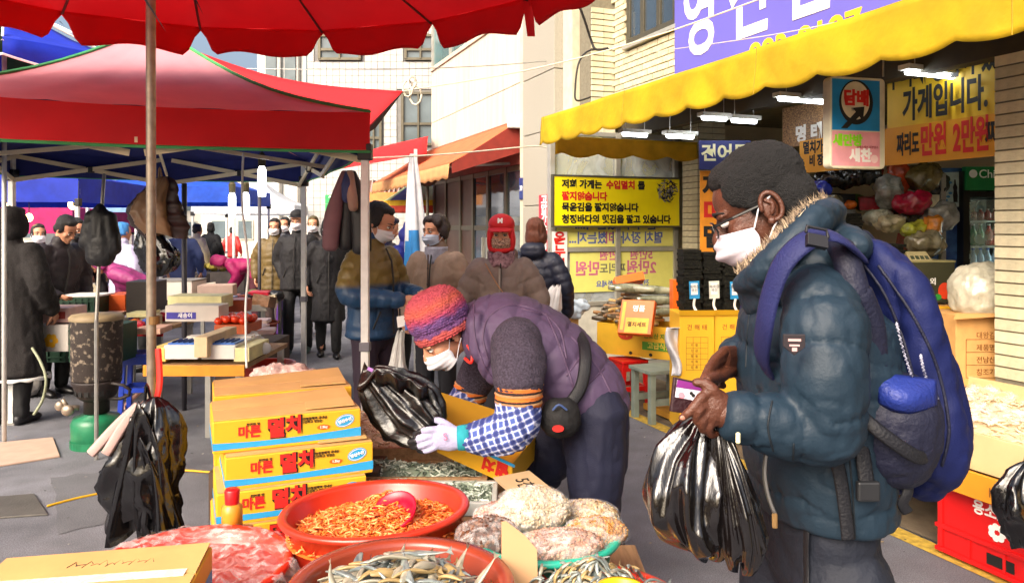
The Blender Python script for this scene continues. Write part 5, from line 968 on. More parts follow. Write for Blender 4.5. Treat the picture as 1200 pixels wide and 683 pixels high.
put(rmesh(g, .014, 2, lambda p: .02 * vnoise(p * 22) + .012 * vnoise(p * 50)), 'film', mat('bluish_plastic', '#bfcdd8', .2, var=.15, scale=20, bump=.5, bscale=50), t); MB().box(P(664, 405, 7.0), (.2, .2, .5)).build('holder', CARD, t)
# pair of yellow cartons with printed tables, seaweed on top
GIM = mat('dried_seaweed', '#060705', .85, col2='#1c1b12', scale=45, bump=1.0, bscale=70, spec=.25)
cs = []
for k, (px, lab) in enumerate(((796, 'yellow carton with printed table under the left seaweed bundles'), (838, 'yellow carton with printed table behind the wallet'))):
    o = Vector((P(px, 0, 5.6).x, 5.6 + .02 * k, .07)); t = thing('seaweed_carton', lab, 'carton', o, 0, 'yellow seaweed cartons'); M = WM[t.name]; w = .26 if k == 0 else .24
    MB().box((w / 2, .18, .435), (w - .004, .36, .87), M).build('body', mat('flat_yellow_carton', '#e8b01e', .6, var=.06, scale=3, bump=.1, bscale=20), t, bevel=.006)
    A = M @ frame((0, -.001, 0), (1, 0, 0), (0, 0, 1)); g = MB()
    for r_ in range(7): rect(g, A, .05, .46 + r_ * .04, .16, .002, .0008)
    for x in (.05, .10, .155, .208): rect(g, A, x, .46, .002, .242, .0012)
    tag(g.build('printed_table', mat('brown_ink', '#7a4a18', .7), t, fix=False), kind='stuff')
    for j in range(5): text('김수량산지'[j] * (1 if j else 1) + '  ' + '품목등급합'[j], .022, mat('brown_ink'), t, A @ Matrix.Translation((.11, .482 + j * .04, .001)), bold=0)
    for j, c in enumerate('건해태'): text(c, .045, mat('brown_red_ink', '#a04018', .7), t, A @ Matrix.Translation((.075 + j * .055, .77, .001)), bold=.0)
    q = MB(); q.hexa([M @ Vector(v) for v in ((.0, -.012, .86), (w, -.012, .86), (w, .02, .875), (0, .02, .875))], [M @ Vector(v) for v in ((.0, -.03, .90), (w, -.03, .90), (w, .015, .88), (0, .015, .88))]); q.build('flap', mat('flat_yellow_carton'), t)
def gim(label, c, sz, rz=0, tagc=None, string=False, grp='black dried seaweed bundles'):
    t = thing('seaweed_bundle', label, 'seaweed', c, rz, grp); M = WM[t.name]; n = max(4, int(sz[2] / .022)); 
    for k in range(n):
        h = sz[2] / n; g = MB(); g.box((R.uniform(-.009, .009), R.uniform(-.009, .009), h * (k + .5)), (sz[0] * R.uniform(.94, 1.0), sz[1] * R.uniform(.94, 1), h * .93), M); o = g.build('seaweed_layer', GIM, t)
    if tagc:
        g = MB(); A = M @ frame((-.03, -sz[1] / 2 - .016, .1), (1, 0, .05), (0, -.08, 1)); g.prism([(0, 0), (.075, 0), (.075, .13), (0, .13)], A, .003); lb = g.build('price_tag', mat('tag_' + ('blue' if tagc == 'b' else 'white'), '#2a8fc8' if tagc == 'b' else '#d8d6c8', .5), t)
        g = MB(); rect(g, A, .012, .03, .05, .085).build('paper', WHITEINK, lb); text('재래김\n국산', .026, INK, lb, A @ Matrix.Translation((.037, .075, .002)), bold=.0)
        g = MB(); g.tube(crv([A @ Vector((.037, .0, 0)), A @ Vector((.03, -.05, -.005)), A @ Vector((.045, -.09, 0))], 4), (.01, .003), n=5); g.build('ribbon', WHITEINK, lb)
    if string:
        g = MB(); e = .004
        x, y, z = sz[0] / 2 + e, sz[1] / 2 + e, sz[2] + e
        for pts in ([(0, -y, -.0), (0, -y, z), (0, y, z)], [(-x, -y, z * .45), (x, -y, z * .45)]): g.tube([M @ Vector(p) for p in pts], .006, n=5)
        g.build('string', mat('pale_string', '#d8b890', .7), t)
    return t
for k, (px, d, h, w, tg, lab) in enumerate(((810, 5.7, .46, .135, 'b', 'leftmost black seaweed bundle with blue price tag'), (834, 5.72, .44, .135, 'w', 'seaweed bundle with white price tag'), (858, 5.68, .52, .14, 'b', 'taller seaweed bundle with blue tag, third from left'), (880, 5.66, .46, .15, 'b', 'seaweed bundle with blue tag beside the jacket'), (865, 5.95, .62, .3, None, 'tall seaweed pile behind the tagged bundles'))):
    gim(lab, Vector((P(px, 0, d).x, d + .06, .945)), (w, .2, h), R.uniform(-.08, .08), tg)
t = thing('white_sheet', 'white plastic sheet draped at the side of the yellow cartons', 'sheet', P(785, 440, 5.7)); g = MB(); g.grid(lambda u, v: P(797 - 16 * u * (1 - .3 * v) - 3 * math.sin(v * 6), 384 + 56 * v, 5.62 + .05 * math.sin(u * 5 + v * 4)), 10, 16); g.build('sheet', mat('white_plastic_sheet', '#d8d8dc', .4, bump=.3), t, smooth=True, solid=.003); g = MB(); g.quad(*[P(px, 384, d) for px, d in ((781, 5.6), (797, 5.6), (797, 5.9), (781, 5.9))]); g.build('fold', mat('white_plastic_sheet'), t, solid=.004)
# tray bench at right on the red crate
CREAM = mat('cream_board', '#c8b080', .7, var=.05); ORB = mat('orange_board', '#cf861c', .6, var=.1, scale=5)
t = thing('tray_bench', 'orange edged low bench carrying the dried fish tray on the red crate', 'bench', S(3.6, 2.6), TH)
MB().sbox(3.22, 4.15, 1.6, 3.62, .365, .375).build('shelf', WOOD, t); MB().sbox(3.2, 3.222, 1.6, 3.66, .355, .47).build('edge_board', ORB, t, bevel=.003); text('18KG', .06, mat('brown_ink'), t, frame(S(3.198, 2.32, .405), S(0, -1, 0), (0, 0, 1)), bold=0)
for v in (3.5,): MB().sbox(3.35, 3.42, v, v + .07, .01, .36).build('leg', GW, t)
MB().sbox(4.0, 4.1, 2.0, 3.5, .06, .36).build('rear_leg', GW, t)
t = thing('fish_tray', 'cream walled tray of pale dried fish bags at the right', 'tray', S(3.7, 2.6, .48), TH)
MB().sbox(3.24, 3.262, 1.62, 3.56, .47, .64).build('front_board', CREAM, t, bevel=.003); MB().sbox(3.262, 4.14, 1.62, 3.56, .375, .39).build('base', CARD, t); MB().sbox(3.262, 4.14, 3.56, 3.58, .39, .66).build('side_board', CREAM, t); MB().sbox(4.14, 4.16, 1.62, 3.58, .39, .7).build('back_board', CREAM, t)
g = MB(); g.grid(lambda a_, b_: S(3.27 + .86 * a_, 1.64 + 1.9 * b_, .6 + .05 * math.sin(a_ * 3) + .02 * math.sin(a_ * 9 + b_ * 14)), 16, 30); g.build('fish_bed', mat('pale_dried_fish', '#cdb894', .5, var=.2, scale=25, bump=.6, bscale=60), t, smooth=True); g = MB()
for k in range(900): a_, b_ = R.random(), R.random(); curl(g, Matrix.Translation(S(3.29 + .82 * a_, 1.66 + 1.86 * b_, .61 + .05 * math.sin(a_ * 3) + .02 * math.sin(a_ * 9 + b_ * 14))) @ rrot(.4), .06, .005, R.uniform(-.2, .2), n=4, m=3)
tag(g.build('small_fish', [mat('pale_dried_fish')], t, fix=False), kind='stuff')
for k, (u, v) in enumerate(((3.5, 2.6), (3.8, 2.2), (3.6, 2.0), (3.85, 2.9))):
    g = MB(); c = S(u, v, .67); g.grid(lambda a_, b_: c + Vector((.17 * (2 * a_ - 1), .14 * (2 * b_ - 1), .05 * math.sin(a_ * 3.14) * math.sin(b_ * 3.14) + .012 * math.sin(a_ * 19 + b_ * 11) + .01 * math.sin(b_ * 23))), 16, 16); o = g.build('film_cover', clear('crumpled_film'), t, smooth=True)
def crate(name, label, u0, u1, v0, v1, z0, z1, m, grp=None, upside=False):
    t = thing(name, label, 'crate', S((u0 + u1) / 2, (v0 + v1) / 2, z0), TH, grp); e = .02
    for a in ((u0, u0 + e, v0, v1), (u1 - e, u1, v0, v1)): MB().sbox(*a, z0 + .01, z1).build('side', m, t, bevel=.003)
    for a in ((u0 + e, u1 - e, v0, v0 + e), (u0 + e, u1 - e, v1 - e, v1)): MB().sbox(*a, z0 + .01, z1).build('side', m, t, bevel=.003)
    MB().sbox(u0 + e, u1 - e, v0 + e, v1 - e, z0 + .01, z0 + .03).build('base', m, t)
    for z in (z0 + .012, z0 + (z1 - z0) * .36, z1 - .022): MB().sbox(u0 - .012, u1 + .012, v0 - .012, v1 + .012, z, z + .02).build('band', m, t, bevel=.003)
    for v in (v0 + .002, v1 - .027): MB().sbox(u0 - .01, u0 + .02, v, v + .025, z0 + .034, z1 - .024).build('corner_rib', m, t, bevel=.003)
    for v in (v0 + (v1 - v0) * .33, v0 + (v1 - v0) * .67): MB().sbox(u0 - .009, u0 + .01, v - .006, v + .006, z0 + .034, z0 + (z1 - z0) * .35).build('rib', m, t)
    return t
cr = crate('red_crate', 'red plastic drinks crate with white lettering at the kerb', 3.28, 3.62, 2.2, 2.7, .008, .352, RED)
A = frame(S(3.277, 2.43, .27), S(0, -1, 0), (0, 0, 1)); text('용소HI', .07, WHITEINK, cr, A @ Matrix.Translation((0, .02, 0)), bold=.03, sx=.9)
g = MB()
for k in range(7): a = k * .9; disc(g, A, .03 + .028 * math.cos(a), -.06 + .026 * math.sin(a), .016, .016, .001 + .0001 * k, 10)
g.build('emblem', WHITEINK, cr); g = MB(); rect(g, A, -.02, -.215, .13, .05, .001).build('hand_hole', INK, cr)
crate('red_crate', 'second red crate behind the lettered one under the bench', 3.64, 3.98, 2.2, 2.7, .008, .352, RED)
t = thing('wood_ledge', 'weathered wooden ledge board low behind the kerb line', 'board', S(3.7, 4), TH); MB().sbox(3.6, 3.64, 2.75, 4.5, .17, .27).build('board', mat('ochre_board'), t, bevel=.004); MB().sbox(3.64, 3.7, 2.9, 3.0, .01, .25).build('post', WOOD, t); MB().sbox(3.64, 3.7, 4.3, 4.4, .01, .25).build('post', WOOD, t)
hung_bag('black_bag', 'black plastic bags hanging at the right edge over the crate', 'bag', P(1203, 540, 3.0), (.2, .16, .34), BLACKPL, 3, 6)
# cartons, fruit box, seaweed, fridge inside the shop
t = thing('open_carton', 'tall brown carton with printed grid and a plastic bag bulging from it', 'carton', Vector((P(1120, 0, 4.5).x, 4.5, .64)), .04); M = WM[t.name]
MB().box((.175, .16, .21), (.35, .32, .42), M).build('body', CARD, t, bevel=.004); A = M @ frame((0, -.001, 0), (1, 0, 0), (0, 0, 1)); g = MB()
for r_ in range(4): rect(g, A, .06, .05 + r_ * .075, .24, .003)
for x in (.06, .298): rect(g, A, x, .05, .003, .228, .0016)
g.build('printed_grid', mat('brown_ink'), t, fix=False)
for j, s_ in enumerate(('참조기', '전남산', '제품명', '대왕김')): text(s_, .042, mat('brown_ink'), t, A @ Matrix.Translation((.18, .082 + j * .072, .001)), bold=0)
g = MB(); g.hexa([M @ Vector(q) for q in ((-.05, -.06, .40), (.37, -.09, .43), (.35, .0, .424), (0, .0, .424))], [M @ Vector(q) for q in ((-.05, -.06, .405), (.37, -.09, .435), (.35, .0, .43), (0, .0, .43))]); g.build('flap', CARD, t); g = MB(); g.hexa([M @ Vector(q) for q in ((.352, 0, .42), (.47, .02, .44), (.47, .3, .45), (.352, .3, .42))], [M @ Vector(q) for q in ((.352, 0, .425), (.47, .02, .445), (.47, .3, .455), (.352, .3, .425))]); g.build('flap', CARD, t)
t = thing('bulging_bag', 'crumpled translucent plastic bag swelling out of the tall carton', 'bag', P(1150, 368, 4.6)); g = MB(); g.ell(P(1150, 345, 4.65), (.165, .14, .17)); g.ell(P(1165, 330, 4.66), (.1, .1, .1)); g.ell(P(1135, 335, 4.66), (.09, .09, .1))
put(rmesh(g, .014, 2, lambda p: .02 * (1 - np.abs(vnoise(p * 14))) + .012 * (1 - np.abs(vnoise(p * 31))) + .006 * vnoise(p * 60)), 'film', mat('grey_translucent_plastic', '#b8b4a0', .25, var=.2, scale=12, bump=.5, bscale=45, spec=.8), t)
ps_ = thing('stand_block', 'stack of cartons under the tall brown carton', 'stand', S(4.0, 3.3)); MB().box((P(1150, 0, 4.66).x, 4.68, .36), (.4, .3, .55)).build('body', CARD, ps_)
t = thing('fruit_box', 'dark green fruit box with red pepper and yellow flower print', 'box', Vector((P(1062, 0, 5.1).x, 5.1, 1.06)), .03); M = WM[t.name]; MB().box((.165, .15, .145), (.33, .3, .27), M).build('body', mat('olive_dark_box', '#3a3a26', .5), t, bevel=.005)
MB().box((.165, .15, .285), (.335, .305, .012), M).build('lid', mat('olive_lid', '#8a8458', .6), t); A = M @ frame((0, -.001, 0), (1, 0, 0), (0, 0, 1)); g = MB(); disc(g, A, .26, .09, .045, .055).build('pepper_print', mat('pepper_red', '#d8401c', .5), t); g = MB(); disc(g, A, .215, .05, .022, .02, .0018).build('leaf_print', mat('leaf_green', '#2f8f3a', .5), t)
g = MB()
for k in range(9): a = k * .7; g.add([A @ Vector((.06, .2, .001)), A @ Vector((.06 + .045 * math.cos(a), .2 + .045 * math.sin(a), .001)), A @ Vector((.06 + .028 * math.cos(a + .35), .2 + .028 * math.sin(a + .35), .001))], [(0, 1, 2)])
g.build('flower_print', mat('flower_yellow', '#f0b020', .5), t, fix=False); text('참 외', .05, WHITEINK, t, A @ Matrix.Translation((.15, .15, .001)))
t = thing('yellow_carton', 'plain yellow carton under the dark fruit box', 'carton', Vector((P(1062, 0, 5.1).x, 5.08, .65)), .03); M = WM[t.name]; MB().box((.165, .17, .2), (.33, .34, .40), M).build('body', mat('flat_yellow_carton'), t, bevel=.005); MB().box((.165, .17, .404), (.31, .32, .006), M).build('lid', CARD, t)
t = thing('shop_counter', 'low counter inside the shop carrying cartons and seaweed', 'counter', S(4.9, 4.6), TH); MB().sbox(4.55, 5.3, 3.5, 6.4, .05, .64).build('body', CARD, t); MB().sbox(4.5, 5.35, 3.45, 6.45, .64, .649).build('top', WOOD, t)
gim('large tied black seaweed block nearest the fruit box', Vector((P(1034, 0, 5.1).x, 5.3, .8)), (.36, .3, .66), .1, None, True); gim('tied black seaweed block behind the jacket collar', Vector((P(985, 0, 5.4).x, 5.55, .8)), (.3, .3, .87), .1, None, True)
b_ = thing('stand_block', 'carton under the tied seaweed blocks', 'stand', S(4.9, 5.2, .65)); MB().box((P(1015, 0, 5.3).x, 5.45, .725), (.75, .5, .148)).build('body', CARD, b_)
sh = thing('stock_shelf', 'steel rack of bagged goods at the back of the shop', 'shelf', S(5.8, 6, .05)); x0, x1 = P(945, 0, 6.3).x, P(1105, 0, 6.3).x
for z in (.9, 1.28, 1.62): MB().box(((x0 + x1) / 2, 6.55, z), (x1 - x0, .5, .03)).build('board', mat('dark_shelf', '#4a4234', .7), sh)
for x in (x0, x1):
    for y in (6.31, 6.79): MB().box((x, y, 1.03), (.04, .04, 1.96)).build('post', STEEL, sh)
BK = mat('wrapped_black_goods', '#141416', .15, var=.5, scale=12, bump=.5, spec=.8)
clut = [(985, 208, 6.3, .30, .10, '#1a1a1c', 'glossy black bag on the top of the rack'), (955, 222, 6.2, .2, .07, '#1c2f9a', 'flat blue pack at the left of the rack'), (1012, 205, 6.25, .2, .09, '#141416', 'black crumpled bag left of the grey one'), (1040, 225, 6.15, .14, .16, '#8d9088', 'pale grey plastic bag hanging on the rack'), (1068, 238, 6.05, .22, .10, '#a81538', 'crimson wrapped bundle on the rack'), (1050, 212, 6.35, .12, .18, '#b04020', 'narrow rust coloured pack'), (1080, 208, 6.3, .2, .14, '#6a5a30', 'golden wrapped fish bag under the banner'), (1095, 220, 6.4, .14, .14, '#22252c', 'dark bag beside the blue poster'), (1028, 255, 6.1, .12, .07, '#a8ac98', 'pale bag on the seaweed block'), (1042, 262, 6.0, .14, .07, '#b0a888', 'wrapped pale goods over the string'), (1073, 268, 5.9, .16, .06, '#b0b83c', 'lime and yellow snack pack'), (1092, 266, 5.85, .09, .1, '#d8862c', 'orange and yellow pack with red print'), (1085, 285, 5.7, .2, .1, '#7f775c', 'clear bag of brown goods on the fruit box'), (1100, 255, 6.1, .18, .14, '#8c8c88', 'large clear bag near the blue poster'), (968, 240, 6.0, .2, .08, '#55503c', 'olive bag behind the jacket collar'), (1063, 255, 6.2, .16, .1, '#2c2a24', 'dark pack in the middle of the rack'), (945, 250, 6.1, .2, .14, '#2b2620', 'dark pack behind the collar')]
for k, (px, py, d, w, h, c, lab) in enumerate(clut):
    t = thing('goods_bag', lab, 'bag', P(px, py, d) - Vector((0, 0, h / 2))); w *= 1.4; h *= 1.5; p = P(px, py, d); g = MB(); g.ell(p, (w / 2, .1, h / 2)); g.ell(p + Vector((w * .2, 0, h * .15)), (w * .3, .08, h * .4)); g.ell(p + Vector((-w * .2, -.02, -h * .1)), (w * .3, .09, h * .35))
    put(rmesh(g, .016, 1, lambda q, k=k: .036 * (1 - np.abs(vnoise(q * 12 + k))) ** 2 - .01 + .014 * vnoise(q * 34 + k)), 'bag_body', mat('goods_' + c[1:], c, .16, var=.5, scale=14, bump=.8, bscale=34, spec=.9), t)
# yellow scales tray, blue poster
t = thing('keypad_scale', 'beige counter scale with a row of keys on the fruit box', 'scale', P(1082, 305, 5.2)); M = frame(P(1066, 306, 5.1), (1, .05, 0), (0, .5, .5)); g = MB(); g.prism([(0, 0), (.16, 0), (.15, .09), (.01, .09)], M, .05); g.build('scale_body', mat('beige_plastic', '#a89c70', .5), t, bevel=.004)
for k in range(4): g = MB(); rect(g, M, .02 + k * .033, .015, .022, .03, .004).build('key', mat('dark_green_key', '#3c4632', .5), t)
t = thing('blue_poster', 'dark blue poster wall panel beside the drinks fridge', 'poster', P(1110, 330, 6.6)); M = frame(P(1092, 335, 6.65), (1, 0, 0), (0, 0, 1)); g = MB(); rect(g, M, 0, 0, .29, 1.02, .006).build('sheet', mat('blue_foil', '#16357c', .3, col2='#4f7fc0', scale=9, bump=.3), t)
t = thing('cola_poster', 'pale poster of a dark cola bottle stuck beside the fridge', 'poster', P(1115, 242, 6.6)); M = frame(P(1103, 243, 6.62), (1, 0, .03), (-.03, 0, 1)); g = MB(); rect(g, M, 0, 0, .17, .3, .004).build('sheet', mat('poster_pale', '#bcd0cc', .5, var=.2, scale=12), t); g = MB(); g.prism([(.105, .04), (.14, .04), (.143, .1), (.137, .14), (.142, .17), (.13, .2), (.128, .235), (.117, .235), (.115, .2), (.103, .17), (.108, .14), (.102, .1)], M @ Matrix.Translation((0, 0, .005)), .0008); g.build('bottle_print', INK, t); g = MB()
for k in range(6): disc(g, M, .04 + .02 * (k % 3), .06 + k * .03, .018, .012, .0055 + k * .0001, 8)
g.build('splash_print', mat('splash_blue', '#4a8ab8', .5), t)
fr = thing('drinks_fridge', 'black framed glass door drinks fridge with green header', 'fridge', Vector((P(1160, 0, 6.55).x, 6.85, .05))); fx0, fx1 = P(1129, 0, 6.55).x, P(1129, 0, 6.55).x + .62; FB_ = mat('black_fridge', '#101010', .3)
MB().box(((fx0 + fx1) / 2, 7.15, 1.05), (fx1 - fx0, .02, 2.0)).build('back', mat('fridge_liner', '#8a948c', .4), fr)
for x in (fx0 + .03, fx1 - .03): MB().box((x, 6.85, 1.05), (.06, .6, 2.0)).build('side', FB_, fr)
MB().box(((fx0 + fx1) / 2, 6.85, 1.85), (fx1 - fx0 - .12, .6, .05)).build('top_rail', FB_, fr); MB().box(((fx0 + fx1) / 2, 6.85, .2), (fx1 - fx0 - .12, .6, .3)).build('plinth', FB_, fr)
MB().box(((fx0 + fx1) / 2 , 6.56, 1.985), (fx1 - fx0 - .02, .06, .2)).build('header', mat('header_green', '#0a5a28', .4, emit=.06), fr); A = frame(((fx0 + fx1) / 2, 6.528, 1.985), (1, 0, 0), (0, 0, 1)); text('Chilsung', .1, WHITEINK, fr, A @ Matrix.Translation((-.02, .035, 0)), bold=.01); text('Cider', .075, WHITEINK, fr, A @ Matrix.Translation((.05, -.055, 0)), bold=0)
g = MB(); disc(g, A, -.24, .04, .035, .035).build('star_disc', WHITEINK, fr)
MB().box((fx1 - .13, 6.62, 1.1), (.035, .03, 1.35)).build('light_strip', lamp_mat('fridge_light', '#e8fff4', 5), fr)
for z in (1.18, 1.40, 1.62): MB().box(((fx0 + fx1) / 2 - .02, 6.87, z), (.46, .45, .015)).build('shelf', mat('wire_white', '#c8d0c8', .4), fr)
MB().box(((fx0 + fx1) / 2 - .01, 6.545, 1.08), (fx1 - fx0 - .12, .008, 1.45)).build('glass_door', clear('fridge_glass', '#d8e8e0', .9, .03, .0, 3), fr)
def bottle(x, z, h, c, capc, lab):
    t = thing('drink_bottle', lab, 'bottle', (x, 6.7, z), 0, 'bottles on the fridge shelves'); r_ = .03; g = MB(); g.lathe([(.001, 0), (r_, .004), (r_, h * .6), (r_ * .4, h * .82), (r_ * .38, h * .93)], (x, 6.7, z), 12); g.build('bottle_body', mat('drink_' + c[1:], c, .15, spec=.8), t, smooth=True); g = MB(); g.lathe([(r_ * .46, h * .92), (r_ * .46, h), (.001, h)], (x, 6.7, z), 10); g.build('cap', mat('cap_' + capc[1:], capc, .4), t)
for k in range(6): bottle(fx0 + .11 + k * .063, 1.19, .2, '#9ab8d0', '#3060b0', 'clear blue capped water bottle on the lower fridge shelf')
for k in range(3): bottle(fx0 + .11 + k * .063, 1.41, .19, '#3a8a5a', '#d8d8d0', 'green soda bottle on the middle fridge shelf')
for k in range(3): bottle(fx0 + .31 + k * .063, 1.41, .19, '#b83a2c', '#c8c8c0', 'red soda bottle on the middle fridge shelf')
for k in range(6): bottle(fx0 + .11 + k * .063, 1.63, .1, '#8a3a34', '#c8b8a0', 'small dark bottle on the top fridge shelf')
bottle(fx0 + .15, .96, .2, '#b8c83c', '#e0e0a0', 'yellow green bottle at the fridge bottom'); MB().box(((fx0 + fx1) / 2 - .02, 6.87, .95), (.46, .45, .015)).build('shelf', mat('wire_white'), fr)

PKM = []
for k, (nm, c_) in enumerate((('crimson', '#a81830'), ('gold', '#b89040'), ('silver', '#9a9c9c'), ('black', '#18181a'), ('green', '#4c7a30'), ('blue', '#2448a0'), ('cream', '#d0c4a4'), ('orange', '#d06a20'), ('brown', '#6a4628'), ('white', '#cfcfcb'))):
    m_ = mat('packet_' + nm, c_, .35, var=.35, scale=18, bump=.5, bscale=40, rnd=.2); 
    for q in range(2):
        g = MB(); g.ell((0, 0, .045), (.085, .055, .05), n=10, m=7) if q else g.box((0, 0, .045), (.16, .11, .09))
        me = rmesh(g, .014, 1, lambda p, k=k: .010 * vnoise(p * 28 + k) + .006 * vnoise(p * 60)) if q else meshof(g, 'packet', m_)
        if q: me.materials.append(m_); me.polygons.foreach_set('use_smooth', [True] * len(me.polygons))
        PKM.append(me)
def packets(n, fn, label, grp, s0=.7, s1=1.2):
    for k in range(n):
        p = fn(); s_ = R.uniform(s0, s1); topobj(R.choice(PKM), 'goods_packet', label, 'packet', grp, Matrix.Translation(p) @ Euler((R.uniform(-.15, .15), R.uniform(-.15, .15), R.uniform(-.5, .5))).to_matrix().to_4x4() @ Matrix.Scale(s_, 4))
packets(36, lambda: Vector((R.uniform(x0 + .1, x1 - .1), R.uniform(6.32, 6.5), R.choice((.92, 1.3, 1.64)) + R.choice((0, .08)))), 'small packet of dried goods on the steel rack inside the shop', 'packets on the shop rack', .8, 1.5)
# ================================================================ GOODS: LEFT STALLS
# gas burner and pot
c = gp(97, 530); c.z = 0; c.y += .18
SPK = mat('soot_speckled_pot', '#2e2622', .6, col2='#857868', scale=24, bump=.4, detail=3); MATS['soot_speckled_pot'].node_tree.nodes['Color Ramp'].color_ramp.elements[0].position = .56; MATS['soot_speckled_pot'].node_tree.nodes['Color Ramp'].color_ramp.elements[1].position = .66
CI = mat('black_cast_iron', '#241a18', .6, bump=.3); GT = mat('green_tank_paint', '#1c6a48', .35, var=.25, scale=10, bump=.1)
t = thing('gas_burner', 'black cast iron burner standing on a green gas tank', 'burner', c)
g = MB(); g.lathe([(.001, .0), (.15, .0), (.165, .02), (.168, .17), (.15, .21), (.06, .235), (.06, .30), (.001, .30)], c, 36); g.build('tank', GT, t, smooth=True)
g = MB(); g.lathe([(.11, .0), (.172, .0), (.172, .05), (.11, .05)], c, 36); g.build('foot_ring', GT, t)
g = MB(); g.lathe([(.055, .235), (.085, .24), (.085, .33), (.1, .335), (.13, .36), (.15, .43), (.165, .46), (.165, .475), (.14, .475), (.12, .40), (.06, .37)], c, 32); g.build('burner_head', CI, t, smooth=True)
for k in range(7): a = -2.6 + k * .35; g = MB(); g.box((0, 0, 0), (.03, .008, .06), Matrix.Translation(c + Vector((.14 * math.cos(a), .14 * math.sin(a), .405))) @ Matrix.Rotation(a + 1.57, 4, 'Z')); g.build('vent', mat('vent_black', '#080606', .8), t)
g = MB(); g.tube([c + Vector((.15 + .12 * math.sin(k * .7), -.05 - .02 * math.cos(k * .7), .40 + .06 * math.cos(k * .7))) for k in range(10)], .012, n=8); g.build('ring_handle', CI, t, smooth=True)
g = MB(); g.rod(c + Vector((-.08, -.08, .29)), c + Vector((-.16, -.12, .30)), .018); g.rod(c + Vector((-.14, -.11, .29)), c + Vector((-.17, -.13, .36)), .014); g.ell(c + Vector((-.14, -.12, .28)), (.045, .03, .04)); g.ell(c + Vector((-.2, -.12, .31)), (.032, .02, .034)); g.build('valve', mat('dull_valve_brass', '#9a8c7c', .4, metal=.6), t, smooth=True)
t = thing('speckled_pot', 'tall soot black pot speckled with peeling white on the gas burner', 'pot', c + Vector((0, 0, .476))); g = MB(); g.lathe([(.001, .476), (.158, .476), (.165, .49), (.172, .9), (.176, .915), (.17, .92), (.001, .918)], c, 40); g.build('pot_body', SPK, t, smooth=True); g = MB(); g.lathe([(.178, .905), (.182, .925), (.165, .945), (.001, .955)], c, 40); g.build('lid', mat('grimy_lid', '#8c7a5c', .6, var=.2), t, smooth=True)
stool('blue_stool', 'blue plastic stool beside the gas burner', Vector((P(165, 0, 6.5).x, 6.5, 0)), .26, .52, mat('blue_plastic', '#1a3aa8', .35), .2)
g = MB(); g.rod(gp(146, 498, .03), gp(178, 470, .06), .018); g.rod(gp(144, 482, .03), gp(168, 468, .1), .018); t = thing('plastic_pipes', 'two short pink plastic pipes lying by the blue stool', 'pipe', gp(160, 485)); g.build('tube', mat('pink_pipe', '#d8a898', .5), t)
def simplebox(name, label, cat, px, py, d, w, dp, h, m, rot=0, lid=None, grp=None, bev=.005):
    o = P(px, py, d); t = thing(name, label, cat, o, rot, grp); M = WM[t.name]; MB().box((0, dp / 2, h / 2), (w, dp, h), M).build('body', m, t, bevel=bev)
    if lid: MB().box((0, dp / 2, h + .008), (w * 1.02, dp * 1.02, .016), M).build('lid', lid, t, bevel=.003)
    return t, M
def table(name, label, px, d, w, dp, h, m, rot=0, top=None):
    o = Vector((P(px, 0, d).x, d, 0)); t = thing(name, label, 'table', o, rot); M = WM[t.name]; n = max(2, int(dp / .2))
    for k in range(n): MB().box((0, dp * (k + .5) / n, h - .015), (w, dp / n - .006, .03), M).build('plank', top or WOOD, t)
    MB().box((0, -.008, h - .03), (w + .02, .015, .07), M).build('edge_strip', m, t, bevel=.003)
    for x in (-w / 2 + .04, w / 2 - .04):
        for y in (.04, dp - .04): MB().box((x, y, (h - .03) / 2), (.04, .04, h - .03), M).build('leg', STEEL, t)
    return t
WBX = mat('white_carton', '#cfc6bd', .6, var=.08, scale=6); FOAM = mat('white_foam', '#d8d8d4', .7, var=.04, bump=.2, bscale=150); GCR = mat('dark_green_crate', '#0f3a26', .5)
table('stall_table', 'front left stall table with an orange edge and foam boxes', 228, 4.85, .62, .95, .70, mat('orange_edge', '#d88a1c', .5), .0)
table('stall_table', 'low stall table with a red edge behind the gas burner', 148, 6.6, .62, .7, .70, mat('red_edge', '#c81c1c', .5))
table('stall_table', 'far stall table covered in pale boxes', 245, 8.3, 1.2, 1.0, .72, mat('grey_edge', '#8a847c', .6), .1)
table('stall_table', 'distant stall table on the left walkway', 165, 9.6, 1.6, .9, .72, mat('grey_edge'), .0)
BLUEG = mat('blue_plastic_lid', '#3f6fc0', .35, var=.1)
for k, (px, lab) in enumerate(((212, 'left white foam box with blue grille lid'), (256, 'right white foam box with blue grille lid'))):
    t, M = simplebox('foam_box', lab, 'box', px, 421, 4.9, .22, .5, .09, FOAM, 0, None, 'foam boxes with blue grilles'); MB().box((0, .11, .094), (.19, .17, .012), M).build('lid', BLUEG, t)
    for j in range(5): MB().box((-.07 + .035 * j, .11, .105), (.006, .15, .01), M).build('grille_bar', mat('dark_blue_bar', '#20407c', .5), t)
    for j in range(2): MB().box((0, .34 + j * .05, .095), (.2, .035, .012), M).build('white_lid', WBX, t)
t, M = simplebox('beige_carton', 'beige flat cardboard strip laid between the foam boxes', 'carton', 235, 419, 4.84, .085, .52, .13, mat('pale_beige_card', '#d8bf98', .7)); 
for k, lab, px, m in ((0, 'yellow fruit carton at the left of the orange edged table', 185, mat('yellow_white_carton', '#e6c868', .6)), (1, 'pale yellow carton edge right of the foam boxes', 283, mat('cream_print_carton', '#e0d8a0', .6))): simplebox('fruit_carton', lab, 'carton', px, 424, 4.9, .1, .4, .09, m)
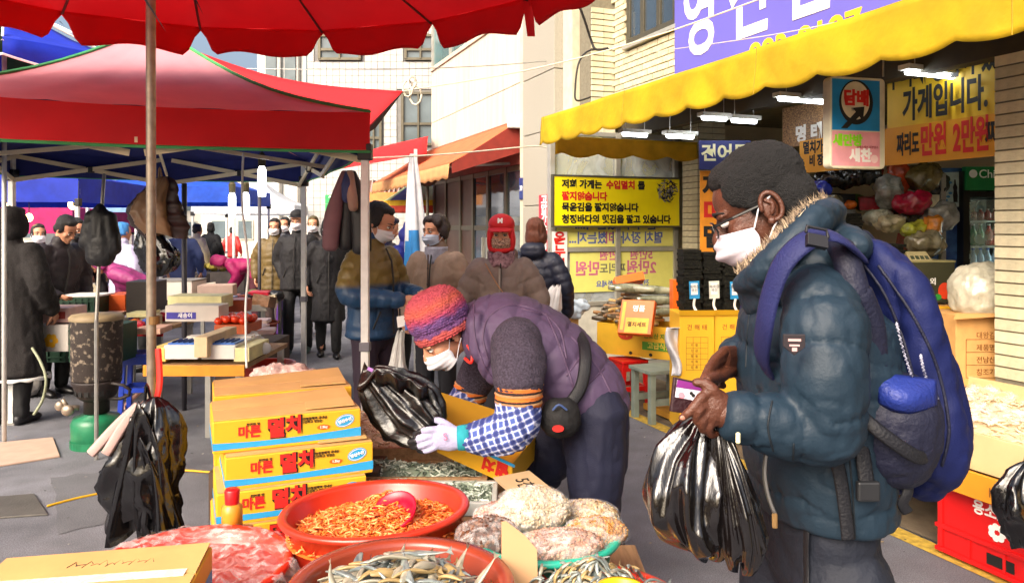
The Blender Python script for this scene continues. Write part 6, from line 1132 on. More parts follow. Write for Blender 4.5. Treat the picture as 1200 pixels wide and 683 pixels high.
t, M = simplebox('print_carton', 'long white carton with purple print behind the foam boxes', 'carton', 225, 377, 5.7, .40, .2, .12, WBX); A = M @ frame((-.2, -.001, 0), (1, 0, 0), (0, 0, 1)); g = MB(); rect(g, A, .01, .02, .22, .05).build('purple_band', mat('purple_ink', '#3a2f9a', .5), t); text('새송이', .04, WHITEINK, t, A @ Matrix.Translation((.15, .045, .002)))
t, M = simplebox('print_carton', 'cream lidded carton above the purple printed one', 'carton', 228, 362, 5.95, .42, .25, .1, mat('cream_print_carton')); 
simplebox('print_carton', 'stack of white boxes on the far stall table', 'carton', 200, 352, 8.3, .46, .4, .2, WBX, 0, mat('grey_lid', '#7a766e', .6)); simplebox('print_carton', 'brown carton bundle on the far stall table', 'carton', 252, 350, 8.2, .36, .3, .14, mat('dusty_cardboard'), .2)
simplebox('print_carton', 'blue and white flat boxes on the far table', 'carton', 238, 356, 7.9, .5, .3, .06, mat('pale_blue_box', '#8a94b0', .6))
for k, (px, py, d, w, h, m, lab) in enumerate(((92, 382, 6.9, .34, .26, GCR, 'dark green crate with a white lid left of the orange box'), (134, 368, 7.1, .2, .18, mat('orange_carton', '#d85a18', .5), 'orange printed carton beside the dark green crate'), (165, 366, 7.0, .26, .28, mat('dark_drum', '#2c2420', .5), 'dark square drum behind the tent pole'), (60, 412, 6.3, .28, .22, WBX, 'white carton with yellow flower print behind the burner'), (62, 378, 6.35, .26, .12, mat('pink_print_carton', '#d8b0a8', .6), 'pink and white carton on the flower print one'), (128, 418, 6.2, .16, .18, WBX, 'white and red carton under the red edged table'), (110, 425, 6.1, .4, .3, GCR, 'dark green crate behind the burner pot'), (35, 425, 6.6, .6, .3, GCR, 'dark green crate behind the shopper in the long coat'), (172, 392, 6.45, .22, .05, mat('pink_flat_box', '#d8a890', .6), 'flat pinkish box on the red edged table'), (145, 390, 6.65, .24, .03, WBX, 'flat white tray on the red edged table'), (160, 372, 6.8, .18, .04, mat('cream_print_carton'), 'cream folded box by the pole'), (128, 372, 6.9, .16, .04, mat('pink_flat_box'), 'flat box in front of the orange carton'))):
    t, M = simplebox('goods_box', lab, 'box', px, py, d, w, .3, h, m, .05 * (k % 3), WHITEINK if k == 0 else None)
    if m is GCR:
        for j in range(6): MB().box((-w / 2 + w * (j + .5) / 6, -.006, h / 2), (.012, .014, h * .86), M).build('rib', GCR, t)
        for j in range(3): MB().box((0, -.005, h * (.15 + .35 * j)), (w * .98, .013, .014), M).build('bar', GCR, t)
    if k == 3: A = M @ frame((-w / 2, -.001, 0), (1, 0, 0), (0, 0, 1)); g = MB(); [disc(g, A, .14 + .035 * math.cos(q), .09 + .035 * math.sin(q), .025, .025, .001 + .0001 * q, 8) for q in range(6)]; g.build('flower_print', mat('flower_yellow'), t)
    if k == 4: A = M @ frame((-w / 2, -.001, 0), (1, 0, 0), (0, 0, 1)); g = MB(); rect(g, A, .13, .03, .1, .06).build('red_band', mat('dusky_red', '#a03a34', .6), t)
# tomato tray
tr, M = simplebox('tomato_crate', 'orange crate holding bagged tomatoes right of the foam boxes', 'crate', 270, 392, 5.6, .24, .34, .07, mat('orange_crate', '#b8501c', .5)); TOM = mat('tomato_skin', '#d83a18', .25, var=.2, scale=6); tm = MB(); tm.ell((0, 0, 0), (.032, .032, .028), n=10, m=7); tm = meshof(tm, 'tomato', TOM, True); o_ = P(270, 392, 5.6)
for k in range(22): topobj(tm, 'tomato', 'red tomato in the orange crate', 'tomato', 'tomatoes in the orange crate', Matrix.Translation(o_ + Vector((-.09 + .06 * (k % 4) + R.uniform(-.01, .01), .03 + .055 * (k // 4), .095 + R.uniform(-.006, .015)))))
simplebox('goods_box', 'rust red box behind the tomatoes', 'box', 268, 366, 6.2, .24, .2, .1, mat('rust_box', '#a8431c', .5))
for k, (px, py, d, lab) in enumerate(((290, 408, 5.2, 'front white foam roll tied with string'), (283, 400, 5.45, 'middle white foam roll tied with string'), (276, 394, 5.7, 'rear white foam roll tied with string'))):
    t = thing('foam_roll', lab, 'package', P(px, py + 6, d), 0, 'white foam rolls by the tomato crate'); g = MB(); g.tube([P(px - 20, py, d), P(px + 22, py, d)], .04, n=14); g.build('roll', FOAM, t, smooth=True); g = MB()
    for x in (-10, 8): ring = [P(px + x, py, d) + Vector((0, .043 * math.cos(a * .4), .043 * math.sin(a * .4))) for a in range(17)]; g.tube(ring, .004, n=4)
    g.build('tie', INK, t)
tub('red_basin', 'red plastic basin right of the white foam rolls', (P(313, 0, 5.7).x, 5.7), .21, .16, TUBR, .56); q = thing('basin_stand', 'crate under the red basin', 'stand', Vector((P(313, 0, 5.7).x, 5.7, 0))); MB().box((P(313, 0, 5.7).x, 5.7, .2), (.34, .3, .395)).build('body', WBX, q)
tub('brown_basin', 'dark red basin near the bending woman in pink', (P(302, 0, 8.6).x, 8.6), .24, .14, TUBB, .5); q = thing('basin_stand', 'crate under the dark red basin', 'stand', Vector((P(302, 0, 8.6).x, 8.6, 0))); MB().box((P(302, 0, 8.6).x, 8.6, .18), (.34, .3, .355)).build('body', GCR, q)
for k, (px, py, d, lab) in enumerate(((292, 388, 6.4, 'nearest pinkish foam tray on the road edge stall'), (298, 380, 6.9, 'second pinkish foam tray'), (304, 392, 6.2, 'pink foam tray beside the basin'))): simplebox('foam_tray', lab, 'tray', px, py, d, .22, .2, .035, mat('pinkish_foam', '#d8bcb8', .6), .1 * k, None, 'pink foam trays')
q = thing('tray_stand', 'dark stand under the pink foam trays', 'stand', Vector((P(298, 0, 6.6).x, 6.6, 0))); MB().box((P(298, 0, 6.6).x, 6.6, .3), (.4, .7, .6)).build('body', mat('dark_stand'), q)
t = thing('white_sack', 'grey white sack on the road behind the long coat', 'sack', gp(15, 470, 0)); g = MB(); p = gp(15, 470, 0); g.ell(p + Vector((0, .2, .18)), (.2, .18, .2)); g.ell(p + Vector((.05, .2, .32)), (.12, .12, .1)); put(rmesh(g, .02, 2, folds(.02, (7, 7, 5))), 'sack_body', mat('grey_white_sack', '#b9b4ae', .6, bump=.3), t)
line('hose', 'pale hose drooping beside the long coat', [P(38, 408, 6.0), P(48, 425, 5.95), P(54, 445, 5.9), P(50, 468, 5.9), P(40, 485, 5.85)], .011, mat('pale_hose', '#8a8f74', .6), 'hose', 8)
for px, py, d, w, h, c_, lab in ((250, 330, 15, 1.4, .5, '#b8a848', 'far green and yellow vegetable stall down the street'), (290, 325, 17, 1.2, .5, '#7fb03a', 'far stall of green bags near the red coated shopper'), (145, 320, 13, 1.4, .5, '#8a86a8', 'far clothes heap on the left stalls'), (60, 335, 12, 1.6, .5, '#a87a5a', 'far brown goods on the left stall'), (200, 330, 14, 1.2, .5, '#4c5a8c', 'far bluish goods under the blue tent')):
    t = thing('far_stall', lab, 'stall', Vector((P(px, 0, d).x, d, 0))); x = P(px, 0, d).x; MB().box((x, d, .35), (w, .6, .7)).build('counter', mat('far_counter', '#5a524c', .8), t); g = MB()
    for k in range(26): g.ell((x + R.uniform(-w / 2, w / 2), d - .25 + R.uniform(0, .4), .72 + R.uniform(0, .1)), (R.uniform(.05, .12), .08, R.uniform(.04, .1)), n=7, m=5)
    tag(g.build('heaped_goods', [mat('far_goods_' + c_[1:], c_, .7, var=.5, scale=4)], t, smooth=True, fix=False), kind='stuff')

def onT(px, d, w, dp, z=.705): x = P(px, 0, d).x; return lambda: Vector((x + R.uniform(-w / 2, w / 2), d + R.uniform(.05, dp), z))
packets(26, onT(245, 8.3, 1.1, .9), 'small packet on the far stall table of pale boxes', 'packets on the far stall table', .8, 1.5); packets(24, onT(165, 9.6, 1.5, .8), 'small packet on the distant left walkway table', 'packets on the walkway table', .8, 1.6)
packets(10, onT(148, 6.6, .5, .6), 'small packet on the red edged stall table', 'packets on the red edged table', .6, 1.0)
table('stall_table', 'low stall table behind the dark green crates', 70, 7.0, 1.3, .7, .6, mat('grey_edge')); packets(22, onT(70, 7.0, 1.2, .5, .605), 'small packet on the table behind the green crates', 'packets behind the green crates', .8, 1.5)
# ================================================================ PEOPLE
SKIN = mat('light_skin', '#c98f70', .5, var=.06, scale=12, spec=.4); SKIND = mat('dark_skin', '#542f20', .42, var=.16, scale=22, spec=.45, bump=.3, bscale=260)
HAIRB = mat('black_hair', '#100c0c', .5, var=.4, scale=60, bump=.8, bscale=120, stretch=(3, 3, .6)); HAIRBR = mat('brown_hair', '#5a2c18', .5, var=.3, scale=60, bump=.8, bscale=120, stretch=(3, 3, .5))
MASKM = mat('white_mask_cloth', '#e6e6ec', .7, var=.03, bump=.15, bscale=90); EYEW = mat('eye_white', '#d8d0c8', .25); EYED = mat('dark_iris', '#140c08', .15); BROW = mat('dark_brow', '#1a1210', .8); SHOEB = mat('black_shoe', '#121113', .35); PLAINB = mat('black_cloth', '#0b0b0e', .75, var=.3, scale=20, bump=.3, bscale=90)
def T3(x, y, z): return Matrix.Translation((x, y, z))
def RX(a): return Matrix.Rotation(rad(a), 4, 'X')
def RZ(a): return Matrix.Rotation(rad(a), 4, 'Z')
def headgeom(g, M, fine=False):
    n, m = (18, 12) if fine else (12, 8)
    E = lambda c, r: g.ell(c, r, M, n, m)
    E((0, .018, .045), (.073, .094, .078)); E((0, -.03, .035), (.064, .056, .055)); E((0, -.020, -.03), (.061, .064, .075)); E((0, -.034, -.076), (.045, .046, .036)); E((0, -.068, -.098), (.021, .018, .018))
    for s in (-1, 1):
        E((s * .036, -.055, -.024), (.026, .026, .024)); E((s * .028, -.077, .014), (.026, .014, .010)); E((s * .013, -.092, -.036), (.011, .013, .009))
        g.ell((0, 0, 0), (.008, .02, .031), M @ T3(s * .077, .014, -.008) @ Matrix.Rotation(s * .3, 4, 'Z') @ RX(-8), n, m)
    g.tube([M @ Vector(p) for p in ((0, -.080, .012), (0, -.092, -.01), (0, -.107, -.031))], [.009, .011, .014], n=8)
    E((0, -.083, -.056), (.024, .013, .008)); E((0, -.081, -.069), (.021, .013, .009))
def facebits(t, M, mask=True, maskm=None, eyes=True, glasses=False, world=False):
    X = M
    def part(g, nm, m, sm=True): return g.build(nm, m, t, smooth=sm)
    if eyes:
        for s in (-1, 1):
            g = MB(); g.ell((s * .031, -.078, -.002), (.0135, .011, .0085), X, 10, 7); e = part(g, 'eye', EYEW); g = MB(); g.ell((s * .031 , -.0865, -.0025), (.0062, .0034, .0062), X, 8, 6); g.build('iris', EYED, e, smooth=True)
            g = MB(); g.tube([X @ Vector(p) for p in ((s * .012, -.089, .019), (s * .03, -.090, .025), (s * .05, -.073, .02))], [(.0028, .004), (.0038, .005), (.002, .004)], n=6); part(g, 'eyebrow', BROW)
            g = MB(); g.tube([X @ Vector(p) for p in ((s * .017, -.086, .002), (s * .031, -.0905, .007), (s * .046, -.079, .0035))], .0017, n=5); part(g, 'eyelid', BROW)
    if mask:
        def fn(u, v):
            u = 2 * u - 1; y0 = -.107 - .014 * math.sin(math.pi * min(1, v * 1.25)) + .030 * max(0, v - .55) / .45; z0 = -.019 - .092 * v; ye, ze = -.030, -.030 - .055 * v; k = abs(u) ** 1.8
            return X @ Vector((.069 * math.sin(u * 1.45) / math.sin(1.45), y0 + (ye - y0) * k + .0028 * math.sin(v * 23) * (1 - k) + .002 * math.sin(u * 5 + v * 8), z0 + (ze - z0) * k))
        g = MB(); g.grid(fn, 24, 24); mk = g.build('face_mask', maskm or MASKM, t, smooth=True, solid=.002)
        for s in (-1, 1):
            g = MB(); g.tube([X @ Vector(p) for p in ((s * .068, -.030, -.032), (s * .079, -.005, .004), (s * .081, .022, .014))], .0018, n=5); g.tube([X @ Vector(p) for p in ((s * .068, -.030, -.082), (s * .079, .004, -.045), (s * .083, .026, -.028))], .0018, n=5); g.build('ear_loop', MASKM, mk)
def hairgeom(g, M, style):
    E = lambda c, r: g.ell(c, r, M, 14, 9)
    E((0, .028, .054), (.078, .092, .080))
    if style != 'bald':
        E((0, -.03, .092), (.058, .04, .027))
        for s in (-1, 1): E((s * .066, .022, .015), (.02, .055, .06))
        E((0, .075, -.02), (.06, .045, .06))
    if style in ('bob', 'long'):
        for s in (-1, 1): E((s * .07, .02, -.04), (.026, .05, .07))
        E((0, .075, -.055), (.072, .04, .065))
    if style == 'long':
        for s in (-1, 1): E((s * .065, .03, -.1), (.03, .05, .09))
        E((0, .08, -.1), (.075, .04, .1))
    if style == 'curly':
        for s in (-1, 1): E((s * .06, -.02, .07), (.035, .045, .04)); E((s * .072, .03, -.0), (.028, .05, .06))
        E((0, -.05, .095), (.06, .035, .032)); E((0, .08, .02), (.075, .05, .08))
def hand(g, W, dv, pn, curl=.5, side=1, s=1.0, thumb=.5):
    W = Vector(W); dv = Vector(dv).normalized(); pn = Vector(pn); pn = (pn - dv * pn.dot(dv)).normalized(); lat = dv.cross(pn) * side
    g.tube([W - dv * .02 * s, W + dv * .03 * s, W + dv * .075 * s], [(.026 * s, .019 * s), (.038 * s, .017 * s), (.037 * s, .014 * s)], ax=lat, n=10)
    for i, (L_, off) in enumerate(((.072, .028), (.08, .0095), (.075, -.0095), (.058, -.027))):
        b = W + dv * (.08 - .004 * abs(i - 1)) * s + lat * off * s; a = 0; pts = [b - dv * .02 * s, b]; 
        for q in (.45, .31, .24): a += curl * (1 + .12 * i); pts.append(pts[-1] + (dv * math.cos(a) + pn * math.sin(a)) * L_ * q * s)
        g.tube(pts, [.009 * s, .0088 * s, .0082 * s, .0075 * s, .006 * s], n=7)
    b = W + dv * .02 * s + lat * .03 * s; d2 = (dv * .65 + lat * .65 + pn * .35).normalized(); p1 = b + d2 * .035 * s; p2 = p1 + (d2 + dv * .4 + pn * thumb).normalized() * .028 * s; p3 = p2 + (d2 * .5 + dv * .6 + pn * thumb).normalized() * .022 * s
    g.tube([b - d2 * .012 * s, p1, p2, p3], [.014 * s, .0105 * s, .009 * s, .007 * s], n=7)
def person(label, px, d, Hh, yaw, coat, trousers=None, hem=.78, hair='short', hairm=None, mask=True, maskm=None, armL=None, armR=None, lean=0, hp=0, hy=0, puff=0, skin=None, bulk=1.0, shoes=None, stride=0, hood=False, hat=None, vox=.014, grp='shoppers in the market', curl=.5, z0=0, collar=True, detail=True, flare=1.0):
    foot = Vector((P(px, 0, d).x, d, z0)); t = thing('person', label, 'person', foot, rad(yaw), grp); s = Hh / 1.70; skin = skin or SKIN; trousers = trousers or PLAINB
    S_ = Matrix.Scale(s, 4)
    def bend(v):
        if v.z > .9 and lean: k = min(1, (v.z - .9) / .25); k = k * k * (3 - 2 * k); q = Vector(v); q.z -= .95; q = Matrix.Rotation(rad(lean) * k, 3, 'X') @ q; q.z += .95; return q
        return v
    def pose(g): g.v = [S_ @ bend(v) for v in g.v]; return g
    def loc(me, nm, m): return finish(me, nm, m, t, smooth=True, fix=False)
    Hm = T3(0, -.015, 1.50) @ RZ(hy) @ RX(hp) @ T3(0, -.005, .082)
    A = {}
    for sd, arm in ((1, armL), (-1, armR)):
        e, w = arm or ((.272, .03 + .03 * math.sin(px), 1.12), (.255, -.07 + .05 * math.sin(px * 1.7), .88)); A[sd] = (Vector((sd * .175, 0, 1.365)), Vector((sd * e[0], e[1], e[2])), Vector((sd * w[0], w[1], w[2])))
    g = MB(); headgeom(g, Hm); g.tube([(0, .02, 1.36), (0, .008, 1.46), (0, -.0, 1.53)], [.06, .052, .052]); g.tube([(0, 0, .9), (0, 0, 1.15), (0, 0, 1.34)], [(.13, .09), (.14, .09), (.12, .07)], ax=(1, 0, 0))
    for sd in (1, -1):
        a, e, w = A[sd]; g.tube([a, e, w], [.042, .036, .026]); hx_ = sd * (.085 + 0); g.tube([(hx_, 0, .9), (hx_, -.01 + stride * sd * -.1, .48), (hx_, .01 + stride * sd * -.12, .1)], [.07, .05, .04])
    body = rmesh(pose(g), vox * .62 * s, 3)
    g = MB()
    for sd in (1, -1):
        a, e, w = A[sd]; dv = (w - e).normalized(); pn = Vector((-sd, 0, 0)) if abs(dv.x) < .7 else Vector((0, 0, -1)); hand(g, w + dv * .01, dv, pn, curl, sd * 1 if True else 1)
    pose(g); b = bmesh.new(); b.from_mesh(body); me2 = g.mesh('h'); b.from_mesh(me2); b.to_mesh(body); b.free(); bpy.data.meshes.remove(me2); loc(body, 'body', skin)
    # coat
    g = MB(); B = bulk; secs = [(hem, (.19 * B * flare, .15 * B * flare)), ((hem + 1.0) / 2, (.182 * B * (1 + flare) / 2, .142 * B)), (1.02, (.172 * B, .134 * B)), (1.22, (.188 * B, .138 * B)), (1.34, (.172 * B, .112 * B)), (1.42, (.095, .08))]
    cp = crv([(0, 0, z) for z, _ in secs], 3); g.tube(cp, lerpl([r for _, r in secs], 3), ax=(1, 0, 0), n=18, ce=.3)
    for sd in (1, -1):
        a, e, w = A[sd]; a2 = a + Vector((-sd * .03, 0, -.01)); g.tube(crv([a2, a2.lerp(e, .5) + Vector((sd * .012, .008, 0)), e, e.lerp(w, .55), w + (e - w).normalized() * .01], 3), lerpl([.082 * B, .078 * B, .068 * B, .060 * B, .048 * B], 3), n=12)
    if collar: g.tube([(0, .012, 1.36), (0, .004, 1.44), (0, -.004, 1.475)], [.085, .078, .074], n=14)
    if hood: g.ell((0, .085, 1.43), (.12, .07, .075)); g.ell((0, .05, 1.47), (.1, .06, .04))
    chains = [[(0, 0, hem - .3), (0, 0, 1.6)]] + [[tuple(q) for q in A[sd]] for sd in (1, -1)]
    f = (lambda p: puffer([[tuple(S_ @ bend(Vector(q))) for q in ch] for ch in chains], puff * s, .010, .004, px * .1)(p)) if puff else folds(.011, (9, 9, 6), px * .1)
    loc(rmesh(pose(g), vox * s, 4, f), 'coat', coat)
    # legs
    g = MB(); g.tube([(0, .005, .84), (0, .005, .98)], [(.165, .125), (.16, .12)], ax=(1, 0, 0), n=14)
    for sd in (1, -1): k = stride * sd; g.tube(crv([(sd * .082, 0, .88), (sd * .09, -.015 - .10 * k, .48), (sd * .088, .015 - .14 * k, .085)], 5), lerpl([.092, .072, .058], 5), n=12)
    loc(rmesh(pose(g), vox * s, 3, folds(.009, (10, 10, 5), px)), 'trousers', trousers)
    for sd in (1, -1):
        k = stride * sd; g = MB(); g.tube([(sd * .088, .055 - .14 * k, .042), (sd * .09, -.02 - .14 * k, .045), (sd * .097, -.13 - .14 * k, .034), (sd * .1, -.165 - .14 * k, .03)], [(.036, .042), (.042, .045), (.046, .034), (.03, .026)], ax=(1, 0, 0), n=10)
        g.v = [Vector((v.x, v.y, max(v.z, .002))) for v in g.v]; pose(g); g.build('shoe', shoes or SHOEB, t, smooth=True, local=True)
    # head things (built local)
    Mloc = Hm
    if detail:
        yz = -.158 * B; g = MB(); g.tube([(0, -.1 * B, 1.41), (.004, yz + .022, 1.33), (.002, yz + .006, 1.2), (0, yz + .008, 1.02), (-.003, yz, hem + .02)], .006, n=5); pose(g).build('front_zip', mat('dark_zip', '#22201f', .5), t, local=True)
        for sd in (-1, 1): g = MB(); g.tube([(sd * .10, yz + .03, 1.02), (sd * .14, yz + .055, .92)], (.007, .005), n=6); pose(g).build('pocket', mat('dark_zip'), t, local=True)
        sub = MB; keep = WM[t.name]
        def bl(M_): # matrix after bend: sample frame
            o = S_ @ bend(M_ @ Vector((0, 0, 0))); x = (S_ @ bend(M_ @ Vector((.05, 0, 0))) - o).normalized(); y = (S_ @ bend(M_ @ Vector((0, .05, 0))) - o).normalized(); z = x.cross(y); m = Matrix((x, y, z)).transposed().to_4x4() @ Matrix.Scale(s, 4); m.translation = o; return m
        Mw = keep @ bl(Hm); facebits(t, Mw, mask, maskm)
    if hat != 'hood' :
        g = MB(); hairgeom(g, Hm, hair); loc(rmesh(pose(g), vox * .75 * s, 2, lambda p: .004 * vnoise(p * np.array([46, 46, 12]) + px) + .004 * vnoise(p * np.array([110, 110, 40]))), 'hair', hairm or HAIRB)
    else:
        g = MB(); E = lambda c, r: g.ell(c, r, Hm, 14, 9); E((0, .035, .045), (.098, .105, .1)); E((0, .05, -.06), (.095, .085, .09)); E((0, -.02, .1), (.075, .06, .035)); 
        for sd in (-1, 1): E((sd * .082, .0, -.02), (.022, .06, .1))
        loc(rmesh(pose(g), vox * s, 3, folds(.008)), 'hood', coat)
    return t, s, Hm, pose, loc, A
NAVYP = mat('navy_puffer', ridged=16, col='#161a2c', rough=.55, var=.15, bump=.2, bscale=30); OLIVEP = mat('olive_puffer', ridged=16, col='#5e4c24', rough=.6, var=.12, bump=.2, bscale=30); BLKC = mat('black_coat', ridged=16, col='#0e0d12', rough=.75, var=.3, scale=20, bump=.25, bscale=70); TAUPE = mat('taupe_coat', ridged=16, col='#917a68', rough=.75, var=.1, bump=.2, bscale=60); GREYB = mat('grey_brown_quilt', ridged=16, col='#7a6a62', rough=.7, var=.12, bump=.2, bscale=50)
SPECK = mat('speckled_black_wool', '#0a090a', .9, col2='#2c2727', scale=150, bump=.4, bscale=150, detail=2); BRTR = mat('brown_trousers', '#4a3a38', .8); PLUMT = mat('plum_trousers', '#2a1c2c', .8); GREYT = mat('dark_grey_trousers', '#2a2a30', .8)
# man in the two-tone puffer
TWOT = ramp_mat('blue_olive_puffer', [(0, '#1d3f62'), (.60, '#1d3f62'), (.64, '#74602c'), (.985, '#74602c'), (.99, '#1f4a78')], 'Z', .80, .72, .5, .012, 12, .25, 40)
pm = person('man in a blue and olive puffer jacket reading papers beside the white tent leg', 437, 5.0, 1.73, 62, TWOT, PLUMT, hem=.86, hair='short', armR=((.26, -.02, 1.13), (.10, -.30, 1.10)), armL=((.25, -.05, 1.12), (.06, -.32, 1.12)), hp=22, hy=14, puff=.085, bulk=1.06, hood=True, vox=.012, grp=None)
t = thing('paper_slips', 'white and blue paper slips held by the man in the puffer', 'paper', P(472, 380, 4.85)); g = MB(); M = frame(P(466, 384, 4.72), (1, .2, .25), (0, .4, 1)); g.prism([(0, 0), (.14, .0), (.15, .06), (.01, .07)], M, .004); g.build('slip', WHITEINK, t); g = MB(); g.prism([(.04, -.03), (.18, -.02), (.18, .03), (.05, .02)], M @ T3(0, 0, .006), .004); g.build('card', mat('blue_card', '#3a6ac0', .5), t)
# clear bag with white goods, black bags below
def sack(name, label, secs, d, m, fold=9, amp=.12, seed=0, cat='bag', tip=None, tw=0, nm='bag_body', extra=None, n=64, res=6):
    """secs: (cx_px, y_px, half-width px, half-depth m)"""
    sp = crv([(a, b, 0) for a, b, _, _ in secs], res); sr = lerpl([(w / F * d, q) for _, _, w, q in secs], res); N = len(sp)
    t = thing(name, label, cat, P(secs[-1][0], secs[-1][1], d))
    def fn(u, v):
        i = min(N - 1, int(round(u * (N - 1)))); c = P(sp[i].x, sp[i].y, d); a = v * 6.28318 + tw * u; rr = sr[i]
        k = 1 + amp * (1 - u * .75) * math.sin(a * fold + seed + 2 * math.sin(u * 4 + seed)) + amp * .5 * math.sin(a * fold * 2.3 + seed * 2 + u * 6) * (1 - u * .6) + .07 * math.sin(a * 3 + u * 5 + seed)
        return c + Vector((rr[0] * k * math.cos(a), rr[1] * k * math.sin(a), .012 * math.sin(a * 5 + u * 9 + seed)))
    g = MB(); g.grid(fn, N - 1, n); e = len(g.v); g.build(nm, m, t, smooth=True); return t
sack('white_bag', 'knotted translucent white bag held by the man in the puffer', [(470, 388, 4, .02), (468, 402, 5, .025), (466, 425, 9, .05), (465, 445, 16, .085), (466, 462, 17, .09), (467, 474, 13, .07), (467, 477, 2, .01)], 4.8, mat('milky_bag', '#c4c4c0', .3, var=.1, scale=20, bump=.4, bscale=30), 7, .12, 2)
sack('black_bag', 'black plastic bag beside the knees of the man in the puffer', [(470, 470, 10, .06), (470, 490, 22, .12), (468, 520, 26, .14), (466, 545, 22, .12), (466, 552, 4, .02)], 5.1, BLACKPL, 6, .14, 5)
t = thing('wire_trolley', 'black wire shopping trolley behind the black plastic bag', 'trolley', P(470, 560, 5.3))
for y in (0, 1): 
    for k in range(6): g = MB(); q = P(450 + 8 * k, 540, 5.3 + .25 * y); g.rod(q, q + Vector((0, 0, .5)), .005, 5); g.build('wire', DKW, t)
for k in range(5): g = MB(); g.rod(P(450, 540 - 18 * k, 5.3), P(490, 540 - 18 * k, 5.3), .005, 5); g.build('wire', STEEL, t)
for sx in (-1, 1): g = MB(); M = frame(Vector((P(470, 0, 5.3).x + sx * .12, 5.4, .07)), (0, 1, 0), (0, 0, 1)); ring2(g, M, 0, 0, .07, .07, .02); g.build('wheel', DKW, t, solid=.02); 
g = MB(); g.box((P(470, 0, 5.3).x, 5.42, .09), (.26, .2, .02)); g.build('base', DKW, t)
# woman in taupe coat
w1 = person('woman in a taupe coat with short dark curly hair and white mask', 512, 5.8, 1.66, -18, TAUPE, GREYT, hem=.72, hair='curly', hairm=mat('dark_brown_hair', '#2e2220', .5, var=.3, scale=60, bump=.8, bscale=110), hy=-24, hp=4, bulk=1.0, vox=.013, armR=((.25, -.0, 1.1), (.2, -.16, .92)), armL=((.26, 0, 1.1), (.2, -.18, .95)), maskm=mat('pale_blue_mask', '#c4cfe2', .7, bump=.15))
t, s, Hm, pose, loc, A = w1
g = MB(); g.grid(lambda u, v: Vector((.085 * math.sin((v - .5) * 5), -.01 - .095 * math.cos((v - .5) * 5), 1.46 - .09 * u - .04 * math.cos((v - .5) * 5) * u)), 6, 24); pose(g).build('scarf', mat('grey_silver_scarf', '#9a9aa8', .5, var=.25, scale=25), t, smooth=True, solid=.008, local=True)
for k in range(4): g = MB(); g.ell((0, -.172 - .006 * k, 1.3 - .12 * k), (.008, .006, .008)); pose(g).build('button', mat('dark_button', '#3a2c26', .4), t, local=True)
g = MB(); g.tube([(0, -.165, 1.4), (0, -.175, 1.2), (0, -.17, .95), (0, -.18, .74)], .006, n=5); pose(g).build('placket_seam', mat('seam_brown', '#5a483c', .7), t, local=True)
# woman with red cap and hood
w2 = person('woman in a red cap and red head scarf with leopard print mask', 588, 5.2, 1.64, -4, GREYB, GREYT, hem=.7, hair='bald', mask=False, hp=4, puff=.1, bulk=1.02, vox=.013, hood=True)
t, s, Hm, pose, loc, A = w2; REDK = mat('red_knit', '#d01c24', .7, var=.08, bump=.2, bscale=90)
g = MB(); E = lambda c, r: g.ell(c, r, Hm, 16, 10); E((0, .03, .03), (.092, .100, .095)); E((0, .03, -.06), (.09, .08, .08)); E((0, -.03, -.105), (.075, .075, .03))
for sd in (-1, 1): E((sd * .078, -.02, -.03), (.022, .05, .09))
loc(rmesh(pose(g), .009 * s, 3, folds(.004)), 'head_scarf', REDK)
g = MB(); g.ell((0, .008, .066), (.094, .104, .078), Hm, 20, 12); pose(g); me = g.mesh('c'); loc(me, 'cap_crown', mat('red_cap_cloth', '#c8141c', .6, var=.05, bump=.15)); g = MB(); g.grid(lambda u, v: Hm @ Vector(((.085 - .02 * u * u) * math.sin((v - .5) * 2.7), -.078 - (.02 + .068 * u) * math.cos((v - .5) * 2.7) ** .6, .040 - .022 * u + .012 * math.cos((v - .5) * 2.7))), 6, 14); pose(g).build('cap_brim', mat('red_cap_cloth'), t, smooth=True, solid=.005, local=True)
text('M', .045, WHITEINK, t, WM[t.name] @ Matrix.Scale(s, 4) @ Hm @ frame((0, -.104, .10), (1, 0, 0), (0, .35, 1)), bold=.06)
facebits(t, WM[t.name] @ Matrix.Scale(s, 4) @ Hm, True, mat('leopard_mask', '#d4b49c', .7, col2='#5a3a30', scale=110, detail=1))
g = MB(); g.grid(lambda u, v: Vector((.09 * math.sin((v - .5) * 5.4), -.02 - .095 * math.cos((v - .5) * 5.4), 1.455 - .10 * u + .01 * math.sin(v * 30))), 6, 30); pose(g).build('neck_scarf', mat('patterned_scarf', '#5a3a44', .8, col2='#a8848c', scale=45), t, smooth=True, solid=.01, local=True)
g = MB(); g.tube(crv([(-.10, -.14, 1.38), (.0, -.185, 1.22), (.12, -.185, 1.08), (.2, -.13, .98)], 4), (.014, .004), ax=(0, -1, 0), n=6); pose(g).build('bag_strap', mat('tan_strap', '#b0805a', .5), t, local=True)
g = MB(); g.box((0, -.178, 1.1), (.012, .012, .5)); pose(g).build('zip', mat('zip_grey', '#8a8078', .4), t, local=True)
# woman seen from behind
w3 = person('brown haired woman in a navy puffer seen from behind beside the red cap woman', 628, 6.3, 1.64, 158, NAVYP, PLAINB, hem=.76, hair='bob', hairm=HAIRBR, puff=.075, bulk=1.04, hood=True, vox=.014, detail=False)
sack('white_carrier', 'small white carrier bag held by the woman in the navy puffer', [(652, 335, 4, .03), (650, 345, 8, .05), (648, 362, 10, .06), (648, 372, 3, .02)], 6.05, mat('white_film', '#d8d4d0'), 6, .12, 3)
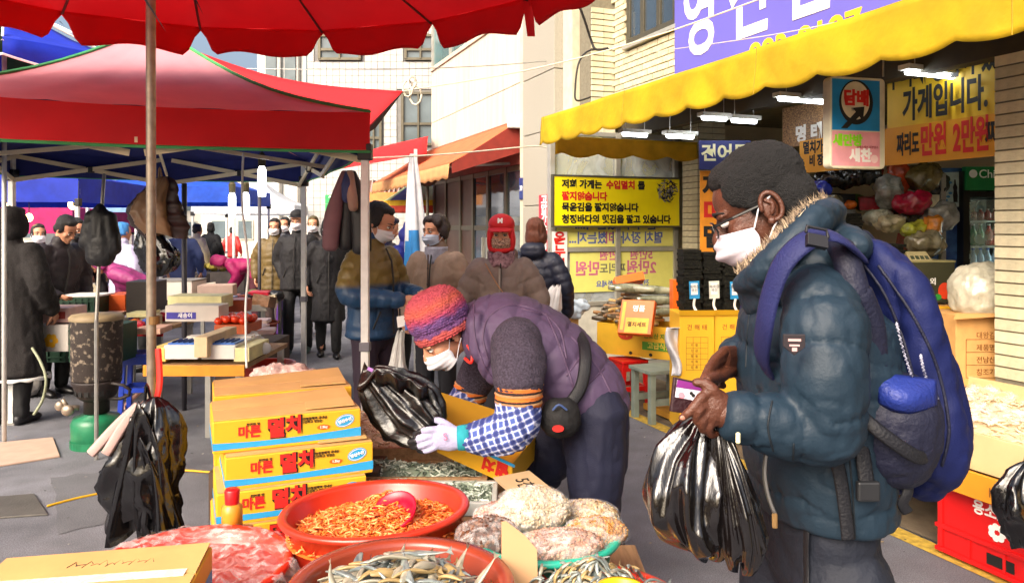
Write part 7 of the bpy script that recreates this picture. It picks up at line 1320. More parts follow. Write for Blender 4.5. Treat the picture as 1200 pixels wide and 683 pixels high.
# far walkers
person('woman in an olive puffer and white mask walking with a purple bag', 322, 10.6, 1.68, 6, OLIVEP, BRTR, hem=.72, hair='bob', puff=.09, bulk=1.15, stride=.9, vox=.017, detail=True); sack('purple_bag', 'purple carrier bag hanging beside the olive puffer woman', [(330, 350, 2, .02), (330, 362, 6, .04), (332, 378, 8, .05), (332, 392, 8, .05), (332, 394, 2, .01)], 10.3, mat('purple_film', '#54307c', .4), 4, .08, 1)
w = person('man in a black coat and black cap with white mask walking beside the tent leg', 349, 9.5, 1.76, 0, BLKC, PLAINB, hem=.78, hair='short', bulk=1.12, stride=-.7, vox=.016, armL=((.26, .08, 1.12), (.18, .0, .92)), armR=((.26, .08, 1.12), (.18, .0, .92)), shoes=mat('dark_teal_shoe', '#1e3a38', .5)); t, s, Hm, pose, loc, A = w
g = MB(); g.ell((0, .012, .08), (.088, .1, .066), Hm, 14, 9); loc(pose(g).mesh('c'), 'cap_crown', BLKC); g = MB(); g.grid(lambda u, v: Hm @ Vector((.08 * math.sin((v - .5) * 2.6), -.07 - (.02 + .055 * u) * math.cos((v - .5) * 2.6), .06 - .012 * u)), 3, 10); pose(g).build('cap_brim', BLKC, t, smooth=True, solid=.005, local=True)
person('woman in a long black coat with white mask behind the puffer man', 385, 9.3, 1.68, 14, BLKC, PLAINB, hem=.45, hair='bob', bulk=1.1, stride=.7, vox=.016)
person('shopper in a dark cap and orange shoes behind the black coated man', 367, 11.2, 1.72, 8, mat('dark_brown_coat', '#2c2422', .7), PLAINB, hem=.7, hair='short', hairm=mat('olive_cap_cloth', '#4a4022', .7), stride=.5, vox=.018, shoes=mat('orange_shoe', '#d8801c', .5))
person('walker with dark hair half hidden behind the olive puffer', 334, 12.5, 1.72, 0, NAVYP, hair='short', vox=.02)
hc = person('shopper seen from behind in a long speckled black wool coat with white hem', 14, 6.15, 1.72, 176, SPECK, PLAINB, hem=.40, hair='short', bulk=1.2, vox=.015, flare=1.15, detail=False, hat='hood', shoes=mat('black_white_shoe', '#1a1a1e', .5)); t, s, Hm, pose, loc, A = hc
g = MB(); g.grid(lambda u, v: Vector((.285 * math.cos(v * 6.283), .222 * math.sin(v * 6.283), .385 - .025 * u + .006 * math.sin(v * 90) * u)), 3, 90); pose(g).build('lace_hem', WHITEINK, t, smooth=True, solid=.004, local=True)
person('man in a dark padded jacket leaning over the left stall', 62, 7.2, 1.70, 62, mat('dark_plum_jacket', ridged=16, col='#1f161c', rough=.65, bump=.2, bscale=30), PLAINB, hem=.8, hair='short', mask=False, lean=14, hp=18, hy=12, puff=.1, bulk=1.22, armR=((.28, -.1, 1.12), (.16, -.36, .98)), vox=.015)
person('shopper in black with a dark mask behind the leaning man', 88, 8.2, 1.66, 58, BLKC, hair='bob', hp=10, vox=.017, maskm=BLKC)
person('shopper with dark hair deep between the left stalls', 45, 9.0, 1.6, 40, mat('maroon_coat', '#4a1c24', .7), hair='short', vox=.019)
w = person('woman in a black coat with shoulder bag walking away down the market', 247, 18, 1.66, 168, BLKC, hem=.6, hair='bob', bulk=1.1, vox=.02, detail=False, stride=.5); g = MB(); g.ell((-.2, .12, 1.08), (.1, .1, .16)); pose = w[3]; pose(g).build('shoulder_bag', PLAINB, w[0], smooth=True, local=True)
person('shopper in a red jacket far down the market', 272, 22, 1.55, 170, mat('red_jacket', '#c82c28', .6), mat('pale_trousers', '#a8a098', .8), hair='short', vox=.022, detail=False)
person('person in a magenta jacket bending over the vegetables', 300, 12.3, 1.6, -84, mat('magenta_jacket', '#a01458', .6), mat('plum_brown_trousers', '#5a2a34', .8), hem=.8, hair='short', lean=78, hat='hood', armR=((.2, -.15, 1.2), (.16, -.45, 1.3)), armL=((.2, -.15, 1.2), (.16, -.45, 1.3)), vox=.018, detail=False)
person('vendor in a pink jacket stooping behind the brown bags', 172, 8.4, 1.55, -75, mat('pink_jacket', '#8c2a68', .6), PLAINB, lean=55, hat='hood', armR=((.2, -.2, 1.2), (.15, -.5, 1.15)), vox=.018, detail=False)
person('person in a pale lavender smock among the left stalls', 143, 9.4, 1.62, 150, mat('pale_lavender_cloth', '#b4b0cc', .8, var=.15, bump=.3), mat('blue_trousers', '#2a3a80', .8), hair='short', hairm=mat('azure_cap', '#3f86c8', .7), hem=.5, vox=.017, detail=False)
person('shopper in a navy jacket beyond the dark tent pole', 214, 12, 1.66, 190, mat('denim_blue_coat', '#2c3a66', .7), hair='short', vox=.02, detail=False)
person('shopper in a beige coat beyond the blue tent', 231, 15, 1.62, 150, mat('beige_coat', '#b0a488', .7), hair='short', vox=.02, detail=False)
person('shopper in a royal blue hooded jacket behind the puffer man', 468, 7.6, 1.66, 70, mat('royal_blue_nylon', '#1a2488', .5, bump=.2, bscale=30), hat='hood', hp=25, lean=10, bulk=1.15, vox=.015, detail=False)
person('shopper in a dark navy hood beside the royal blue one', 452, 8.2, 1.68, 80, mat('dark_navy_nylon', '#141a44', .5), hat='hood', hp=20, vox=.016, detail=False)
person('shopkeeper with black hair looking out over the seaweed bundles', 940, 5.15, 1.66, -10, mat('shopkeeper_navy', '#22243a', .7), hair='short', mask=False, z0=.22, vox=.014, grp=None); q = thing('step_block', 'low step the shopkeeper stands on behind the seaweed', 'step', Vector((P(940, 0, 5.15).x, 5.15, .05))); MB().box((P(940, 0, 5.15).x, 5.15, .134), (.6, .5, .168)).build('body', WOOD, q)
# ================================================================ FOREGROUND MAN
from mathutils.bvhtree import BVHTree
def surf(o): w = WM[o.parent.name]; return BVHTree.FromPolygons([w @ v.co for v in o.data.vertices], [tuple(p.vertices) for p in o.data.polygons])
def seam(bv, pix, r, nm, m, parent, off=.0004, dash=0):           # stitch line lying on a surface
    pts = []
    for q in crv([(a, b, 0) for a, b in pix], 9):
        dr = (P(q.x, q.y, 1) - cam.location).normalized(); h = bv.ray_cast(cam.location, dr)
        if h[0] is not None and (not pts or (h[0] - pts[-1]).length < .06): pts.append(h[0] - dr * off)
    if len(pts) > 2: g = MB(); g.tube(pts, r, n=6); return g.build(nm, m, parent, smooth=True)
def fuzz(o, n, ln, w, ms, nm, zmin=-9):                             # short fibres standing on a surface
    me = o.data; g = MB(); ps = me.polygons; N = len(ps)
    for k in range(n):
        p = ps[R.randrange(N)]; c_ = p.center; d_ = (Vector(p.normal) + Vector((R.uniform(-1, 1), R.uniform(-1, 1), R.uniform(-1, 1))) * .9).normalized(); s_ = d_.cross(Vector((R.random(), R.random(), R.random() + .1))).normalized() * w; g.cur = k % len(ms); g.add([c_ - s_, c_ + s_, c_ + d_ * ln * R.uniform(.5, 1.3)], [(0, 1, 2)])
    f = g.build(nm, ms, o.parent, fix=False, local=True); f.matrix_local = o.matrix_local; return tag(f, kind='stuff')
D = 1.55
JK = mat('slate_teal_nylon', '#182a38', .56, var=.12, scale=5, bump=.12, bscale=160, spec=.35, ridged=17); NYL = mat('royal_blue_pack_cloth', '#0d1748', .62, var=.14, scale=6, bump=.15, bscale=300, spec=.3, ridged=9); NYD = mat('navy_pack_cloth', '#0a0e28', .65, var=.1, bump=.3, bscale=140); STRAP = mat('blue_strap_webbing', '#151c52', .7, var=.1, bump=.3, bscale=250); BELT = mat('black_webbing', '#0e0f16', .6, bump=.3, bscale=200)
fc = Vector((P(955, 0, D).x, D, 0))
man = thing('person', 'man with glasses and white mask in a slate puffer coat looking into a wallet', 'person', fc)
Hm = T3(*P(890, 244, D)) @ RZ(-104) @ RX(24) @ Matrix.Scale(.96, 4)
g = MB(); headgeom(g, Hm, True)
g.tube([P(915, 262, D), P(930, 290, D), P(950, 335, D)], [.060, .058, .075], n=18)
g.tube([P(952, 350, D), P(955, 450, D), P(958, 520, D), P(958, 560, D)], [(.09, .14), (.10, .14), (.09, .12), (.08, .1)], ax=(1, 0, 0), n=16)
LS, LE, LW = P(968, 352, 1.36), P(972, 497, 1.33), P(846, 484, 1.32); RS, RE, RW = P(950, 360, 1.76), P(915, 470, 1.80), P(866, 424, 1.66)
g.tube([LS, LE, LW], [.045, .04, .028], n=12); g.tube([RS, RE, RW], [.045, .04, .028], n=12)
LF, RF = Vector((P(955, 0, D).x + .02, D - .10, 0)), Vector((P(955, 0, D).x - .02, D + .10, 0))
for f_ in (LF, RF): g.tube([f_ + Vector((0, 0, .92)), f_ + Vector((-.01, 0, .48)), f_ + Vector((.02, 0, .1))], [.075, .055, .042])
mb_ = rmesh(g, .0055, 4, lambda p: .0004 * vnoise(p * 120))
# hands with explicit fingers
g = MB()
def fing(pts, r0, r1, g=g): pts = [P(*p) for p in pts]; n_ = len(pts); c_ = crv(pts, 3); g.tube(c_, [r0 + (r1 - r0) * i / (len(c_) - 1) + (.0008 if i % 3 == 0 and 0 < i < len(c_) - 2 else 0) for i in range(len(c_))], n=9)
hd = 1.315
g.tube(crv([P(850, 483, 1.32), P(838, 478, 1.315), P(826, 475, 1.315)], 3), lerpl([(.027, .021), (.034, .019), (.033, .015)], 3), ax=(0.1, 0, 1), n=12)
fing([(832, 458, 1.315), (822, 466, 1.305), (813, 477, 1.30), (806, 484, 1.30), (799, 490, 1.305)], .0098, .0068); fing([(828, 472, 1.31), (818, 482, 1.30), (817, 493, 1.31), (824, 498, 1.325)], .0098, .0072); fing([(830, 482, 1.31), (823, 493, 1.305), (824, 503, 1.315), (831, 504, 1.33)], .0094, .007); fing([(836, 490, 1.31), (831, 500, 1.31), (833, 509, 1.32), (840, 508, 1.33)], .0084, .0062)
fing([(843, 468, 1.315), (834, 456, 1.31), (826, 449, 1.315), (815, 448, 1.32)], .013, .0078)
g.tube(crv([P(868, 424, 1.66), P(858, 424, 1.62), P(846, 424, 1.56)], 3), lerpl([(.028, .022), (.036, .02), (.034, .017)], 3), ax=(0.2, 0, 1), n=12)
fing([(848, 412, 1.55), (838, 421, 1.52), (831, 431, 1.49), (826, 440, 1.46)], .0105, .0075); fing([(846, 420, 1.55), (836, 428, 1.51), (829, 437, 1.47), (824, 444, 1.45)], .0105, .0075); fing([(846, 429, 1.56), (838, 437, 1.52), (833, 444, 1.49), (838, 449, 1.5)], .010, .0075); fing([(850, 437, 1.57), (844, 445, 1.54), (842, 450, 1.53), (848, 452, 1.54)], .009, .0068); fing([(858, 432, 1.60), (847, 440, 1.52), (837, 443, 1.46), (829, 445, 1.42)], .0135, .008)
b = bmesh.new(); b.from_mesh(mb_); m2 = rmesh(g, .0028, 2); b.from_mesh(m2); b.to_mesh(mb_); b.free(); put(mb_, 'body', SKIND, man)
for (x, y, d_) in ((800, 489.5, 1.297),): g = MB(); g.ell(P(x, y, d_), (.005, .002, .004)); g.build('fingernail', mat('nail', '#a0705e', .3), man, smooth=True)
# ear detail, hair
g = MB()
E0 = Hm @ T3(.083, .016, -.006)
ring_ = [E0 @ Vector((.002, .019 * math.cos(a) , .030 * math.sin(a) * (1 if math.sin(a) > 0 else .9))) for a in [k * .44 - 1.7 for k in range(12)]]
g.tube(crv(ring_, 2), .0048, n=8); g.tube(crv([E0 @ Vector(p) for p in ((.002, -.006, .016), (.003, .004, .004), (.002, -.004, -.012))], 4), .0045, n=8); g.ell((.0, -.01, -.026), (.005, .008, .008), E0); g.build('ear_rim', SKIND, man, smooth=True)
g = MB(); E = lambda c_, r: g.ell(c_, r, Hm, 20, 12); E((0, .026, .056), (.080, .093, .079)); E((0, -.028, .085), (.064, .046, .036)); E((0, .082, .0), (.058, .038, .052))
for s_ in (-1, 1): E((s_ * .058, .0, .052), (.022, .062, .048)); E((s_ * .066, -.012, .018), (.012, .012, .03)); E((s_ * .058, .062, -.004), (.022, .034, .05))
put(rmesh(g, .0045, 3, lambda p: .0022 * vnoise(p * 170) + .0016 * vnoise(p * 320)), 'hair', mat('short_curly_black_hair', '#0b090a', .85, var=.35, scale=160, bump=1.0, bscale=330), man); fuzz(man.children[-1] if False else [o_ for o_ in man.children if o_.name.startswith('hair')][0], 9000, .0075, .0006, [MATS['short_curly_black_hair'], mat('hair_paler_curl', '#2a2526', .6)], 'hair_curls')  # every other curl in a lighter black
facebits(man, Hm, True, mat('pinkish_white_mask', '#cdc4cf', .75, var=.05, bump=.15, bscale=90)); 
g = MB()
for s_ in (-1, 1):
    loop = [Hm @ Vector((s_ * .034 + .026 * math.cos(a), -.104 + .006 * abs(math.cos(a)), -.006 + .017 * math.sin(a))) for a in [k * math.pi / 8 for k in range(17)]]
    g.tube(loop, .0018, n=5); g.tube([Hm @ Vector(q) for q in ((s_ * .06, -.098, .002), (s_ * .074, -.06, .004), (s_ * .082, .012, .006))], (.003, .0016), n=6)
g.tube([Hm @ Vector((-.009, -.107, -.002)), Hm @ Vector((0, -.11, .0)), Hm @ Vector((.009, -.107, -.002))], .0018, n=5); gl = g.build('glasses', mat('black_frame', '#0c0c0e', .3), man)
for s_ in (-1, 1): g = MB(); g.prism([(s_ * .034 + .024 * math.cos(a), -.006 + .0155 * math.sin(a)) for a in [k * math.pi / 8 for k in range(16)]], Hm @ frame((0, -.104, 0), (1, 0, 0), (0, 0, 1)), .001); g.build('lens', clear('spectacle_lens', '#b8c4cc', .85, .03, 0, 3), gl)
# coat
secs = [((950, 322), (.055, .075)), ((954, 345), (.095, .15)), ((952, 375), (.138, .205)), ((955, 430), (.150, .215)), ((956, 490), (.146, .205)), ((957, 535), (.138, .195)), ((962, 572), (.132, .19)), ((963, 590), (.128, .185))]
g = MB(); g.tube(crv([P(*c_, D) for c_, _ in secs], 4), lerpl([r for _, r in secs], 4), ax=(1, 0, 0), n=26, ce=.15)
g.tube(crv([P(958, 345, 1.40), P(966, 380, 1.345), P(966, 440, 1.32), P(970, 492, 1.32)], 4), lerpl([.065, .074, .072, .066], 4), n=18); g.tube(crv([P(972, 478, 1.32), P(968, 500, 1.325), P(935, 503, 1.325), P(890, 493, 1.32), P(852, 484, 1.318)], 4), lerpl([.056, .066, .058, .050, .040], 4), n=18, ce=.3)
g.tube(crv([P(945, 350, 1.72), P(930, 400, 1.78), P(908, 447, 1.80)], 4), lerpl([.075, .08, .072], 4), n=16); g.tube(crv([P(915, 455, 1.79), P(905, 440, 1.76), P(884, 421, 1.70), P(864, 415, 1.64)], 4), lerpl([.07, .068, .06, .043], 4), n=16)
ch = [[P(955, 250, D), P(956, 640, D)], [P(960, 300, 1.38), P(966, 440, 1.32), P(972, 500, 1.32), P(846, 484, 1.318)]]
pf = puffer([[tuple(q) for q in c_] for c_ in ch], .088, .009, .0034, 1.3, .34)
coat_ = put(rmesh(g, .0052, 5, pf), 'coat', JK, man); bv = surf(coat_); THR = mat('dark_stitch', '#0a141c', .7)
for q in ([(914, 345), (938, 324), (967, 325), (993, 343), (1008, 372), (1011, 398)], [(913, 432), (940, 437), (975, 436), (1014, 446)], [(930, 520), (929, 570), (930, 632)], [(996, 540), (1000, 590), (1002, 630)], [(893, 628), (930, 642), (980, 644), (1035, 632)], [(905, 470), (900, 500), (906, 528)], [(880, 350), (876, 390), (874, 430)]): seam(bv, q, .0017, 'seam', THR, man)
# collar, hood, fur
rg = [(872, 334, 1.53), (893, 318, 1.45), (925, 288, 1.425), (956, 258, 1.45), (972, 248, 1.55), (958, 258, 1.66), (925, 288, 1.68), (893, 318, 1.655), (872, 336, 1.58)]
g = MB(); g.tube(crv([P(*q) for q in rg], 4), lerpl([.022, .027, .030, .032, .032, .032, .030, .027, .022], 4), n=14); g.ell(P(980, 288, D), (.05, .12, .045)); g.ell(P(962, 312, 1.46), (.065, .06, .045)); g.ell(P(925, 332, 1.48), (.075, .07, .045)); g.ell(P(892, 348, 1.55), (.04, .08, .045)); g.ell(P(930, 332, 1.64), (.08, .07, .045))
put(rmesh(g, .007, 4, folds(.006, (14, 14, 14), 2)), 'collar_hood', JK, man)
FUR = [mat('grey_brown_fur', '#8a7866', .9, var=.3, scale=60), mat('pale_fur', '#b8a488', .9, var=.2, scale=60), mat('dark_fur', '#54483e', .9)]
g = MB(); rc = crv([P(*q) for q in rg[:6]], 30)
for i in range(2600):
    k = R.randrange(len(rc) - 1); c_ = rc[k].lerp(rc[k + 1], R.random()); inn = Vector((P(918, 290, D).x, D, P(918, 275, D).z)) - c_; inn.normalize(); up = Vector((-.35, 0, .9)); dr = (inn * R.uniform(.1, .8) + up * R.uniform(.3, 1) + Vector((R.uniform(-.4, .4), R.uniform(-.4, .4), R.uniform(-.3, .3)))).normalized()
    b0_ = c_ + (inn * R.uniform(-.3, 1) + up).normalized() * R.uniform(.022, .032); tp = b0_ + dr * R.uniform(.012, .026); sd_ = dr.cross(Vector((R.random(), R.random(), R.random()))).normalized() * .0011; g.cur = R.choice((0, 0, 1, 1, 2)); g.add([b0_ - sd_, b0_ + sd_, tp], [(0, 1, 2)])
tag(g.build('fur_trim', FUR, man, fix=False), kind='stuff')
# coat details: badge, pocket zip, hem
g = MB(); M = frame(P(931, 402, 1.232), (1, -.1, 0), (0, 0, 1)); g.prism([(-.017, .014), (-.017, -.006), (0, -.02), (.017, -.006), (.017, .014)], M, .006); bd = g.build('sleeve_badge', mat('dark_badge', '#241c20', .5), man, bevel=.001); g = MB(); rect(g, M, -.01, .003, .02, .004, .001); rect(g, M, -.008, -.005, .016, .003, .001); rect(g, M, -.004, -.013, .008, .006, .001); g.build('badge_print', mat('badge_pink', '#c89a98', .5), bd)
g = MB(); g.tube(crv([P(898, 530, 1.375), P(896, 555, 1.372), P(900, 580, 1.37), P(908, 602, 1.368)], 5), (.004, .003), n=6); zp = g.build('pocket_zip', mat('zip_silver', '#9a9690', .3, metal=.8), man); g = MB(); g.tube([P(908, 602, 1.36), P(908, 618, 1.355)], (.005, .002), n=6); g.build('zip_pull', mat('dull_brass'), zp)
g = MB(); g.tube(crv([P(865, 518, 1.27), P(865, 508, 1.27)], 3), (.004, .003), n=6); g.build('cuff_pull', mat('cream_ink'), man)
# trousers, shoes
TR = mat('dark_blue_grey_trousers', '#121826', .75, var=.1, bump=.3, bscale=90); g = MB(); g.tube([P(958, 540, D), P(958, 600, D), P(960, 660, D)], [(.095, .15), (.105, .165), (.1, .16)], ax=(1, 0, 0), n=18)
for f_ in (LF, RF): g.tube(crv([f_ + Vector((0, 0, .9)), f_ + Vector((-.015, 0, .5)), f_ + Vector((.02, 0, .08))], 5), lerpl([.1, .078, .065], 5), n=14)
tro_ = put(rmesh(g, .01, 4, folds(.009, (10, 10, 6), 4)), 'trousers', TR, man); bvt = surf(tro_)
seam(bvt, [(944, 590), (943, 640), (944, 700), (946, 800)], (.002, .022), 'side_stripe', BELT, man)
for f_ in (LF, RF): g = MB(); g.tube([f_ + Vector((.08, 0, .045)), f_ + Vector((0, 0, .05)), f_ + Vector((-.13, 0, .04)), f_ + Vector((-.18, 0, .03))], [(.04, .04), (.045, .048), (.048, .036), (.03, .026)], ax=(0, 1, 0), n=12); g.v = [Vector((v.x, v.y, max(.002, v.z))) for v in g.v]; g.build('shoe', SHOEB, man, smooth=True)
# ---------------- backpack
bp_ = thing('backpack', 'royal blue backpack with navy side pocket on the man in the slate coat', 'backpack', P(1070, 560, D))
sec = [((1008, 292), (.03, .10)), ((1022, 315), (.045, .135)), ((1036, 350), (.060, .15)), ((1048, 400), (.074, .155)), ((1057, 450), (.084, .16)), ((1062, 500), (.086, .16)), ((1062, 532), (.078, .15)), ((1062, 552), (.05, .12))]
g = MB(); g.tube(crv([P(*c_, D) for c_, _ in sec], 4), lerpl([r for _, r in sec], 4), ax=(1, 0, 0), n=22)
put(rmesh(g, .0075, 4, lambda p: folds(.013, (9, 9, 3), 6)(p) + .004 * vnoise(p * 40) ), 'main_bag', NYL, bp_); bvb = surf([o_ for o_ in bp_.children][0])
for q in ([(1008, 305), (1034, 340), (1056, 390), (1070, 440)], [(1030, 312), (1070, 370), (1098, 430), (1112, 500), (1104, 545)], [(1016, 360), (1034, 400), (1046, 440)]): seam(bvb, q, .0032, 'piping', NYD, bp_)
g = MB(); g.tube(crv([P(1060, 372, D), P(1074, 420, D), P(1084, 470, D), P(1085, 515, D), P(1074, 542, D)], 4), lerpl([(.03, .10), (.045, .125), (.05, .13), (.048, .13), (.03, .11)], 4), ax=(1, 0, 0), n=18); put(rmesh(g, .008, 4, folds(.008, (9, 9, 3.5), 8)), 'front_pocket', NYL, bp_)
g = MB(); g.tube(crv([P(1046, 455, 1.40), P(1050, 490, 1.38), P(1054, 525, 1.39), P(1056, 548, 1.41)], 4), lerpl([(.075, .04), (.08, .055), (.075, .055), (.06, .04)], 4), ax=(1, 0, 0), n=18); put(rmesh(g, .007, 3, folds(.007, (12, 12, 8), 3)), 'side_pocket', NYD, bp_)
g = MB(); g.grid(lambda u, v: P(1030 + 66 * v, 438 + 8 * v + (34 - 6 * v + 10 * math.sin(v * 3.14)) * u, 1.372 - .045 * math.sin(u * 2.4) * math.sin(.4 + v * 2.4) - .01), 10, 16); g.build('pocket_flap', mat('bright_blue_flap', '#1a2c78', .5, bump=.3, bscale=140), bp_, smooth=True, solid=.008)
g = MB()
pth = crv([P(1004, 345, 1.345), P(1018, 380, 1.36), P(1022, 420, 1.37), P(1018, 450, 1.37)], 5); g.tube(pth, (.028, .02), ax=(1, 0, 0), n=10); g.tube(crv([P(1004, 345, 1.345), P(992, 305, 1.36), P(985, 290, 1.40)], 4), (.025, .02), ax=(1, 0, 0), n=10); g.build('back_pad', NYD, bp_, smooth=True)
def ribbon(pts, w, th, nm, m, ax=(1, 0, 0), n=8): g = MB(); g.tube(crv([P(*p) for p in pts], 6), (w, th), ax=ax, n=n, cap=False); return g.build(nm, m, bp_, smooth=True)
ribbon([(1008, 300, 1.37), (988, 282, 1.335), (965, 275, 1.325), (942, 284, 1.315), (918, 308, 1.325), (903, 345, 1.345), (895, 385, 1.37), (893, 420, 1.42), (905, 445, 1.47)], .006, .024, 'shoulder_strap', STRAP, ax=(-.5, -.6, .6))
ribbon([(1000, 300, 1.70), (965, 278, 1.76), (930, 290, 1.78), (890, 340, 1.74), (876, 400, 1.70)], .006, .03, 'shoulder_strap', STRAP, ax=(-.5, .6, .6))
g = MB(); M = frame(P(957, 283, 1.30), (1, 0, -.2), (0.2, .5, 1)); g.box((0, 0, 0), (.035, .022, .012), M); g.tube([M @ Vector((-.02, .012, .004)), M @ Vector((-.02, .022, .006)), M @ Vector((.014, .022, .006)), M @ Vector((.018, .01, .004))], .003, n=6); g.build('buckle', mat('black_plastic'), bp_, bevel=.002)
ribbon([(975, 520, 1.335), (985, 560, 1.345), (992, 610, 1.35), (994, 632, 1.352)], .012, .003, 'waist_strap', BELT); ribbon([(1000, 470, 1.36), (1006, 500, 1.352), (1012, 540, 1.346), (1016, 566, 1.342)], .014, .003, 'hanging_strap', BELT)
g = MB(); g.box(P(1017, 575, 1.338), (.04, .014, .035)); g.build('buckle', mat('grey_buckle', '#1c1d20', .5), bp_, bevel=.004)
ribbon([(1062, 548, 1.40), (1064, 575, 1.39), (1058, 590, 1.395), (1064, 600, 1.40)], .010, .003, 'loose_strap', BELT); ribbon([(1000, 478, 1.345), (1030, 505, 1.315), (1075, 535, 1.325), (1100, 532, 1.38)], .004, .012, 'compression_strap', BELT, ax=(0, -1, 0))
for (pts) in ([(1048, 378, 1.385), (1056, 410, 1.37), (1066, 440, 1.365)], [(1076, 415, 1.375), (1082, 440, 1.37), (1096, 466, 1.375)], [(1112, 492, 1.42), (1116, 512, 1.42), (1108, 535, 1.42)]):
    c_ = crv([P(*p) for p in pts], 22); g = MB()
    for k in range(0, len(c_) - 1, 1): g.ell(c_[k] + Vector((.0015 * math.sin(k * 2.1), -.008, 0)), (.0018, .0018, .0022), n=5, m=4)
    tag(g.build('zip_cord', mat('speckled_cord', '#b8b8c8', .6, col2='#30304a', scale=120), bp_, smooth=True), kind='stuff')
g = MB(); g.tube(crv([P(1124, 462, 1.50), P(1130, 482, 1.50), P(1126, 498, 1.50)], 4), .005, n=6); g.build('zip_pull', mat('brown_cord', '#6a4a38', .6), bp_)
g = MB(); g.tube(crv([P(1000, 288, D - .03), P(1012, 276, D), P(1026, 290, D + .01)], 5), (.012, .004), n=8); g.build('grab_handle', NYD, bp_)
# ---------------- wallet and bags
wl = thing('wallet', 'open dark maroon wallet with a purple and white card', 'wallet', P(806, 482, 1.36)); M = frame(P(786, 482, 1.345), P(822, 487, 1.355) - P(786, 482, 1.345), (0.02, .15, 1)); sc = 1.35 / 900
g = MB(); g.prism([(0, 0), (.056, 0), (.06, .056), (0, .06)], M, .008); g.build('leather', mat('maroon_leather', '#2c1218', .45, bump=.3, bscale=200), wl, bevel=.0015); g = MB(); g.prism([(.005, .024), (.056, .024), (.059, .053), (.006, .056)], M @ T3(0, 0, .001), .0012); cdp = g.build('card', mat('pale_card', '#d8d4e0', .4), wl); g = MB(); g.prism([(.005, .043), (.0575, .043), (.059, .053), (.006, .056)], M @ T3(0, 0, .002), .0008); g.build('purple_band', mat('card_purple', '#7a2a78', .4), cdp)
g = MB(); disc(g, M, .016, .03, .006, .006, .0022); g.build('pink_print', mat('card_pink', '#d88a98', .4), cdp); g = MB(); disc(g, M, .034, .036, .003, .003, .0022); disc(g, M, .038, .033, .003, .003, .0023); g.build('dark_print', INK, cdp); g = MB(); g.prism([(.0, .0), (.056, .0), (.057, .024), (.0, .026)], M @ T3(0, 0, .0035), .003); g.build('pocket', mat('maroon_leather'), wl, bevel=.001)
BP2 = mat('glossy_brown_black_polythene', '#100c0c', .12, var=.4, scale=6, bump=.45, bscale=14, spec=.8, stretch=(2.5, 2.5, .6))
sack('black_bag', 'larger full black plastic bag hanging from the man by the wallet hand', [(822, 488, 5, .015), (818, 500, 17, .03), (808, 525, 36, .06), (802, 560, 43, .09), (802, 595, 43, .10), (812, 622, 36, .09), (826, 640, 16, .05), (828, 645, 3, .01)], 1.38, BP2, 7, .15, 1, n=110, res=8)
sack('black_bag', 'narrower pleated black plastic bag hanging nearest the coat', [(842, 492, 5, .012), (846, 515, 12, .025), (852, 550, 19, .045), (860, 595, 27, .065), (866, 630, 30, .07), (868, 652, 20, .05), (868, 662, 4, .012)], 1.34, BP2, 13, .10, 4, n=120, res=8)
# ================================================================ STOOPING VENDOR
VD = 2.95
VEST = mat('plum_quilted_vest', '#544460', .62, var=.1, scale=5, bump=.12, bscale=160, spec=.35, ridged=15); FLE = mat('grey_plum_fleece', '#2c2634', .95, col2='#4a4252', scale=140, bump=.6, bscale=160, detail=2)
ven = thing('person', 'stooping vendor in a plum vest, knitted hat and plaid sleeve covers filling a black bag', 'person', Vector((P(665, 0, VD).x, VD, 0)))
Hm = T3(*P(519, 392, 2.88)) @ RZ(-62) @ RX(38) @ Matrix.Scale(1.0, 4)
g = MB(); headgeom(g, Hm, True); g.tube([P(532, 398, 2.9), P(555, 385, 2.95), P(585, 385, VD)], [.056, .058, .09], n=14)
g.tube(crv([P(575, 388, VD), P(620, 400, VD), P(665, 435, VD), P(690, 475, VD)], 3), [(.09, .13)] * 10, ax=(0, 0, 1), n=14)
VLS, VLE, VLW = P(608, 405, 2.74), P(606, 494, 2.66), P(540, 513, 2.64); VRS, VRE, VRW = P(575, 410, 3.14), P(548, 468, 3.16), P(508, 492, 2.98)
g.tube([VLS, VLE, VLW], [.045, .04, .028]); g.tube([VRS, VRE, VRW], [.045, .04, .028])
hipN, hipF = P(698, 478, 2.84), P(668, 482, 3.04); kN, kF = Vector((P(700, 0, 2.84).x, 2.84, .5)), Vector((P(617, 0, 3.1).x, 3.1, .5)); aN, aF = Vector((P(722, 0, 2.86).x, 2.86, .1)), Vector((P(588, 0, 3.16).x, 3.16, .1))
g.tube([hipN, kN, aN], [.08, .055, .042]); g.tube([hipF, kF, aF], [.08, .055, .042]); put(rmesh(g, .008, 3), 'body', SKIN, ven)
# vest
g = MB(); vs_ = [((560, 378), (.095, .13)), ((585, 382), (.135, .19)), ((620, 398), (.150, .215)), ((655, 428), (.165, .215)), ((684, 462), (.165, .21)), ((694, 486), (.15, .20))]
g.tube(crv([P(*c_, VD) for c_, _ in vs_], 4), lerpl([r for _, r in vs_], 4), ax=(0, 0, 1), n=24); g.ell(P(568, 366, VD), (.07, .12, .065)); g.ell(P(590, 362, VD), (.07, .13, .045)); g.ell(P(556, 392, 2.86), (.05, .06, .10)); g.tube(crv([P(560, 378, 2.82), P(566, 410, 2.80), P(580, 440, 2.82)], 3), lerpl([.045, .05, .04], 3))
chv = [[tuple(P(*c_, VD)) for c_, _ in ([((520, 350), 0)] + vs_ + [((705, 520), 0)])]]
put(rmesh(g, .0085, 5, puffer(chv, .088, .013, .004, 2.2, .4)), 'vest', VEST, ven); bvv = surf([o_ for o_ in ven.children if o_.name.startswith('vest')][0])
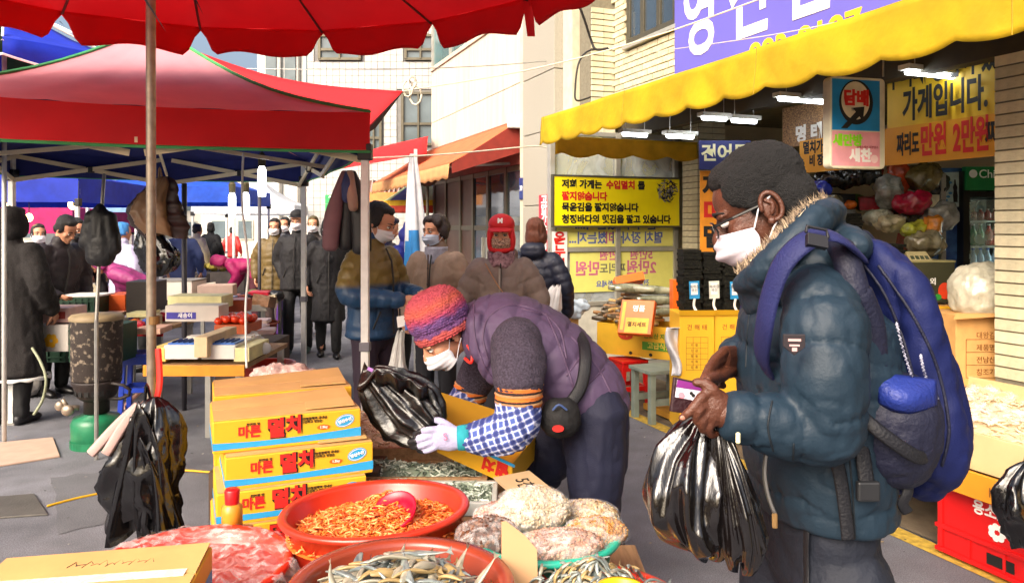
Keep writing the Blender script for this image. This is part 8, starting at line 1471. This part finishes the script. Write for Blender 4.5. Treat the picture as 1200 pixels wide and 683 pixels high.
for q in ([(572, 420), (566, 395), (573, 372), (596, 358), (630, 364), (655, 385), (664, 420)], [(556, 352), (556, 390), (566, 425), (582, 450)], [(670, 395), (700, 430), (718, 465)], [(640, 368), (654, 400), (668, 440), (676, 470)], [(612, 362), (634, 368)], [(690, 405), (664, 440)], [(708, 432), (676, 462)]): seam(bvv, q, .004, 'piping', mat('plum_piping', '#54405c', .6), ven)
# sleeves
g = MB(); g.tube(crv([VLS + Vector((-.01, .04, .02)), P(608, 425, 2.70), P(608, 452, 2.67)], 4), lerpl([.092, .098, .088], 4), n=18); put(rmesh(g, .008, 3, folds(.006, (10, 10, 10), 1)), 'fleece_sleeve', FLE, ven)
g = MB(); g.tube(crv([VRS, P(560, 440, 3.15), P(552, 455, 3.16)], 4), lerpl([.08, .08, .07], 4), n=14); put(rmesh(g, .01, 3, folds(.006)), 'fleece_sleeve', FLE, ven)
STR = ramp_mat('orange_striped_knit', [(0, '#2a1c1c'), (.09, '#d8742c'), (.2, '#c89a6c'), (.27, '#2a1c1c'), (.34, '#d8742c'), (.45, '#b8865c'), (.52, '#2a1c1c'), (.59, '#d0702c'), (.7, '#c08a60'), (.78, '#4a342c'), (.84, '#a8805c')], 'Z', .115, .0, .9, .02, 40, .5, 180, const=True)
def cuff(c0_, c1_, r, nm='striped_cuff'):
    g = MB(); q = [c0_.lerp(c1_, i / 12) for i in range(13)]; g.tube(q, [r * (1 + .05 * math.sin(i * math.pi)) + (.004 if i % 3 == 1 else 0) for i in range(13)], n=22, cap=False)
    loc_ = Vector(c1_); mn = min(v.z for v in g.v); me = g.mesh(nm); me.transform(WM[ven.name].inverted()); o = finish(me, nm, STR, ven, smooth=True); z_ = mn; o.data.transform(Matrix.Translation((0, 0, -z_))); o.location = (0, 0, z_); return o
cuff(P(609, 446, 2.675), P(607, 474, 2.665), .082); cuff(P(553, 452, 3.16), P(549, 466, 3.16), .07)
# plaid sleeve cover
PLD = bpy.data.materials.new('blue_white_plaid'); PLD.use_nodes = True; t_ = PLD.node_tree; n_ = t_.nodes; L_ = t_.links.new; b_ = n_['Principled BSDF']; tc = n_.new('ShaderNodeTexCoord'); last = None; b_.inputs['Roughness'].default_value = .85
mpp = n_.new('ShaderNodeMapping'); mpp.inputs['Rotation'].default_value = (0, .35, .3); L_(tc.outputs['Object'], mpp.inputs[0])
base = n_.new('ShaderNodeRGB'); base.outputs[0].default_value = (*hx('#44589e'), 1); col_ = base.outputs[0]
for dr_, sc_2, w_, cc in (('X', 14, .32, '#7484c4'), ('Z', 14, .32, '#7484c4'), ('X', 14, .10, '#d0d6ee'), ('Z', 14, .10, '#d0d6ee'), ('X', 7, .14, '#26306e'), ('Z', 7, .14, '#26306e')):
    wv = n_.new('ShaderNodeTexWave'); wv.bands_direction = dr_; wv.inputs['Scale'].default_value = sc_2; wv.inputs['Distortion'].default_value = .25; L_(mpp.outputs[0], wv.inputs[0]); ct = n_.new('ShaderNodeMath'); ct.operation = 'GREATER_THAN'; ct.inputs[1].default_value = 1 - w_; L_(wv.outputs['Fac'], ct.inputs[0]); mx = n_.new('ShaderNodeMix'); mx.data_type = 'RGBA'; sm = n_.new('ShaderNodeMath'); sm.operation = 'MULTIPLY'; sm.inputs[1].default_value = .75; L_(ct.outputs[0], sm.inputs[0]); L_(sm.outputs[0], mx.inputs[0]); L_(col_, mx.inputs[6]); mx.inputs[7].default_value = (*hx(cc), 1); col_ = mx.outputs[2]
L_(col_, b_.inputs[0])
g = MB(); g.tube(crv([P(607, 470, 2.665), P(606, 493, 2.655), P(592, 508, 2.65), P(568, 512, 2.645), P(549, 512, 2.64)], 4), lerpl([.076, .080, .074, .062, .046], 4), n=20); put(rmesh(g, .0075, 3, folds(.011, (14, 14, 14), 5)), 'plaid_sleeve', PLD, ven)
g = MB(); g.tube(crv([P(549, 463, 3.16), P(540, 475, 3.13), P(522, 485, 3.05)], 4), lerpl([.068, .066, .05], 4), n=16); put(rmesh(g, .009, 3, folds(.009, (14, 14, 14), 5)), 'plaid_sleeve', PLD, ven)
g = MB(); g.tube([P(550, 512, 2.64), P(544, 512.5, 2.64), P(537, 513, 2.64)], [.044, .042, .040], n=18, cap=False); g.build('teal_cuff', mat('teal_knit', '#1c92a0', .8, bump=.4, bscale=150), ven, smooth=True, solid=.004)
GLV = mat('lavender_glove', '#b0aed0', .8, var=.08, bump=.4, bscale=180); GLB = mat('black_glove_rubber', '#16161c', .5)
g = MB(); g.tube(crv([P(541, 513, 2.64), P(528, 513, 2.635), P(512, 511, 2.63)], 3), lerpl([(.036, .03), (.046, .026), (.044, .02)], 3), ax=(0.1, 0, 1), n=14)
def fg(pts, r0, r1, g): c_ = crv([P(*p) for p in pts], 3); g.tube(c_, [r0 + (r1 - r0) * i / (len(c_) - 1) for i in range(len(c_))], n=9)
FN = [[(514, 503, 2.63), (504, 503, 2.62), (494, 505, 2.625), (486, 509, 2.64)], [(510, 509, 2.63), (499, 512, 2.62), (488, 516, 2.625), (480, 518, 2.64)], [(510, 515, 2.63), (500, 520, 2.62), (490, 523, 2.63), (483, 523, 2.645)], [(514, 521, 2.63), (505, 526, 2.625), (497, 528, 2.635), (491, 527, 2.65)]]
for f_ in FN: fg(f_, .0125, .0095, g)
fg([(530, 502, 2.64), (518, 494, 2.66), (508, 492, 2.69), (500, 496, 2.71)], .015, .010, g)
put(rmesh(g, .0045, 2), 'glove', GLV, ven); g = MB()
for f_ in FN: fg(f_[2:] , .0122, .0112, g)
g.ell(P(506, 516, 2.625), (.016, .01, .012)); put(rmesh(g, .004, 2), 'glove_fingertips', GLB, ven); g = MB(); fg([(512, 490, 2.97), (505, 494, 2.93), (498, 500, 2.92)], .022, .016, g); 
for k in range(4): fg([(506, 492 + 4 * k, 2.93), (498, 494 + 5 * k, 2.9), (492, 498 + 5 * k, 2.89)], .012, .009, g)
put(rmesh(g, .006, 2), 'glove', GLV, ven)
text('S', .035, mat('pink_print', '#b8688c', .6), ven, frame(P(522, 512, 2.6), (1, 0, 0.1), (0, .1, 1)), bold=.0)
# hat
KN = ramp_mat('banded_knit_wool', [(0, '#bc4a4c'), (.17, '#c85e5c'), (.22, '#6c4272'), (.45, '#74508c'), (.58, '#b04468'), (.78, '#c45c4c'), (1, '#b44a58')], 'Z', .165, -.02, .95, .12, 30, 1.0, 130)
hh_ = T3(*P(517.5, 381, 2.885)) @ RZ(-62) @ RX(24) @ RZ(0) @ Matrix.Rotation(rad(-6), 4, 'Y')
g = MB(); prof = [(.101, -.035), (.111, -.03), (.112, -.002), (.107, .004), (.113, .02), (.116, .05), (.110, .085), (.088, .118), (.052, .138), (.015, .144), (.001, .144)]; pc2 = crv([(a, 0, b) for a, b in prof], 12); g.lathe([(q.x, q.z) for q in pc2], n=140)
me = g.mesh('h'); 
def knit(p): a = np.arctan2(p[:, 1], p[:, 0]); z = p[:, 2]; w = np.abs(np.sin(a * 24 + np.where((np.floor(z / .0095) % 2) > 0, 1.57, 0))) * np.abs(np.sin(z * math.pi / .0095)); zz = .006 * np.maximum(0, np.sin(a * 9 + 8 * np.sin(z * 60)) - .75) * 4; return .0055 * w - zz * .5 + .003 * vnoise(p * 60)
displace(me, knit); o = finish(me, 'knit_hat', KN, ven, smooth=True); o.matrix_local = WM[ven.name].inverted() @ hh_; fuzz(o, 5000, .006, .0004, [KN], 'wool_fuzz') 
facebits(ven, Hm, True, eyes=True)
g = MB(); g.tube(crv([P(545, 420, 2.80), P(552, 425, 2.79), P(553, 414, 2.80), P(548, 405, 2.81)], 4), .006, n=6); g.build('red_mask_cord', mat('red_string'), ven)
g = MB(); E = lambda c_, r: g.ell(c_, r, Hm, 12, 8); [E((s_ * .07, .01, .01), (.014, .03, .035)) for s_ in (-1, 1)]; put(rmesh(g, .006, 1), 'hair', HAIRB, ven)
# trousers, pouch, strap, shoes
NT = mat('navy_work_trousers', '#10142e', .75, var=.12, bump=.2, bscale=200, ridged=9); g = MB(); g.tube(crv([P(680, 455, VD), P(690, 488, VD), P(690, 510, VD)], 3), [(.13, .18)] * 7, ax=(1, 0, 0), n=18)
for h_, k_, a_ in ((hipN, kN, aN), (hipF, kF, aF)): g.tube(crv([h_, h_.lerp(k_, .5), k_, a_], 4), lerpl([.125, .110, .085, .075], 4), n=16)
put(rmesh(g, .011, 4, folds(.013, (8, 8, 4), 7)), 'trousers', NT, ven)
for a_ in (aN, aF): g = MB(); g.tube([a_ + Vector((.06, 0, -.05)), a_ + Vector((-.02, -.01, -.05)), a_ + Vector((-.14, -.04, -.06))], [(.04, .04), (.045, .045), (.04, .03)], ax=(0, 1, 0), n=12); g.v = [Vector((v.x, v.y, max(.002, v.z))) for v in g.v]; g.build('shoe', SHOEB, ven, smooth=True)
g = MB(); g.tube(crv([P(646, 488, 2.70), P(656, 490, 2.69), P(668, 488, 2.70)], 3), [(.07, .045)] * 7, ax=(0, 0, 1), n=14); put(rmesh(g, .008, 2, folds(.006)), 'waist_pouch', PLAINB, ven); g = MB(); g.tube(crv([P(648, 480, 2.64), P(655, 474, 2.635), P(664, 480, 2.64)], 3), .004, n=6); g.build('pouch_zip', mat('blue_zip', '#3a5080', .5), ven)
g = MB(); g.tube(crv([P(662, 480, 2.70), P(680, 455, 2.715), P(686, 425, 2.735), P(684, 402, 2.80), P(676, 388, 2.90)], 5), (.022, .005), ax=(1, 0, 0), n=8); g.build('pouch_belt', BELT, ven, smooth=True)
g = MB(); M = frame(P(654, 502, 2.63), (1, 0, 0), (0, 0, 1)); disc(g, M, 0, 0, .02, .012); g.build('red_tag', REDINK, ven)
# bag held by the vendor
BP3 = mat('dull_black_polythene', '#0e0d0d', .3, var=.4, scale=6, bump=.5, bscale=26, spec=.7)
vb_ = thing('black_bag', 'black plastic bag held open by the stooping vendor over the fish trays', 'bag', P(470, 520, 2.75)); ax_ = crv([P(430, 440, 2.74), P(445, 453, 2.74), P(462, 468, 2.75), P(482, 484, 2.75), P(499, 497, 2.74), P(511, 508, 2.73), P(515, 512, 2.72)], 7); hw_ = lerpl([(.04, .012), (.075, .03), (.102, .055), (.112, .08), (.092, .08), (.05, .055), (.008, .01)], 7); e1 = Vector((.66, 0, .75))
def vbag(u, v):
    i = min(len(ax_) - 1, int(round(u * (len(ax_) - 1)))); a = v * 6.28318; r_ = hw_[i]; q = np.array([[math.cos(a) * 2.2, math.sin(a) * 2.2, u * 1.6]])
    k = 1 + (.17 - .1 * u) * math.sin(a * 8 + 1 + 1.5 * math.sin(u * 4)) + .09 * math.sin(a * 19 + u * 5) + .16 * (1 - abs(float(vnoise(q * 2.2)[0]))) ** 3 + .08 * (1 - abs(float(vnoise(q * 5 + 3)[0]))) ** 4 - .08
    return ax_[i] + e1 * r_[0] * k * math.cos(a) + Vector((0, 1, 0)) * r_[1] * k * math.sin(a)
g = MB(); g.grid(vbag, len(ax_) - 1, 110); g.build('bag_body', BP3, vb_, smooth=True)
g = MB(); g.grid(lambda u, v: P(427 + 20 * v - 9 * u * (1 - v), 424 + 16 * v + 32 * u * (1 - .4 * v) + 3 * math.sin(v * 7), 2.72 + .03 * math.sin(u * 5 + v * 6)), 10, 14); g.build('bag_mouth', mat('brown_black_film', '#2a211e', .25, bump=.4, bscale=20), vb_, smooth=True, solid=.003)
g = MB(); g.grid(lambda u, v: P(440 + 62 * v, 434 + 22 * v - 8 * math.sin(u * 3.1) + 14 * u + 3 * math.sin(v * 17), 2.70 - .03 * math.sin(u * 3) + .015 * math.sin(v * 13)), 8, 24); g.build('bag_fold', BP3, vb_, smooth=True, solid=.003)
g = MB(); rect(g, frame(P(430, 433, 2.70), (1, 0, -.5), (.3, 0, 1)), 0, 0, .05, .012).build('sticker', mat('purple_sticker', '#a070b8', .5), vb_)
